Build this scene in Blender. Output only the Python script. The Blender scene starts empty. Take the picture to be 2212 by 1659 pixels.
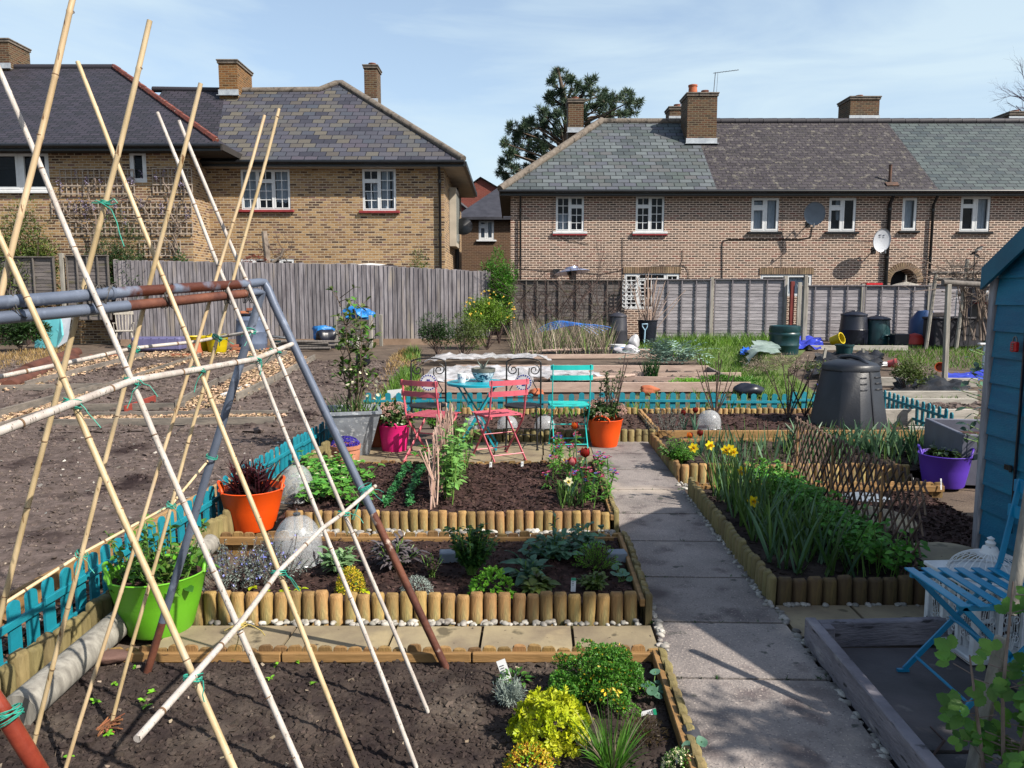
import bpy, bmesh, math, random
from mathutils import Vector as V, Matrix, noise
R = random.Random(11)
sc = bpy.context.scene
COL = sc.collection
rad = math.radians
PI = math.pi
H, TH, F = 1.6, math.atan(189.5 / 1660), 1660.0
CT, ST = math.cos(TH), math.sin(TH)
cam = bpy.data.objects.new('camera', bpy.data.cameras.new('camera'))
COL.objects.link(cam)
cam.location = (0, 0, H)
cam.rotation_euler = (PI / 2 - TH, 0, 0)
cam.data.sensor_width = 36
cam.data.lens = 36 * F / 2212
cam.data.clip_end = 3000
sc.camera = cam
SUN_H = V((0.85, -0.53, 0)).normalized()
SUN_EL = rad(42)
Ld = V((-SUN_H.x * math.cos(SUN_EL), -SUN_H.y * math.cos(SUN_EL), -math.sin(SUN_EL)))
sl = bpy.data.lights.new('sun', 'SUN')
sl.energy = 5.0
sl.angle = rad(0.5)
sl.color = (1, 0.93, 0.82)
so = bpy.data.objects.new('sun', sl)
COL.objects.link(so)
so.rotation_euler = Ld.to_track_quat('-Z', 'Y').to_euler()
w = bpy.data.worlds.new('World')
sc.world = w
w.use_nodes = True
wn, wl = w.node_tree.nodes, w.node_tree.links
bg = wn['Background']
sky = wn.new('ShaderNodeTexSky')
sky.sky_type = 'NISHITA'
sky.sun_disc = False
sky.sun_elevation = SUN_EL
sky.sun_rotation = math.atan2(SUN_H.x, SUN_H.y)
sky.air_density = 1.0
sky.dust_density = 1.6
sky.ozone_density = 1.2
tcw = wn.new('ShaderNodeTexCoord')
mpw = wn.new('ShaderNodeMapping')
mpw.inputs['Scale'].default_value = (1.2, 1.0, 6.0)
mpw.inputs['Rotation'].default_value = (0.0, rad(14), 0.3)
nzw = wn.new('ShaderNodeTexNoise')
nzw.inputs['Scale'].default_value = 2.2
nzw.inputs['Detail'].default_value = 6
nzw.inputs['Roughness'].default_value = 0.55
nzw.inputs['Distortion'].default_value = 0.5
rpw = wn.new('ShaderNodeValToRGB')
rpw.color_ramp.elements[0].position = 0.40
rpw.color_ramp.elements[0].color = (0.38, 0.38, 0.38, 1)
rpw.color_ramp.elements[1].position = 0.66
rpw.color_ramp.elements[1].color = (1.0, 1.0, 1.0, 1)
mxw = wn.new('ShaderNodeMixRGB')
mxw.inputs[2].default_value = (3.6, 4.4, 4.85, 1)
wl.new(tcw.outputs['Generated'], mpw.inputs[0])
wl.new(mpw.outputs[0], nzw.inputs[0])
wl.new(nzw.outputs[0], rpw.inputs[0])
spw = wn.new('ShaderNodeSeparateXYZ')
wl.new(tcw.outputs['Generated'], spw.inputs[0])
mrw = wn.new('ShaderNodeMapRange')
mrw.inputs['From Min'].default_value = 0.12
mrw.inputs['From Max'].default_value = 0.75
mrw.inputs['To Min'].default_value = 1.0
mrw.inputs['To Max'].default_value = 0.25
wl.new(spw.outputs[2], mrw.inputs['Value'])
mlw = wn.new('ShaderNodeMath')
mlw.operation = 'MULTIPLY'
wl.new(rpw.outputs[0], mlw.inputs[0])
wl.new(mrw.outputs[0], mlw.inputs[1])
wl.new(mlw.outputs[0], mxw.inputs[0])
wl.new(sky.outputs[0], mxw.inputs[1])
wl.new(mxw.outputs[0], bg.inputs[0])
bg.inputs[1].default_value = 0.104
sc.view_settings.view_transform = 'Standard'
sc.view_settings.look = 'None'
sc.view_settings.exposure = 0.95
sc.view_settings.gamma = 1.0
sc.render.engine = 'CYCLES'
sc.cycles.max_bounces = 6
sc.cycles.transparent_max_bounces = 12
def gz(y):
 return max(0.0, min(0.27, 0.02 * (y - 10.5)))
def ray(px, py):
 u, v = (px - 1106) / F, (829.5 - py) / F
 return V((u, CT + v * ST, -ST + v * CT))
def P(px, py, Y):
 d = ray(px, py)
 return V((d.x * Y / d.y, Y, H + d.z * Y / d.y))
def G(px, py, z=None):
 d = ray(px, py)
 zz = 0 if z is None else z
 for _ in range(1 if z is not None else 12):
  t = (zz - H) / d.z
  if z is None: zz = gz(d.y * t)
 return V((d.x * t, d.y * t, zz))
def W(u, v, z=0.0):
 return V((u + 0.0335 * v, v, z))
def proj(p):
 x, y, z = p[0], p[1], p[2] - H
 d = y * CT - z * ST
 return 1106 + F * x / d, 829.5 - F * (y * ST + z * CT) / d
def lerp(a, b, t):
 return a + (b - a) * t
def tag(o, label=None, cat=None, group=None, kind=None):
 if label: o['label'] = label
 if cat: o['category'] = cat
 if group: o['group'] = group
 if kind: o['kind'] = kind
 return o
def thing(name, label, cat, loc=(0, 0, 0), rz=0, group=None):
 o = bpy.data.objects.new(name, None)
 COL.objects.link(o)
 o.empty_display_size = 0.1
 o.location = loc
 o.rotation_euler = (0, 0, rz)
 return tag(o, label, cat, group)
def copy_tree(o, parent=None):
 c = o.copy()
 COL.objects.link(c)
 c.parent = parent
 for ch in [x for x in bpy.data.objects if x.parent == o]:
  copy_tree(ch, c)
 return c
def basis(d, up=V((0, 0, 1))):
 d = d.normalized()
 if abs(d.dot(up)) > 0.98: up = V((0, 1, 0))
 a = d.cross(up).normalized()
 return a, a.cross(d).normalized()
class MB:
 def __init__(s):
  s.v, s.f, s.m, s.uv = [], [], [], {}
 def add(s, vs, fs, mi=0):
  o = len(s.v)
  s.v.extend([(x[0], x[1], x[2]) for x in vs])
  s.f.extend([tuple(i + o for i in f) for f in fs])
  s.m.extend([mi] * len(fs))
  return o
 def poly(s, vs, mi=0, uv=None):
  s.add(vs, [tuple(range(len(vs)))], mi)
  if uv: s.uv[len(s.f) - 1] = uv
 def box(s, c, size, rot=None, mi=0, b=0.0):
  hx, hy, hz = size[0] / 2, size[1] / 2, size[2] / 2
  c = V(c)
  b = min(b, hx * .6, hy * .6, hz * .6)
  vs, fs = [], []
  if b <= 0:
   for sx in (-1, 1):
    for sy in (-1, 1):
     for sz in (-1, 1): vs.append(V((sx * hx, sy * hy, sz * hz)))
   fs = [(0, 1, 3, 2), (4, 6, 7, 5), (0, 4, 5, 1), (2, 3, 7, 6), (0, 2, 6, 4), (1, 5, 7, 3)]
  else:
   ix = {}
   for sx in (-1, 1):
    for sy in (-1, 1):
     for sz in (-1, 1):
      k = (sx, sy, sz)
      for a in range(3):
       ix[k, a] = len(vs)
       vs.append(V((sx * (hx - (a != 0) * b), sy * (hy - (a != 1) * b), sz * (hz - (a != 2) * b))))
   q = [(-1, -1), (-1, 1), (1, 1), (1, -1)]
   def key(a, sa, s1, s2):
    k = [0, 0, 0]
    k[a] = sa; k[(a + 1) % 3] = s1; k[(a + 2) % 3] = s2
    return tuple(k)
   for a in range(3):
    for sa in (-1, 1):
     fs.append(tuple(ix[key(a, sa, *z), a] for z in (q if sa > 0 else q[::-1])))
   for a in range(3):
    for s1 in (-1, 1):
     for s2 in (-1, 1):
      k0, k1 = key(a, -1, s1, s2), key(a, 1, s1, s2)
      b1, b2 = (a + 1) % 3, (a + 2) % 3
      fs.append((ix[k0, b1], ix[k1, b1], ix[k1, b2], ix[k0, b2]))
   for k in [(x, y, z) for x in (-1, 1) for y in (-1, 1) for z in (-1, 1)]:
    fs.append((ix[k, 0], ix[k, 1], ix[k, 2]))
  if rot is not None: vs = [rot @ v for v in vs]
  s.add([v + c for v in vs], fs, mi)
 def beam(s, p, q, wd, ht, mi=0, b=0.0, roll=0):
  p, q = V(p), V(q)
  d = q - p
  a, u = basis(d)
  if roll: a, u = a * math.cos(roll) + u * math.sin(roll), u * math.cos(roll) - a * math.sin(roll)
  m = Matrix((a, d.normalized(), u)).transposed()
  s.box((p + q) / 2, (wd, d.length, ht), m, mi, b)
 def tube(s, pts, r, n=8, mi=0, cap=True):
  pts = [V(p) for p in pts]
  rs = r if isinstance(r, (list, tuple)) else [r] * len(pts)
  base = len(s.v)
  a0 = None
  for i, p in enumerate(pts):
   d = (pts[min(i + 1, len(pts) - 1)] - pts[max(i - 1, 0)])
   if d.length < 1e-9: d = V((0, 0, 1))
   d.normalize()
   if a0 is None: a, u = basis(d)
   else:
    a = a0 - d * a0.dot(d)
    a = a.normalized() if a.length > 1e-6 else basis(d)[0]
    u = a.cross(d)
   a0 = a
   for k in range(n):
    t = 2 * PI * k / n
    x = p + (a * math.cos(t) + u * math.sin(t)) * rs[i]
    s.v.append((x.x, x.y, x.z))
  nf = len(s.f)
  for i in range(len(pts) - 1):
   for k in range(n):
    k2 = (k + 1) % n
    s.f.append((base + i * n + k, base + i * n + k2, base + (i + 1) * n + k2, base + (i + 1) * n + k))
  if cap:
   s.f.append(tuple(base + k for k in range(n)))
   s.f.append(tuple(base + (len(pts) - 1) * n + k for k in range(n)))
  s.m.extend([mi] * (len(s.f) - nf))
 def lathe(s, prof, n=24, c=(0, 0, 0), mi=0, sx=1, sy=1, fn=None, a0=0):
  base = len(s.v)
  c = V(c)
  for i, (r, z) in enumerate(prof):
   for k in range(n):
    t = 2 * PI * k / n + a0
    rr, zz = (r, z) if fn is None else fn(r, z, t)
    s.v.append((c.x + rr * math.cos(t) * sx, c.y + rr * math.sin(t) * sy, c.z + zz))
  for i in range(len(prof) - 1):
   for k in range(n):
    k2 = (k + 1) % n
    s.f.append((base + i * n + k, base + i * n + k2, base + (i + 1) * n + k2, base + (i + 1) * n + k))
    s.m.append(mi)
 def disc(s, c, r, n=24, mi=0, nrm=V((0, 0, 1)), sx=1, sy=1):
  a, u = basis(V(nrm))
  c = V(c)
  s.add([c + a * r * math.cos(2 * PI * k / n) * sx + u * r * math.sin(2 * PI * k / n) * sy for k in range(n)], [tuple(range(n))], mi)
 def leaf(s, p, d, nrm, L, wd, mi=0, fold=.25, droop=.0):
  sd = d.cross(nrm)
  m = p + d * (L * .45) + nrm * (droop * L * .3)
  e = nrm * (wd * fold)
  t = p + d * L - nrm * (droop * L)
  o = len(s.v)
  for x in (p, m - sd * (wd / 2) + e, t, m + sd * (wd / 2) + e): s.v.append((x[0], x[1], x[2]))
  s.f.append((o, o + 3, o + 2)); s.f.append((o, o + 2, o + 1))
  s.m.extend((mi, mi))
 def leaf2(s, p, d, nrm, L, wd, mi=0, fold=.2, droop=.3):
  sd = d.cross(nrm).normalized()
  o = len(s.v)
  for t, k in ((0, .06), (.3, .9), (.6, 1), (.85, .5)):
   c = p + d * (L * t) - nrm * (droop * L * t * t)
   h = wd / 2 * k
   for x in (c - sd * h + nrm * (h * fold), c, c + sd * h + nrm * (h * fold)): s.v.append((x[0], x[1], x[2]))
  x = p + d * L - nrm * (droop * L)
  s.v.append((x[0], x[1], x[2]))
  for i in range(3):
   for k in (0, 1):
    a = o + i * 3 + k
    s.f.append((a, a + 1, a + 4, a + 3))
  s.f.append((o + 9, o + 10, o + 12)); s.f.append((o + 10, o + 11, o + 12))
  s.m.extend([mi] * 8)
 def blade(s, p, d, L, wd, bend=.4, k=4, mi=0, side=None, taper=1.0, g=V((0, 0, -1)), tip=.12):
  d = V(d).normalized()
  sd = side if side is not None else d.cross(V((R.uniform(-1, 1), R.uniform(-1, 1), .2))).normalized()
  o = len(s.v)
  p = V(p)
  for i in range(k + 1):
   t = i / k
   h = wd / 2 * (1 - (1 - tip) * max(0, (t - .45) / .55) ** 1.4) * (0.75 + .25 * min(1, t * 4))
   for x in (p - sd * h, p + sd * h): s.v.append((x[0], x[1], x[2]))
   p = p + d * (L / k)
   d = (d + g * (bend * 2 / k * (t + .15))).normalized()
  for i in range(k):
   a = o + 2 * i
   s.f.append((a, a + 1, a + 3, a + 2))
  s.m.extend([mi] * k)
 def blob(s, c, r, mi=0, sub=1, jit=.15, sq=(1, 1, 1), rot=None):
  vs, fs = ICO[sub]
  c = V(c)
  o = V((R.random() * 90, R.random() * 90, R.random() * 90))
  out = []
  for v in vs:
   k = 1 + jit * noise.noise(v * 1.3 + o) * 1.6
   x = V((v.x * r * sq[0] * k, v.y * r * sq[1] * k, v.z * r * sq[2] * k))
   if rot is not None: x = rot @ x
   out.append(x + c)
  s.add(out, fs, mi)
 def build(s, name, mats, parent=None, smooth=None, loc=None, rz=None, fix=True):
  me = bpy.data.meshes.new(name)
  me.from_pydata(s.v, [], s.f)
  if not isinstance(mats, (list, tuple)): mats = [mats]
  for m in mats: me.materials.append(m)
  if len(mats) > 1: me.polygons.foreach_set('material_index', s.m)
  if s.uv:
   ul = me.uv_layers.new(name='UVMap')
   for fi, uv in s.uv.items():
    for li, q in zip(me.polygons[fi].loop_indices, uv): ul.data[li].uv = q
  elif fix:
   bm = bmesh.new()
   bm.from_mesh(me)
   bmesh.ops.recalc_face_normals(bm, faces=bm.faces)
   bm.to_mesh(me)
   bm.free()
  if smooth is not None:
   me.shade_smooth()
   if smooth < 179: me.set_sharp_from_angle(angle=rad(smooth))
  me.update()
  o = bpy.data.objects.new(name, me)
  COL.objects.link(o)
  if parent: o.parent = parent
  if loc is not None: o.location = loc
  if rz is not None: o.rotation_euler = (0, 0, rz)
  return o
def _ico(sub):
 bm = bmesh.new()
 bmesh.ops.create_icosphere(bm, subdivisions=sub, radius=1)
 r = ([v.co.copy() for v in bm.verts], [tuple(v.index for v in f.verts) for f in bm.faces])
 bm.free()
 return r
ICO = {0: _ico(1), 1: _ico(2), 2: _ico(3)}
def struct(name, mb, mats, smooth=None, **k):
 return tag(mb.build(name, mats, smooth=smooth, **k), kind='structure')
def stuff(name, mb, mats, label, cat, smooth=None, fix=False):
 return tag(mb.build(name, mats, smooth=smooth, fix=fix), label, cat, kind='stuff')
def rdir(zmin=-1, zmax=1):
 t = R.uniform(0, 2 * PI)
 z = R.uniform(zmin, zmax)
 q = math.sqrt(max(0, 1 - z * z))
 return V((math.cos(t) * q, math.sin(t) * q, z))
def hx(s):
 s = s.lstrip('#')
 c = [int(s[i:i + 2], 16) / 255 for i in (0, 2, 4)]
 return tuple(x / 12.92 if x <= .04045 else ((x + .055) / 1.055) ** 2.4 for x in c)
def cl(c):
 return hx(c) if isinstance(c, str) else c
def base_mat(name):
 m = bpy.data.materials.new(name)
 m.use_nodes = True
 nt = m.node_tree
 return m, nt.nodes, nt.links, nt.nodes['Principled BSDF']
def ramp(n, stops):
 r = n.new('ShaderNodeValToRGB')
 el = r.color_ramp.elements
 while len(el) < len(stops): el.new(0.5)
 for e, (p, c) in zip(el, stops):
  e.position = p
  e.color = (*cl(c), 1)
 return r
def vary(n, l, col, amt, src):
 if src == 'isl':
  g = n.new('ShaderNodeNewGeometry'); o = g.outputs['Random Per Island']
 else:
  g = n.new('ShaderNodeObjectInfo'); o = g.outputs['Random']
 mr = n.new('ShaderNodeMapRange')
 mr.inputs['To Min'].default_value = 1 - amt
 mr.inputs['To Max'].default_value = 1 + amt
 l.new(o, mr.inputs['Value'])
 hs = n.new('ShaderNodeHueSaturation')
 mh = n.new('ShaderNodeMath'); mh.operation = 'MULTIPLY_ADD'
 mh.inputs[1].default_value = 7.31; mh.inputs[2].default_value = 0
 fr = n.new('ShaderNodeMath'); fr.operation = 'FRACT'
 l.new(o, mh.inputs[0]); l.new(mh.outputs[0], fr.inputs[0])
 m2 = n.new('ShaderNodeMapRange')
 m2.inputs['To Min'].default_value = .5 - .035 * amt; m2.inputs['To Max'].default_value = .5 + .035 * amt
 l.new(fr.outputs[0], m2.inputs['Value'])
 l.new(m2.outputs[0], hs.inputs['Hue'])
 l.new(mr.outputs[0], hs.inputs['Value'])
 l.new(col, hs.inputs['Color'])
 return hs.outputs[0]
def M(name, c1, c2=None, sc_=6, rough=.7, bump=0, bsc=None, isl=0, obr=0, metal=0, spec=.4, stretch=None, lo=.35, hi=.65, spots=None, bdist=.01, coat=0, det=5, trans=0):
 m, n, l, b = base_mat(name)
 tc = n.new('ShaderNodeTexCoord')
 vec = tc.outputs['Object']
 if stretch:
  mp = n.new('ShaderNodeMapping')
  mp.inputs['Scale'].default_value = stretch
  l.new(vec, mp.inputs[0]); vec = mp.outputs[0]
 nz = n.new('ShaderNodeTexNoise')
 nz.inputs['Scale'].default_value = sc_
 nz.inputs['Detail'].default_value = det
 nz.inputs['Roughness'].default_value = .6
 l.new(vec, nz.inputs['Vector'])
 if c2 is None: c2 = tuple(x * .86 for x in cl(c1))
 r = ramp(n, [(lo, c1), (hi, c2)])
 l.new(nz.outputs[0], r.inputs[0])
 col = r.outputs[0]
 if spots:
  for (scol, ssc, th, wd) in spots:
   n3 = n.new('ShaderNodeTexNoise')
   n3.inputs['Scale'].default_value = ssc; n3.inputs['Detail'].default_value = 4
   l.new(vec, n3.inputs['Vector'])
   r3 = ramp(n, [(th, (0, 0, 0)), (th + wd, (1, 1, 1))])
   l.new(n3.outputs[0], r3.inputs[0])
   mx = n.new('ShaderNodeMixRGB')
   l.new(r3.outputs[0], mx.inputs[0]); l.new(col, mx.inputs[1])
   mx.inputs[2].default_value = (*cl(scol), 1)
   col = mx.outputs[0]
 if isl: col = vary(n, l, col, isl, 'isl')
 if obr: col = vary(n, l, col, obr, 'obj')
 l.new(col, b.inputs['Base Color'])
 b.inputs['Roughness'].default_value = rough
 b.inputs['Metallic'].default_value = metal
 b.inputs['Specular IOR Level'].default_value = spec
 if coat: b.inputs['Coat Weight'].default_value = coat
 if trans: b.inputs['Transmission Weight'].default_value = trans
 if bump:
  n2 = n.new('ShaderNodeTexNoise')
  n2.inputs['Scale'].default_value = bsc or sc_ * 4
  n2.inputs['Detail'].default_value = 6
  l.new(vec, n2.inputs['Vector'])
  bp = n.new('ShaderNodeBump')
  bp.inputs['Strength'].default_value = bump
  bp.inputs['Distance'].default_value = bdist
  l.new(n2.outputs[0], bp.inputs['Height'])
  l.new(bp.outputs[0], b.inputs['Normal'])
 return m
def LEAF(name, c1, c2, sc_=3, isl=.35, tr=.3, rough=.5, spec=.35):
 m = M(name, c1, c2, sc_=sc_, rough=rough, isl=isl, spec=spec, det=2)
 n, l = m.node_tree.nodes, m.node_tree.links
 b = n['Principled BSDF']
 t = n.new('ShaderNodeBsdfTranslucent')
 mx = n.new('ShaderNodeMixShader')
 mx.inputs[0].default_value = tr
 src = b.inputs['Base Color'].links[0].from_socket
 l.new(src, t.inputs[0])
 l.new(b.outputs[0], mx.inputs[1]); l.new(t.outputs[0], mx.inputs[2])
 l.new(mx.outputs[0], n['Material Output'].inputs[0])
 return m
def BRICK(name, bw, bh, mortar, cols, mcol, uv=False, dirt=None, lich=None, bump=.6, rough=.85, smear=.35, off=.5, squash=1):
 m, n, l, b = base_mat(name)
 tc = n.new('ShaderNodeTexCoord')
 if uv: vec = tc.outputs['UV']
 else:
  sp = n.new('ShaderNodeSeparateXYZ'); l.new(tc.outputs['Object'], sp.inputs[0])
  ad = n.new('ShaderNodeMath'); l.new(sp.outputs[0], ad.inputs[0]); l.new(sp.outputs[1], ad.inputs[1])
  cb = n.new('ShaderNodeCombineXYZ'); l.new(ad.outputs[0], cb.inputs[0]); l.new(sp.outputs[2], cb.inputs[1])
  vec = cb.outputs[0]
 dn = n.new('ShaderNodeTexNoise'); dn.inputs['Scale'].default_value = 3.0; l.new(vec, dn.inputs['Vector'])
 dm = n.new('ShaderNodeVectorMath'); dm.operation = 'MULTIPLY_ADD'
 dm.inputs[1].default_value = (bh * .18,) * 3
 l.new(dn.outputs['Color'], dm.inputs[0]); l.new(vec, dm.inputs[2])
 br = n.new('ShaderNodeTexBrick')
 br.offset = off
 br.squash = squash
 for k, v in (('Scale', 1), ('Mortar Size', mortar), ('Mortar Smooth', .2), ('Brick Width', bw), ('Row Height', bh), ('Bias', 0)): br.inputs[k].default_value = v
 br.inputs['Color1'].default_value = (0, 0, 0, 1); br.inputs['Color2'].default_value = (1, 1, 1, 1); br.inputs['Mortar'].default_value = (.5, .5, .5, 1)
 l.new(dm.outputs[0], br.inputs['Vector'])
 nb = n.new('ShaderNodeTexNoise'); nb.inputs['Scale'].default_value = 1.4; nb.inputs['Detail'].default_value = 6; l.new(vec, nb.inputs['Vector'])
 mxs = n.new('ShaderNodeMixRGB'); mxs.inputs[0].default_value = smear
 l.new(br.outputs['Color'], mxs.inputs[1]); l.new(nb.outputs[0], mxs.inputs[2])
 k = len(cols) - 1
 r = ramp(n, [(.08 + .84 * i / k, c) for i, c in enumerate(cols)])
 l.new(mxs.outputs[0], r.inputs[0])
 mo = n.new('ShaderNodeMixRGB')
 l.new(br.outputs['Fac'], mo.inputs[0]); l.new(r.outputs[0], mo.inputs[1])
 mo.inputs[2].default_value = (*cl(mcol), 1)
 col = mo.outputs[0]
 nf = n.new('ShaderNodeTexNoise'); nf.inputs['Scale'].default_value = 30; nf.inputs['Detail'].default_value = 4; l.new(vec, nf.inputs['Vector'])
 for spec in (lich or []):
  c, s1, th, wd, amt = spec
  n3 = n.new('ShaderNodeTexNoise'); n3.inputs['Scale'].default_value = s1; n3.inputs['Detail'].default_value = 8; n3.inputs['Roughness'].default_value = .7
  l.new(vec, n3.inputs['Vector'])
  r3 = ramp(n, [(th, (0, 0, 0)), (th + wd, (amt, amt, amt))]); l.new(n3.outputs[0], r3.inputs[0])
  mx = n.new('ShaderNodeMixRGB'); l.new(r3.outputs[0], mx.inputs[0]); l.new(col, mx.inputs[1]); mx.inputs[2].default_value = (*cl(c), 1)
  col = mx.outputs[0]
 hv = n.new('ShaderNodeHueSaturation'); l.new(col, hv.inputs['Color'])
 mr = n.new('ShaderNodeMapRange'); mr.inputs['To Min'].default_value = .72; mr.inputs['To Max'].default_value = 1.28
 l.new(nf.outputs[0], mr.inputs['Value']); l.new(mr.outputs[0], hv.inputs['Value'])
 l.new(hv.outputs[0], b.inputs['Base Color'])
 b.inputs['Roughness'].default_value = rough
 b.inputs['Specular IOR Level'].default_value = .25
 bp = n.new('ShaderNodeBump'); bp.inputs['Strength'].default_value = bump; bp.inputs['Distance'].default_value = .012; bp.invert = True
 l.new(br.outputs['Fac'], bp.inputs['Height']); l.new(bp.outputs[0], b.inputs['Normal'])
 return m
def GLASS(name, tint=(.02, .03, .05), t=.55, rough=.03):
 m, n, l, b = base_mat(name)
 b.inputs['Base Color'].default_value = (*tint, 1)
 b.inputs['Roughness'].default_value = rough
 tr = n.new('ShaderNodeBsdfTransparent'); tr.inputs[0].default_value = (.8, .86, .9, 1)
 mx = n.new('ShaderNodeMixShader'); mx.inputs[0].default_value = t
 l.new(b.outputs[0], mx.inputs[1]); l.new(tr.outputs[0], mx.inputs[2]); l.new(mx.outputs[0], n['Material Output'].inputs[0])
 return m
def FROST(name, col=(.75, .78, .8), t=.35, sc_=60, th=.42, lo=.35, hi=.85):
 m, n, l, b = base_mat(name)
 tc = n.new('ShaderNodeTexCoord')
 nz = n.new('ShaderNodeTexNoise'); nz.inputs['Scale'].default_value = sc_; nz.inputs['Detail'].default_value = 4
 mp = n.new('ShaderNodeMapping'); mp.inputs['Scale'].default_value = (1, 1, .35)
 l.new(tc.outputs['Object'], mp.inputs[0]); l.new(mp.outputs[0], nz.inputs[0])
 r = ramp(n, [(th, (lo, lo, lo)), (th + .2, (hi, hi, hi))]); l.new(nz.outputs[0], r.inputs[0])
 b.inputs['Base Color'].default_value = (*col, 1)
 b.inputs['Roughness'].default_value = .22
 tr = n.new('ShaderNodeBsdfTransparent')
 mx = n.new('ShaderNodeMixShader')
 l.new(r.outputs[0], mx.inputs[0]); l.new(tr.outputs[0], mx.inputs[1]); l.new(b.outputs[0], mx.inputs[2]); l.new(mx.outputs[0], n['Material Output'].inputs[0])
 return m
m_brickB = BRICK('yellow_stock_brick', .225, .075, .013, ['#3e2e26', '#604836', '#7a5e3e', '#886c4a', '#907654', '#664c44'], '#948672', smear=.12, lich=[('#383020', .8, .58, .2, .35), ('#584030', 2.2, .6, .12, .4)])
m_brickC = BRICK('brown_brick', .225, .075, .015, ['#382e2a', '#54443c', '#665044', '#463c38', '#6c584c', '#603e36'], '#b2a092', smear=.1, lich=[('#302820', .5, .6, .2, .3)])
m_brickD = BRICK('dark_brown_brick', .225, .075, .012, ['#403028', '#584030', '#483828'], '#685848')  # dark brown brick for the house in the gap
m_brickR = BRICK('red_brick', .225, .075, .010, ['#582820', '#683028', '#703830'], '#705048')
m_chim = BRICK('chimney_brick', .225, .075, .012, ['#282018', '#402c20', '#503424', '#503c28', '#302824'], '#605848', smear=.25)
m_slB = BRICK('mixed_slates', .40, .27, .014, ['#303038', '#3c3c44', '#44444c', '#484440', '#545048', '#3c4048', '#444048'], '#181820', uv=True, smear=.05, bump=1, rough=.55, lich=[('#605850', 8, .66, .1, .25)])
m_slA = BRICK('dark_slates', .30, .17, .016, ['#242428', '#2c2a30', '#343038', '#282830'], '#141418', uv=True, smear=.3, bump=.8, rough=.6, lich=[('#787068', 14, .68, .06, .6), ('#202024', .7, .5, .25, .6)])
m_slC1 = BRICK('green_slates', .42, .24, .016, ['#383e40', '#464c4e', '#565c5e', '#464850', '#424a48', '#4e4e50'], '#141818', uv=True, smear=.15, bump=.9, rough=.55, lich=[('#302c30', 1.0, .6, .1, .6), ('#605850', 9, .68, .08, .4)])
m_slC2 = BRICK('mossy_purple_slates', .30, .18, .014, ['#282428', '#302c32', '#383438', '#302c30'], '#141214', uv=True, smear=.3, bump=1, rough=.75, lich=[('#747064', 4, .54, .12, .6), ('#88846c', 16, .61, .05, .8), ('#787470', 2.2, .58, .1, .4), ('#202020', .9, .52, .2, .5)])
m_slC3 = BRICK('grey_green_slates', .36, .21, .016, ['#343c40', '#404848', '#485050', '#383c40'], '#14181a', uv=True, smear=.2, bump=.9, rough=.55, lich=[('#2c3032', .8, .55, .2, .5)])
m_slD = M('far_slates', '#202028', '#303038', 3, .7, bump=.3)
m_ridge = M('ridge_mortar', '#504840', '#686058', 9, .9, bump=.5, spots=[('#302c28', 5, .58, .1)])
m_redridge = M('red_hip_tiles', '#50241c', '#683428', 4, .8, bump=.3, spots=[('#9a8f80', 12, .66, .05)])
m_gutter = M('black_gutter', '#0f1012', '#17181b', 5, .35)
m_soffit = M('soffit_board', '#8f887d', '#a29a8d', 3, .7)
m_white = M('white_frame_paint', (.52, .53, .54), (.45, .46, .47), 5, .4, bump=.05)
m_redsill = M('red_sill_paint', '#6d2024', '#7d2a2d', 6, .6, bump=.1)
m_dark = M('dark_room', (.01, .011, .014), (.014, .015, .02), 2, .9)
m_glass = GLASS('window_glass', (.01, .014, .025), .74)
m_curt = M('net_curtain', '#c8ccd4', '#a0a8b4', 14, .9, stretch=(6, 6, .4))
m_lead = M('lead_flashing', '#8a8f96', '#a4a9ad', 6, .45, metal=.3)
m_terra = M('terracotta', '#8a4a30', '#a05a3c', 5, .85, bump=.2, bsc=40)
m_pot2 = M('chimney_pot_clay', '#6d4236', '#84543f', 5, .85)
m_dishg = M('satellite_dish_grey', '#5d6671', '#68727d', 3, .4)
m_dishw = M('satellite_dish_pale', '#9a9ea6', '#a9adb4', 3, .4)
m_metal = M('dull_metal', '#5b5d60', '#737578', 8, .4, metal=.7)
m_black = M('black_metal_paint', '#0c0c0e', '#141416', 8, .4)
m_feather = M('weathered_board', '#4c484c', '#747074', 3.0, .85, bump=.5, bsc=14, isl=.25, stretch=(4, 4, .5), spots=[('#787068', 1.6, .56, .2)])
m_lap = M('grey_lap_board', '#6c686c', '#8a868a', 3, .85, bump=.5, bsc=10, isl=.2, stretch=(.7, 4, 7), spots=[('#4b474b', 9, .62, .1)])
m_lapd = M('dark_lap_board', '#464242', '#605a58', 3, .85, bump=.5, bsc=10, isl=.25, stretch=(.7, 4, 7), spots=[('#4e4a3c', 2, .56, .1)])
m_post = M('weathered_post', '#68645e', '#8c8880', 4, .85, bump=.4, bsc=12, stretch=(6, 6, .6), obr=.15)
m_postd = M('dark_post', '#4c4844', '#66605c', 4, .85, bump=.4, bsc=12, stretch=(6, 6, .6))
m_batd = M('fence_batten', '#58545a', '#706c70', 4, .85, bump=.4, bsc=12, stretch=(6, 6, .6))
m_bark = M('bark', '#3d332b', '#5a4c40', 8, .95, bump=.8, bsc=20, stretch=(1, 1, .4))
m_pine = LEAF('pine_needles', '#2c4030', '#485840', 1.2, isl=.45, tr=.15, rough=.55)
m_leafy = LEAF('hedge_leaves', '#2f5a17', '#4a7a22', 2, isl=.4)
m_leafd = LEAF('dark_leaves', '#22381a', '#344f24', 2, isl=.4)
m_leafo = LEAF('olive_leaves', '#3b4a22', '#5a6a2e', 2, isl=.45)
m_kerria = LEAF('kerria_leaves', '#4a6a20', '#6d8a2c', 2, isl=.4)
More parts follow.
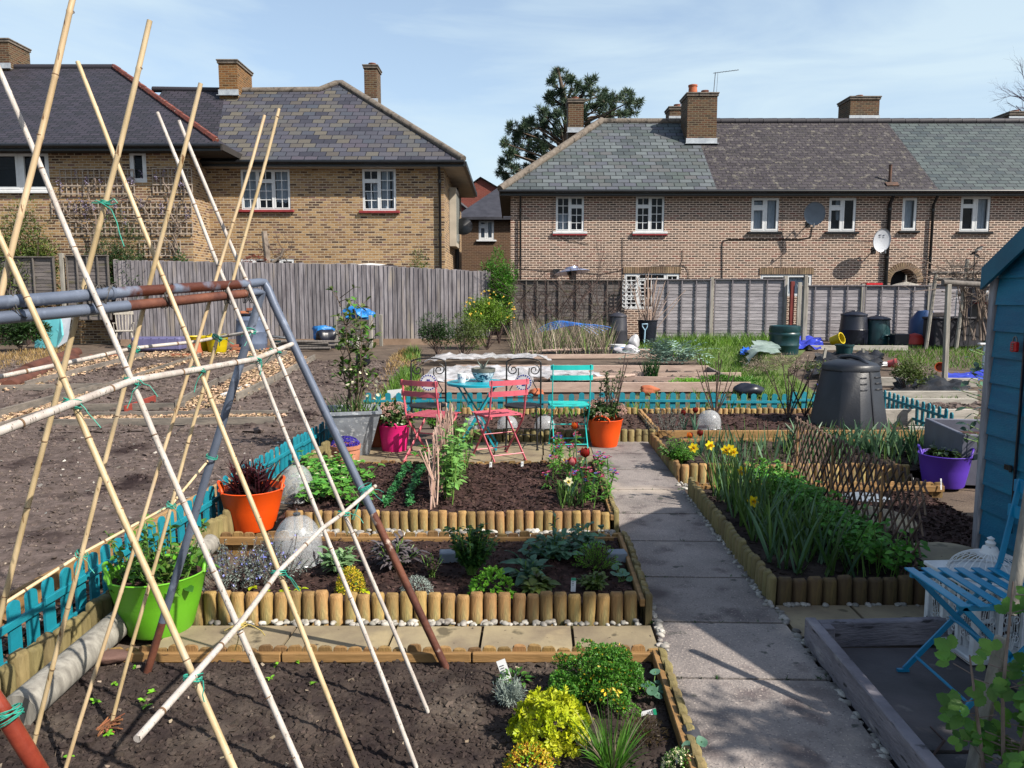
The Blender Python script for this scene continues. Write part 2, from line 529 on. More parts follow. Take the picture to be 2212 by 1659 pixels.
m_yel = LEAF('yellow_petals', '#c09830', '#d0b048', 4, isl=.2, tr=.3)
m_twig = M('dry_twig', '#544840', '#746860', 9, .9, isl=.3)
m_twigd = M('dark_twig', '#382c2a', '#4f3f3a', 9, .9, isl=.3)
m_wist = LEAF('wisteria_flowers', '#605870', '#787088', 4, isl=.35, tr=.2)
m_redleaf = LEAF('red_maple_leaves', '#5a2418', '#7a3020', 4, isl=.3)
def wall_holes(mb, x0, x1, z0, z1, Y, holes):
 xs = sorted({x0, x1, *[h[0] for h in holes], *[h[1] for h in holes]})
 zs = sorted({z0, z1, *[h[2] for h in holes], *[h[3] for h in holes]})
 xs = [x for x in xs if x0 <= x <= x1]
 zs = [z for z in zs if z0 <= z <= z1]
 for a, b in zip(xs, xs[1:]):
  for c, d in zip(zs, zs[1:]):
   mx, mz = (a + b) / 2, (c + d) / 2
   if any(h[0] < mx < h[1] and h[2] < mz < h[3] for h in holes): continue
   mb.add([(a, Y, c), (b, Y, c), (b, Y, d), (a, Y, d)], [(0, 1, 2, 3)])
 for h in holes:
  a, b, c, d = h
  D = .11
  mb.add([(a, Y, c), (a, Y + D, c), (a, Y + D, d), (a, Y, d)], [(0, 1, 2, 3)])
  mb.add([(b, Y, c), (b, Y, d), (b, Y + D, d), (b, Y + D, c)], [(0, 1, 2, 3)])
  mb.add([(a, Y, d), (a, Y + D, d), (b, Y + D, d), (b, Y, d)], [(0, 1, 2, 3)])
  mb.add([(a, Y, c), (b, Y, c), (b, Y + D, c), (a, Y + D, c)], [(0, 1, 2, 3)])
GRID_L = [(0, .47, 0, 1, 2, 4), (.53, 1, 0, .70, 2, 3), (.53, 1, .76, 1, 2, 1)]
GRID_R = [(.53, 1, 0, 1, 2, 4), (0, .47, 0, .70, 2, 3), (0, .47, .76, 1, 2, 1)]
GRID_3 = [(0, .31, 0, 1, 2, 4), (.35, .65, 0, .70, 2, 3), (.35, .65, .76, 1, 2, 1), (.69, 1, 0, 1, 2, 4)]
PL_L = [(0, .46, 0, .68, 1, 1), (0, .46, .76, 1, 1, 1), (.53, 1, 0, 1, 1, 1)]
ONE = [(0, 1, 0, 1, 1, 1)]
TWO = [(0, .47, 0, 1, 1, 1), (.53, 1, 0, 1, 1, 1)]
TOPGRID = [(0, .22, 0, 1, 2, 3), (.27, .73, 0, .9, 4, 3), (.78, 1, 0, 1, 2, 3)]
def window(par, hole, Y, lights, sill=None, curtain=None, wm=None, bar=.036, sillmat2=None):
 a, b, c, d = hole
 wm = wm or m_white
 wi = thing('window', None, None)
 wi.parent = par
 y = Y + .05
 f = MB()
 o = .042
 e = .002
 f.box(((a + b) / 2, y, c + o / 2 + e), (b - a - 2 * e, .07, o)); f.box(((a + b) / 2, y, d - o / 2 - e), (b - a - 2 * e, .07, o))
 f.box((a + o / 2 + e, y, (c + d) / 2), (o, .07, d - c - 2 * o - 2 * e)); f.box((b - o / 2 - e, y, (c + d) / 2), (o, .07, d - c - 2 * o - 2 * e))
 iw, ih = b - a - 2 * o, d - c - 2 * o
 for (u0, u1, v0, v1, nx, nz) in lights:
  x0, x1, z0, z1 = a + o + u0 * iw, a + o + u1 * iw, c + o + v0 * ih, c + o + v1 * ih
  t = bar
  yy = y - .008
  f.box(((x0 + x1) / 2, yy, z0 + t / 2), (x1 - x0, .07, t)); f.box(((x0 + x1) / 2, yy, z1 - t / 2), (x1 - x0, .07, t))
  f.box((x0 + t / 2, yy, (z0 + z1) / 2), (t, .066, z1 - z0 - 2 * t)); f.box((x1 - t / 2, yy, (z0 + z1) / 2), (t, .066, z1 - z0 - 2 * t))
  for i in range(1, nx):
   f.box((x0 + (x1 - x0) * i / nx, yy + .01, (z0 + z1) / 2), (.022, .034, z1 - z0 - t))
  for i in range(1, nz):
   f.box(((x0 + x1) / 2, yy + .011, z0 + (z1 - z0) * i / nz), (x1 - x0 - t, .032, .022))
 cu = sorted({l[0] for l in lights} | {l[1] for l in lights})
 for p, q in zip(cu, cu[1:]):
  if q - p < .09: f.box((a + o + (p + q) / 2 * iw, y - .001, (c + d) / 2), ((q - p) * iw, .068, ih))
 cv = sorted({(l[0], l[1]) for l in lights if l[3] < .99})
 for p, q in cv:
  vs = sorted([l[2] for l in lights if l[0] == p] + [l[3] for l in lights if l[0] == p])
  for s, t in zip(vs[1::2], vs[2::2]):
   f.box((a + o + (p + q) / 2 * iw, y - .002, c + o + (s + t) / 2 * ih), ((q - p) * iw, .066, (t - s) * ih))
 f.build('frame', wm, wi)
 g = MB(); g.add([(a, y + .012, c), (b, y + .012, c), (b, y + .012, d), (a, y + .012, d)], [(0, 1, 2, 3)])
 g.build('pane', m_glass, wi)
 if sill:
  s = MB()
  s.box(((a + b) / 2, Y - .03, c - .045), (b - a + .22, .14, .075), b=.01)
  if sillmat2: s.box(((a + b) / 2, Y - .026, c - .107), (b - a + .22, .13, .048), mi=1)
  s.build('sill', [sill] + ([sillmat2] if sillmat2 else []), wi)
 if curtain:
  k = MB()
  for (u0, u1, top, bot, lean) in curtain:
   x0, x1 = a + (b - a) * u0, a + (b - a) * u1
   N = max(6, int((x1 - x0) / .035))
   vs = []
   for i in range(N + 1):
    t = i / N
    yy = Y + .17 + .025 * math.sin(t * N * 1.25) + .01 * math.sin(t * 41)
    vs += [(lerp(x0, x1, t), yy, c + (d - c) * top), (lerp(x0, x1, t) + lean * (b - a), yy, c + (d - c) * (bot + .02 * math.sin(t * 17)))]
   k.add(vs, [(2 * i, 2 * i + 1, 2 * i + 3, 2 * i + 2) for i in range(N)])
  k.build('curtain', m_curt, wi, smooth=180)
 return wi
def chimney(par, px0, px1, pyt, pyb, Y, depth, pots=1, mat=None, dz=.0, pot_h=.16):
 a, b = P(px0, pyt, Y), P(px1, pyb, Y)
 ch = thing('chimney', None, None); ch.parent = par
 w_ = b.x - a.x
 zt, zb = a.z, b.z - dz
 k = MB(); k.box(((a.x + b.x) / 2, Y + depth / 2, (zt - .1 + zb) / 2), (w_, depth, zt - .1 - zb))
 k.build('stack', mat or m_chim, ch)
 k = MB()
 k.box(((a.x + b.x) / 2, Y + depth / 2, zt - .055), (w_ + .07, depth + .07, .09)); k.box(((a.x + b.x) / 2, Y + depth / 2, zt - .0), (w_ + .12, depth + .12, .02 + .03), b=.01)
 k.build('cap', m_ridge, ch)
 for i in range(pots):
  q = MB(); r = .13
  q.lathe([(r, 0), (r * .95, pot_h * .8), (r * 1.1, pot_h * .85), (r * 1.1, pot_h), (r * .7, pot_h)], 14, ((a.x + b.x) / 2 + (i - (pots - 1) / 2) * .42, Y + depth * (.5 if pots < 3 else .3), zt + .02))
  q.build('pot', m_pot2, ch, smooth=40)
 q = MB(); q.box(((a.x + b.x) / 2, Y - .012, zb + dz + .12), (w_ + .06, .02, .2)); q.box(((a.x + b.x) / 2, Y - .06, zb + dz + .02), (w_ + .14, .12, .02)); q.build('flashing', m_lead, ch)
 return ch
def slope_uv(vs, org, ax, up):
 return [((V(v) - org).dot(ax), (V(v) - org).dot(up)) for v in vs]
def pipe_down(par, px, Y, pyt, pyb, r=.045, top_dy=.35, mat=None):
 a, b = P(px, pyt, Y), P(px, pyb, Y)
 x = P(px, (pyt + pyb) / 2, Y).x
 k = MB()
 k.tube([(x, Y - top_dy, a.z), (x, Y - top_dy * .9, a.z - .12), (x, Y - .08, a.z - .38), (x, Y - .08, b.z - 1.2)], r, 10)
 z = a.z - .6
 while z > b.z:
  k.tube([(x, Y - .08, z), (x, Y - .08, z + .08)], r * 1.25, 10); z -= 1.6
 return k.build('drainpipe', mat or m_gutter, par, smooth=50)
def gutter(par, x0, x1, Y, z, side=None):
 k = MB()
 k.tube([(x0, Y - .05, z - .05), (x1, Y - .05, z - .05)], .06, 10)
 k.box(((x0 + x1) / 2, Y + .05, z - .1), (x1 - x0, .03, .16))
 return k.build('gutter', m_gutter, par, smooth=60)
YC = 26.5
hC = thing('brick_terrace', 'brown brick terrace with green, mossy purple and grey slate roof sections behind the panel fence', 'house', (0, 0, 0))
YeC = YC - .42
zeC = P(1500, 410, YeC).z
xtip = P(1080, 410, YeC).x
YrC = 30.0
zrC = P(1300, 263, YrC).z
xr = P(1300, 263, YrC).x
xR = 25.0
xw0 = P(1103, 480, YC).x
def pxr(a, b, c, d, Y=YC):
 p, q = P(a, c, Y), P(b, d, Y)
 return (p.x, q.x, q.z, p.z)
winC = [(pxr(1201, 1261, 424, 500), GRID_L), (pxr(1374, 1434, 424, 500), GRID_R), (pxr(1624, 1681, 427, 500), PL_L), (pxr(1792, 1847, 427, 500), PL_L), (pxr(1951, 1978, 427, 498), ONE), (pxr(2077, 2136, 424, 500), [(0, .46, 0, .72, 1, 1), (0, .46, .76, 1, 1, 1), (.54, 1, 0, 1, 1, 1)]),
  (pxr(1349, 1466, 591, 668), TOPGRID), (pxr(1643, 1752, 593, 640), TWO)]
arch = (P(1925, 580, YC).x, P(1982, 580, YC).x, P(1950, 581, YC).z)
ac, ar = (arch[0] + arch[1]) / 2, (arch[1] - arch[0]) / 2
wb = MB()
hol = [h for h, _ in winC] + [(ac - ar, ac + ar, -.3, arch[2])]
wall_holes(wb, xw0, xR, -.3, zeC + .1, YC, hol)
zs0 = arch[2] - ar
for i in range(12):
 t0, t1 = PI * i / 12, PI * (i + 1) / 12
 x0_, x1_ = ac + ar * math.cos(t0), ac + ar * math.cos(t1)
 wb.add([(x0_, YC, zs0 + ar * math.sin(t0)), (x1_, YC, zs0 + ar * math.sin(t1)), (x1_, YC, arch[2]), (x0_, YC, arch[2])], [(0, 1, 2, 3)])
 wb.add([(x0_, YC, zs0 + ar * math.sin(t0)), (x1_, YC, zs0 + ar * math.sin(t1)), (x1_, YC + 6, zs0 + ar * math.sin(t1)), (x0_, YC + 6, zs0 + ar * math.sin(t0))], [(0, 1, 2, 3)])
wb.add([(xw0, YC, -.3), (xw0, YC + 7, -.3), (xw0, YC + 7, zeC), (xw0, YC, zeC)], [(0, 1, 2, 3)])
wb.build('wall', m_brickC, hC, fix=False)
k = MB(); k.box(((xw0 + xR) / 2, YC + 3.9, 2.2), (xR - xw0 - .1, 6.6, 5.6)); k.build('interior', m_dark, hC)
k = MB()
for i in range(24):
 t = PI * (i + .5) / 24
 m = Matrix.Rotation(-(t - PI / 2), 3, 'Y')
 k.box((ac + (ar + .115) * math.cos(t), YC - .008, zs0 + (ar + .115) * math.sin(t)), (.1 * ar / .46 * .62, .04, .215), m)
m_ab = M('arch_brick', '#584838', '#786450', 4, .9, isl=.3)
k.build('brick_arch', m_ab, hC)
for (x0_, x1_, z_) in ((winC[6][0][0] - .05, winC[6][0][1] + .05, winC[6][0][3]), (winC[7][0][0] - .05, winC[7][0][1] + .05, winC[7][0][3])):
 n_ = int((x1_ - x0_) / .078); k = MB()
 for i in range(n_): k.box((x0_ + (i + .5) * (x1_ - x0_) / n_, YC - .008, z_ + .12), (.066, .04, .215))
 k.build('brick_lintel', m_ab, hC)
cur = [[(0.03, .45, .5, 0, 0)], None, [(.03, .47, .9, 0, 0), (.55, .97, .98, 0, 0)], [(.3, .52, .98, .35, .05)], [(.1, .9, .98, .05, 0)], [(.56, .97, .98, 0, 0)], None, [(.52, .85, 1, .1, .08)]]
for i, (h, g) in enumerate(winC):
 s = (m_white if i < 2 else m_gutter) if i < 6 else None
 window(hC, h, YC, g, sill=s, curtain=cur[i], bar=.045 if i > 1 else .028, sillmat2=m_redsill if i < 2 else None)
axc = V((1, 0, 0)); upc = V((0, YrC - YeC, zrC - zeC)).normalized(); o3 = V((0, YeC, zeC))
def sec(xa_e, xb_e, xa_r, xb_r): return [V((xa_e, YeC, zeC)), V((xb_e, YeC, zeC)), V((xb_r, YrC, zrC)), V((xa_r, YrC, zrC))]
x1 = P(1549, 410, YeC).x; x2 = P(2028, 410, YeC).x
for nm, vs, mt in (('green_slate_roof', sec(xtip, x1, xr, x1), m_slC1), ('mossy_slate_roof', sec(x1, x2, x1, x2), m_slC2), ('grey_slate_roof', sec(x2, xR, x2, xR), m_slC3)):
 k = MB(); k.poly(vs, uv=slope_uv(vs, o3, axc, upc)); k.build(nm, mt, hC)
k = MB()
vs = [V((xtip, YeC, zeC)), V((xr, YrC, zrC)), V((xtip, 2 * YrC - YeC, zeC))]
k.poly(vs, uv=[(v.y, v.z * 1.3) for v in vs])
vs = [V((xtip, 2 * YrC - YeC, zeC)), V((xr, YrC, zrC)), V((xR, YrC, zrC)), V((xR, 2 * YrC - YeC, zeC))]
k.poly(vs, uv=[(v.x, v.y) for v in vs])
k.build('rear_roof', m_slC1, hC)
k = MB()
k.tube([(xtip, YeC, zeC + .03), (xr, YrC, zrC + .05)], .13, 8)
n_ = 16
for i in range(n_): k.tube([(lerp(xr, x1, i / n_), YrC, zrC + .0), (lerp(xr, x1, (i + .97) / n_), YrC, zrC + .0)], .13, 8)
k.build('hip_ridge', m_ridge, hC, smooth=50)
k = MB()
for i in range(34): k.tube([(lerp(x1, xR, i / 34), YrC, zrC + .0), (lerp(x1, xR, (i + .97) / 34), YrC, zrC + .01)], .13, 8)
k.build('ridge_tiles', m_slA, hC, smooth=50)
gutter(hC, xtip - .02, xR, YeC, zeC)
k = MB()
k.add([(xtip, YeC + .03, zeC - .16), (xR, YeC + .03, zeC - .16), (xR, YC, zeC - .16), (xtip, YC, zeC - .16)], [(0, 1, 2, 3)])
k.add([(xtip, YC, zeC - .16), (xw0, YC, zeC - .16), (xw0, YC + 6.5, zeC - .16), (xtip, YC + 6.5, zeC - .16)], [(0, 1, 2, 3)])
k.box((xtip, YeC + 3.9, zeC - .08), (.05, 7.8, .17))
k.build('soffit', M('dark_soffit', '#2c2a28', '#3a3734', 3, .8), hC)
pipe_down(hC, 1124, YC, 418, 620, .035); pipe_down(hC, 1916, YC, 416, 620, .06); pipe_down(hC, 2009, YC, 418, 620, .045)
k = MB()
q = P(1985 + 16, 505, YC)
def cab(pts, r=.009): k.tube([P(a, b, YC - .02) for a, b in pts], r, 5)
cab([(1560, 650), (1560, 530), (1562, 520), (1575, 517), (1730, 517), (1752, 512), (1755, 490)], .014)
cab([(1122, 580), (1300, 592), (1370, 578), (1480, 573), (1487, 585), (1487, 620)]); cab([(1474, 540), (1474, 562), (1470, 573)]); cab([(1345, 515), (1345, 600)])
cab([(1195, 425), (1195, 505), (1230, 520), (1270, 527)], .007); cab([(1690, 427), (1690, 520), (1688, 590)], .006); cab([(1755, 517), (1900, 520)], .006)
k.build('wall_cables', m_black, hC)
k = MB(); p = P(1197 + 5, 588, YC); k.box((p.x, YC - .03, p.z), (.22, .07, .22)); k.build('vent_grille', m_gutter, hC)
chimney(hC, 1228, 1260, 215, 288, 30.2, .9, 1, dz=.6)
chimney(hC, 1447, 1487, 231, 263, 31.2, .8, 1, dz=.5)
c3 = chimney(hC, 1486, 1547, 201, 312, 28.6, 1.1, 2, pot_h=.2, dz=.4)
q = MB(); p = P(1497, 200, 28.9); q.lathe([(.16, 0), (.15, .2), (.17, .22), (.17, .27), (.1, .27)], 14, (p.x, 28.95, p.z)); q.build('pot', m_terra, c3, smooth=40)
chimney(hC, 1838, 1898, 209, 262, 30.3, 1.1, 1, dz=.4)
chimney(hC, 2182, 2240, 242, 264, 30.3, 1.1, 1, dz=.4)
k = MB()
p = P(1925, 396, 26.4); k.tube([(p.x, 26.5, zeC + .1), (p.x, 26.5, P(1925, 357, 26.5).z)], .05, 10); k.tube([(p.x, 26.5, P(1925, 357, 26.5).z), (p.x, 26.5, P(1925, 357, 26.5).z + .02)], .06, 10)
k.box((p.x, 26.32, zeC + .22), (.42, .2, .03), Matrix.Rotation(.69, 3, 'X'))
k.build('roof_flue', M('flue_rust', '#3a2b24', '#54392c', 5, .8), hC, smooth=50)
t = thing('tv_aerial', 'thin metal aerial on a mast above the tallest terrace chimney', 'aerial', P(1541, 205, 28.9))
k = MB(); a, b = P(1541, 205, 28.9), P(1545, 157, 28.9); k.tube([(0, 0, -.05), (0.05, 0, (b - a).z)], .014, 6); k.tube([(.12, .05, 0), (.14, 0, (b - a).z * .97)], .007, 5); k.build('mast', m_metal, t)
k = MB(); c = P(1596, 151, 28.6) - a; d0 = P(1541, 158, 28.9) - a
k.tube([d0, c], .011, 5)
for i in range(9):
 q = d0.lerp(c, (i + .5) / 9); k.tube([q + V((0, -.1, .0)), q + V((0, .1, 0))], .005, 4)
k.build('boom', m_metal, t)
def sat_dish(px, py, r, yaw, tilt, mat, label, marks=False):
 c = P(px, py, YC - .55)
 t = thing('satellite_dish', label, 'satellite dish', c, 0, None)
 rot = Matrix.Rotation(yaw, 3, 'Z') @ Matrix.Rotation(PI / 2 + tilt, 3, 'X')
 k = MB(); N = 28
 prof = [(r * j / 6, .13 * r * (j / 6) ** 2 - .13 * r) for j in range(7)] + [(r * 1.02, .02), (r * 1.0, -.012)] + [(r * j / 6, .13 * r * (j / 6) ** 2 - .13 * r - .02) for j in range(6, -1, -1)]
 k.lathe(prof, N, sy=1.14)
 k.v = [tuple(rot @ V(x)) for x in k.v]
 k.build('reflector', mat, t, smooth=60)
 k = MB()
 if marks:
  for (mx, mz, wd, ht) in ((-.08, .17, .09, .03), (.07, .17, .08, .02), (-.07, .10, .08, .01), (.07, .10, .07, .012)):
   k.box(rot @ V((mx, mz, -.13 * r * (1 - (mx * mx + mz * mz) / r / r) + .012)), (wd, ht, .006), rot)
  k.build('printed_marks', M('dish_print', '#3b4050', '#4a4f60', 40, .6, det=2), t)
  k = MB()
 e = rot @ V((0, -r * 1.25, r * .75))
 k.tube([rot @ V((0, -r * 1.12, 0)), rot @ V((0, -r * 1.3, .05)), e], .014, 6); k.tube([e, e + (rot @ V((0, .12, -.03)))], .03, 8)
 k.build('feed_arm', m_metal, t)
 k = MB(); bk = V((0, .5, -.25))
 k.tube([rot @ V((0, 0, -.13 * r - .02)), V((0, .25, -.02)), V((0, .3, -.3)), V((0, .54, -.3))], .022, 8); k.box((0, .54, -.3), (.14, .03, .2))
 k.build('bracket', m_black, t)
sat_dish(1760, 461, .33, rad(-28), rad(12), m_dishg, 'dark grey satellite dish between two upper windows of the brown terrace')
sat_dish(1905, 519, .33, rad(14), rad(8), m_dishw, 'pale grey satellite dish with faint printed marks beside the thick black drainpipe', True)
t = thing('patio_heater', 'flat blue-grey round heater hood rising above the dark fence panels', 'patio heater', V((P(1252, 590, 24.5).x, 24.5, .27)))
c = P(1252, 588, 24.5).z - .24
k = MB(); k.lathe([(.0, c + .17), (.2, c + .16), (.21, c + .12), (.56, c - .0), (.56, c - .02), (.2, c + .04)], 28); k.build('hood', M('brushed_hood', '#7d88a8', '#8f99b5', 3, .3, metal=.6), t, smooth=30)
k = MB(); k.lathe([(.16, c + .04), (.16, c - .08), (.12, c - .1), (.1, c - .3)], 16); k.tube([(0, 0, 0), (0, 0, c - .25)], .04, 10); k.build('burner', m_black, t, smooth=40)
t.rotation_euler = (rad(-6), rad(-6), 0)
YB = 24.0
hB = thing('brick_house', 'yellow brick house with mixed grey slates and two red-silled cottage windows', 'house')
YeB = YB - .45
zeB = P(740, 346, YeB).z
xBt = P(1001, 348, YeB).x
ptc = rad(38)
def onB(px, py):
 d = ray(px, py); n_ = V((0, -math.sin(ptc), math.cos(ptc))); o = V((0, YeB, zeB))
 t = (o - V((0, 0, H))).dot(n_) / d.dot(n_)
 return V((0, 0, H)) + d * t
axb = V((1, 0, 0)); upb = V((0, math.cos(ptc), math.sin(ptc)))
xB0 = -12.0
ap = onB(738, 182)
pts = [V((xB0, YeB, zeB)), V((xBt, YeB, zeB)), ap, onB(726, 182), onB(690, 196), onB(470, 196), V((xB0, onB(470, 196).y, onB(470, 196).z))]
pts[4].z = pts[5].z; pts[4].y = pts[5].y
oB = V((0, YeB, zeB))
seam_e, seam_r = onB(462, 346), onB(486, 200)
k = MB()
pl = [seam_e, pts[1], pts[2], pts[3], pts[4], onB(540, 196), seam_r]
k.poly(pl, uv=slope_uv(pl, oB, axb, upb)); k.build('mixed_slate_roof', m_slB, hB)
k = MB(); pl = [pts[0], seam_e, seam_r, pts[5], pts[6]]; k.poly(pl, uv=slope_uv(pl, oB, axb, upb)); k.build('dark_slate_roof', m_slA, hB)
k = MB(); yb = 2 * ap.y - YeB
vs = [V((xBt, YeB, zeB)), V((xBt, yb, zeB)), ap]; k.poly(vs, uv=[(v.y, v.z * 1.3) for v in vs])
zr_ = pts[5].z; yr_ = pts[5].y
vs = [ap, V((xBt, yb, zeB)), V((xB0, yb, zeB)), V((xB0, yr_, zr_)), pts[4]]
k.poly(vs, uv=[(v.x, v.y) for v in vs]); k.build('rear_roof', m_slA, hB)
k = MB(); k.tube([pts[1] + V((0, 0, .03)), ap + V((0, 0, .04)), pts[3] + V((0, 0, .03)), pts[4] + V((0, 0, .03)), onB(525, 196)], .11, 8); k.build('hip_ridge', m_ridge, hB, smooth=50)
k = MB(); k.tube([onB(525, 196), onB(330, 193)], .1, 8); k.build('ridge_tiles', m_slA, hB, smooth=50)
xBw = P(960, 460, YB).x
winB = [(pxr(519, 628, 366, 453, YB), GRID_3), (pxr(782, 856, 365, 455, YB), GRID_R), (pxr(520, 638, 559, 640, YB), TOPGRID)]
wb = MB(); wall_holes(wb, xB0, xBw, -.3, zeB + .1, YB, [h for h, _ in winB])
wb.add([(xBw, YB, -.3), (xBw, YB + 8, -.3), (xBw, YB + 8, zeB), (xBw, YB, zeB)], [(0, 1, 2, 3)])
wb.build('wall', m_brickB, hB, fix=False)
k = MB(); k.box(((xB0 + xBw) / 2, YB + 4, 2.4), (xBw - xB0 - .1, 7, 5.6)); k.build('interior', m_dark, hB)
window(hB, winB[0][0], YB, GRID_3, sill=m_redsill, curtain=[(.03, .33, 1, 0, 0), (.36, .64, .72, .28, 0), (.69, .97, 1, .2, 0)], bar=.024)
window(hB, winB[1][0], YB, GRID_R, sill=m_redsill, curtain=[(.08, .26, .45, .02, .08), (.27, .46, .72, .02, .06), (.56, .8, 1, .05, 0), (.86, .95, 1, .02, 0)], bar=.024)
window(hB, winB[2][0], YB, TOPGRID)
gutter(hB, xB0, xBt + .02, YeB, zeB)
k = MB(); k.add([(xB0, YeB + .03, zeB - .17), (xBt, YeB + .03, zeB - .17), (xBt, YB, zeB - .17), (xB0, YB, zeB - .17)], [(0, 1, 2, 3)])
k.add([(xBw, YB, zeB - .17), (xBt, YB, zeB - .17), (xBt, YB + 7, zeB - .17), (xBw, YB + 7, zeB - .17)], [(0, 1, 2, 3)])
k.build('soffit', m_soffit, hB)
k = MB(); k.box((xBt + .04, YeB + 3.6, zeB - .1), (.1, 7.2, .14)); k.build('side_gutter', m_gutter, hB)
pipe_down(hB, 951, YB, 352, 600, .042)
k = MB()
a = P(974, 470, YB + 2.3); k.box((xBw + .12, YB + 2.6, 4.2), (.22, 1.6, 1.9)); k.build('side_bay', m_soffit, hB)
k = MB(); k.box((xBw + .233, YB + 2.6, 4.2), (.02, 1.4, 1.6)); k.build('side_pane', m_glass, hB)
k = MB(); k.tube([(xBw + .1, YB + 4.0, zeB - .2), (xBw + .1, YB + 4.0, -.2)], .07, 10); k.build('soil_pipe', m_gutter, hB)
c1 = chimney(hB, 471, 514, 130, 208, onB(490, 205).y - .25, 1.5, 1, mat=BRICK('orange_chimney_brick', .225, .075, .012, ['#402c18', '#604020', '#704c28', '#583820'], '#706048', smear=.2), dz=.5)
chimney(hB, 786, 815, 141, 226, 29.0, .85, 1, dz=.8)
k = MB(); k.lathe([(0, .1), (.2, .07), (.32, 0), (.3, -.02), (.18, .04), (0, .07)], 24)
k.v = [tuple(Matrix.Rotation(rad(70), 3, 'X') @ Matrix.Rotation(rad(0), 3, 'Y') @ V(x) + P(1001, 489, YB + 3)) for x in k.v]
t = thing('satellite_dish', 'dark satellite dish in the gap between the two brick houses', 'satellite dish')
k.build('reflector', m_gutter, t, smooth=60)
k = MB(); p = P(1001, 489, YB + 3); k.tube([p + V((0, .05, 0)), p + V((-.2, .1, -.05)), V((xBw + .02, YB + 3.1, p.z - .1))], .025, 6); k.build('bracket', m_black, t)
YA = 22.7
hA = thing('brick_house', 'leftmost brick house under a dark slate roof with a red hip line', 'house')
YeA = YA - .5
zeA = P(300, 311, YeA).z
xAt = P(476, 316, YeA).x
YrA = 28.4
pa = P(245, 146, YrA)
zrA, xrA = pa.z, pa.x
xA0 = -24.0
upa = V((0, YrA - YeA, zrA - zeA)).normalized(); oA = V((0, YeA, zeA))
k = MB(); vs = [V((xA0, YeA, zeA)), V((xAt, YeA, zeA)), V((xrA, YrA, zrA)), V((xA0, YrA, zrA))]
k.poly(vs, uv=slope_uv(vs, oA, V((1, 0, 0)), upa))
vs = [V((xAt, YeA, zeA)), V((xAt, 2 * YrA - YeA, zeA)), V((xrA, YrA, zrA))]; k.poly(vs, uv=[(v.y, v.z * 1.3) for v in vs])
vs = [V((xAt, 2 * YrA - YeA, zeA)), V((xA0, 2 * YrA - YeA, zeA)), V((xA0, YrA, zrA)), V((xrA, YrA, zrA))]; k.poly(vs, uv=[(v.x, v.y) for v in vs])
k.build('slate_roof', m_slA, hA)
k = MB()
a, b = V((xAt - .2, YeA + .2, zeA + .15)), V((xrA, YrA, zrA + .05))
for i in range(14): k.tube([a.lerp(b, i / 14), a.lerp(b, (i + .98) / 14)], [.10, .085], 6)
k.build('hip_tiles', m_redridge, hA, smooth=50)
k = MB(); k.tube([(xrA, YrA, zrA), (xA0, YrA, zrA)], .12, 8); k.build('ridge_tiles', m_slA, hA, smooth=50)
xAw = P(412, 420, YA).x
winA = [(pxr(-24, 109, 328, 412, YA), TWO), (pxr(278, 318, 326, 394, YA), ONE)]
wb = MB(); wall_holes(wb, xA0, xAw, -.3, zeA + .1, YA, [h for h, _ in winA])
wb.add([(xAw, YA, -.3), (xAw, YB + 4, -.3), (xAw, YB + 4, zeA), (xAw, YA, zeA)], [(0, 1, 2, 3)])
wb.build('wall', m_brickB, hA, fix=False)
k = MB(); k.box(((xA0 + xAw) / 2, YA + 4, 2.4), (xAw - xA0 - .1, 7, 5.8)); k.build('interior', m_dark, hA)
for (h, g) in winA: window(hA, h, YA, g, sill=m_white if g is TWO else None, bar=.075)
gutter(hA, xA0, xAt + .02, YeA, zeA)
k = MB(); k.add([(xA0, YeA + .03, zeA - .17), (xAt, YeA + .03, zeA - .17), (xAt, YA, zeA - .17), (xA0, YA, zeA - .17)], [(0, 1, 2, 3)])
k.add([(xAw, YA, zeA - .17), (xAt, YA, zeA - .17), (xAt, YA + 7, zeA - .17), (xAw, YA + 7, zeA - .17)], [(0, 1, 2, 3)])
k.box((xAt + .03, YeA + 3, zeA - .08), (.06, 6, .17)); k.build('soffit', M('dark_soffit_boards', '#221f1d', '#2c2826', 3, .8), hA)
chimney(hA, -40, 22, 84, 150, YrA - .3, 1.2, 1, mat=m_chim, dz=.5)
m_trel = M('trellis_wood', '#80746a', '#988c80', 8, .85)
def trellis_panel(a, b, c, d, rows, cols, lab):
 p, q = P(a, c, YA - .06), P(b, d, YA - .06)
 k = MB()
 for i in range(rows + 1): z = lerp(q.z, p.z, i / rows); k.box(((p.x + q.x) / 2, YA - .06, z), (q.x - p.x, .018, .034))
 for i in range(cols + 1): x = lerp(p.x, q.x, i / cols); k.box((x, YA - .04, (p.z + q.z) / 2), (.024, .018, p.z - q.z))
 tag(k.build('wall_trellis', m_trel), lab, 'trellis', 'wooden trellis panels on the left brick house')
trellis_panel(128, 290, 366, 419, 3, 13, 'wide trellis panel at the level of the small window, to its left')
trellis_panel(328, 415, 364, 416, 3, 10, 'short trellis panel directly right of the small window')
trellis_panel(110, 414, 434, 463, 2, 24, 'long middle trellis panel below the small window, hung with wisteria')
trellis_panel(150, 416, 478, 505, 2, 21, 'long low trellis panel above the conifer')
trellis_panel(300, 390, 520, 552, 2, 8, 'lowest short trellis panel just above the fence top')
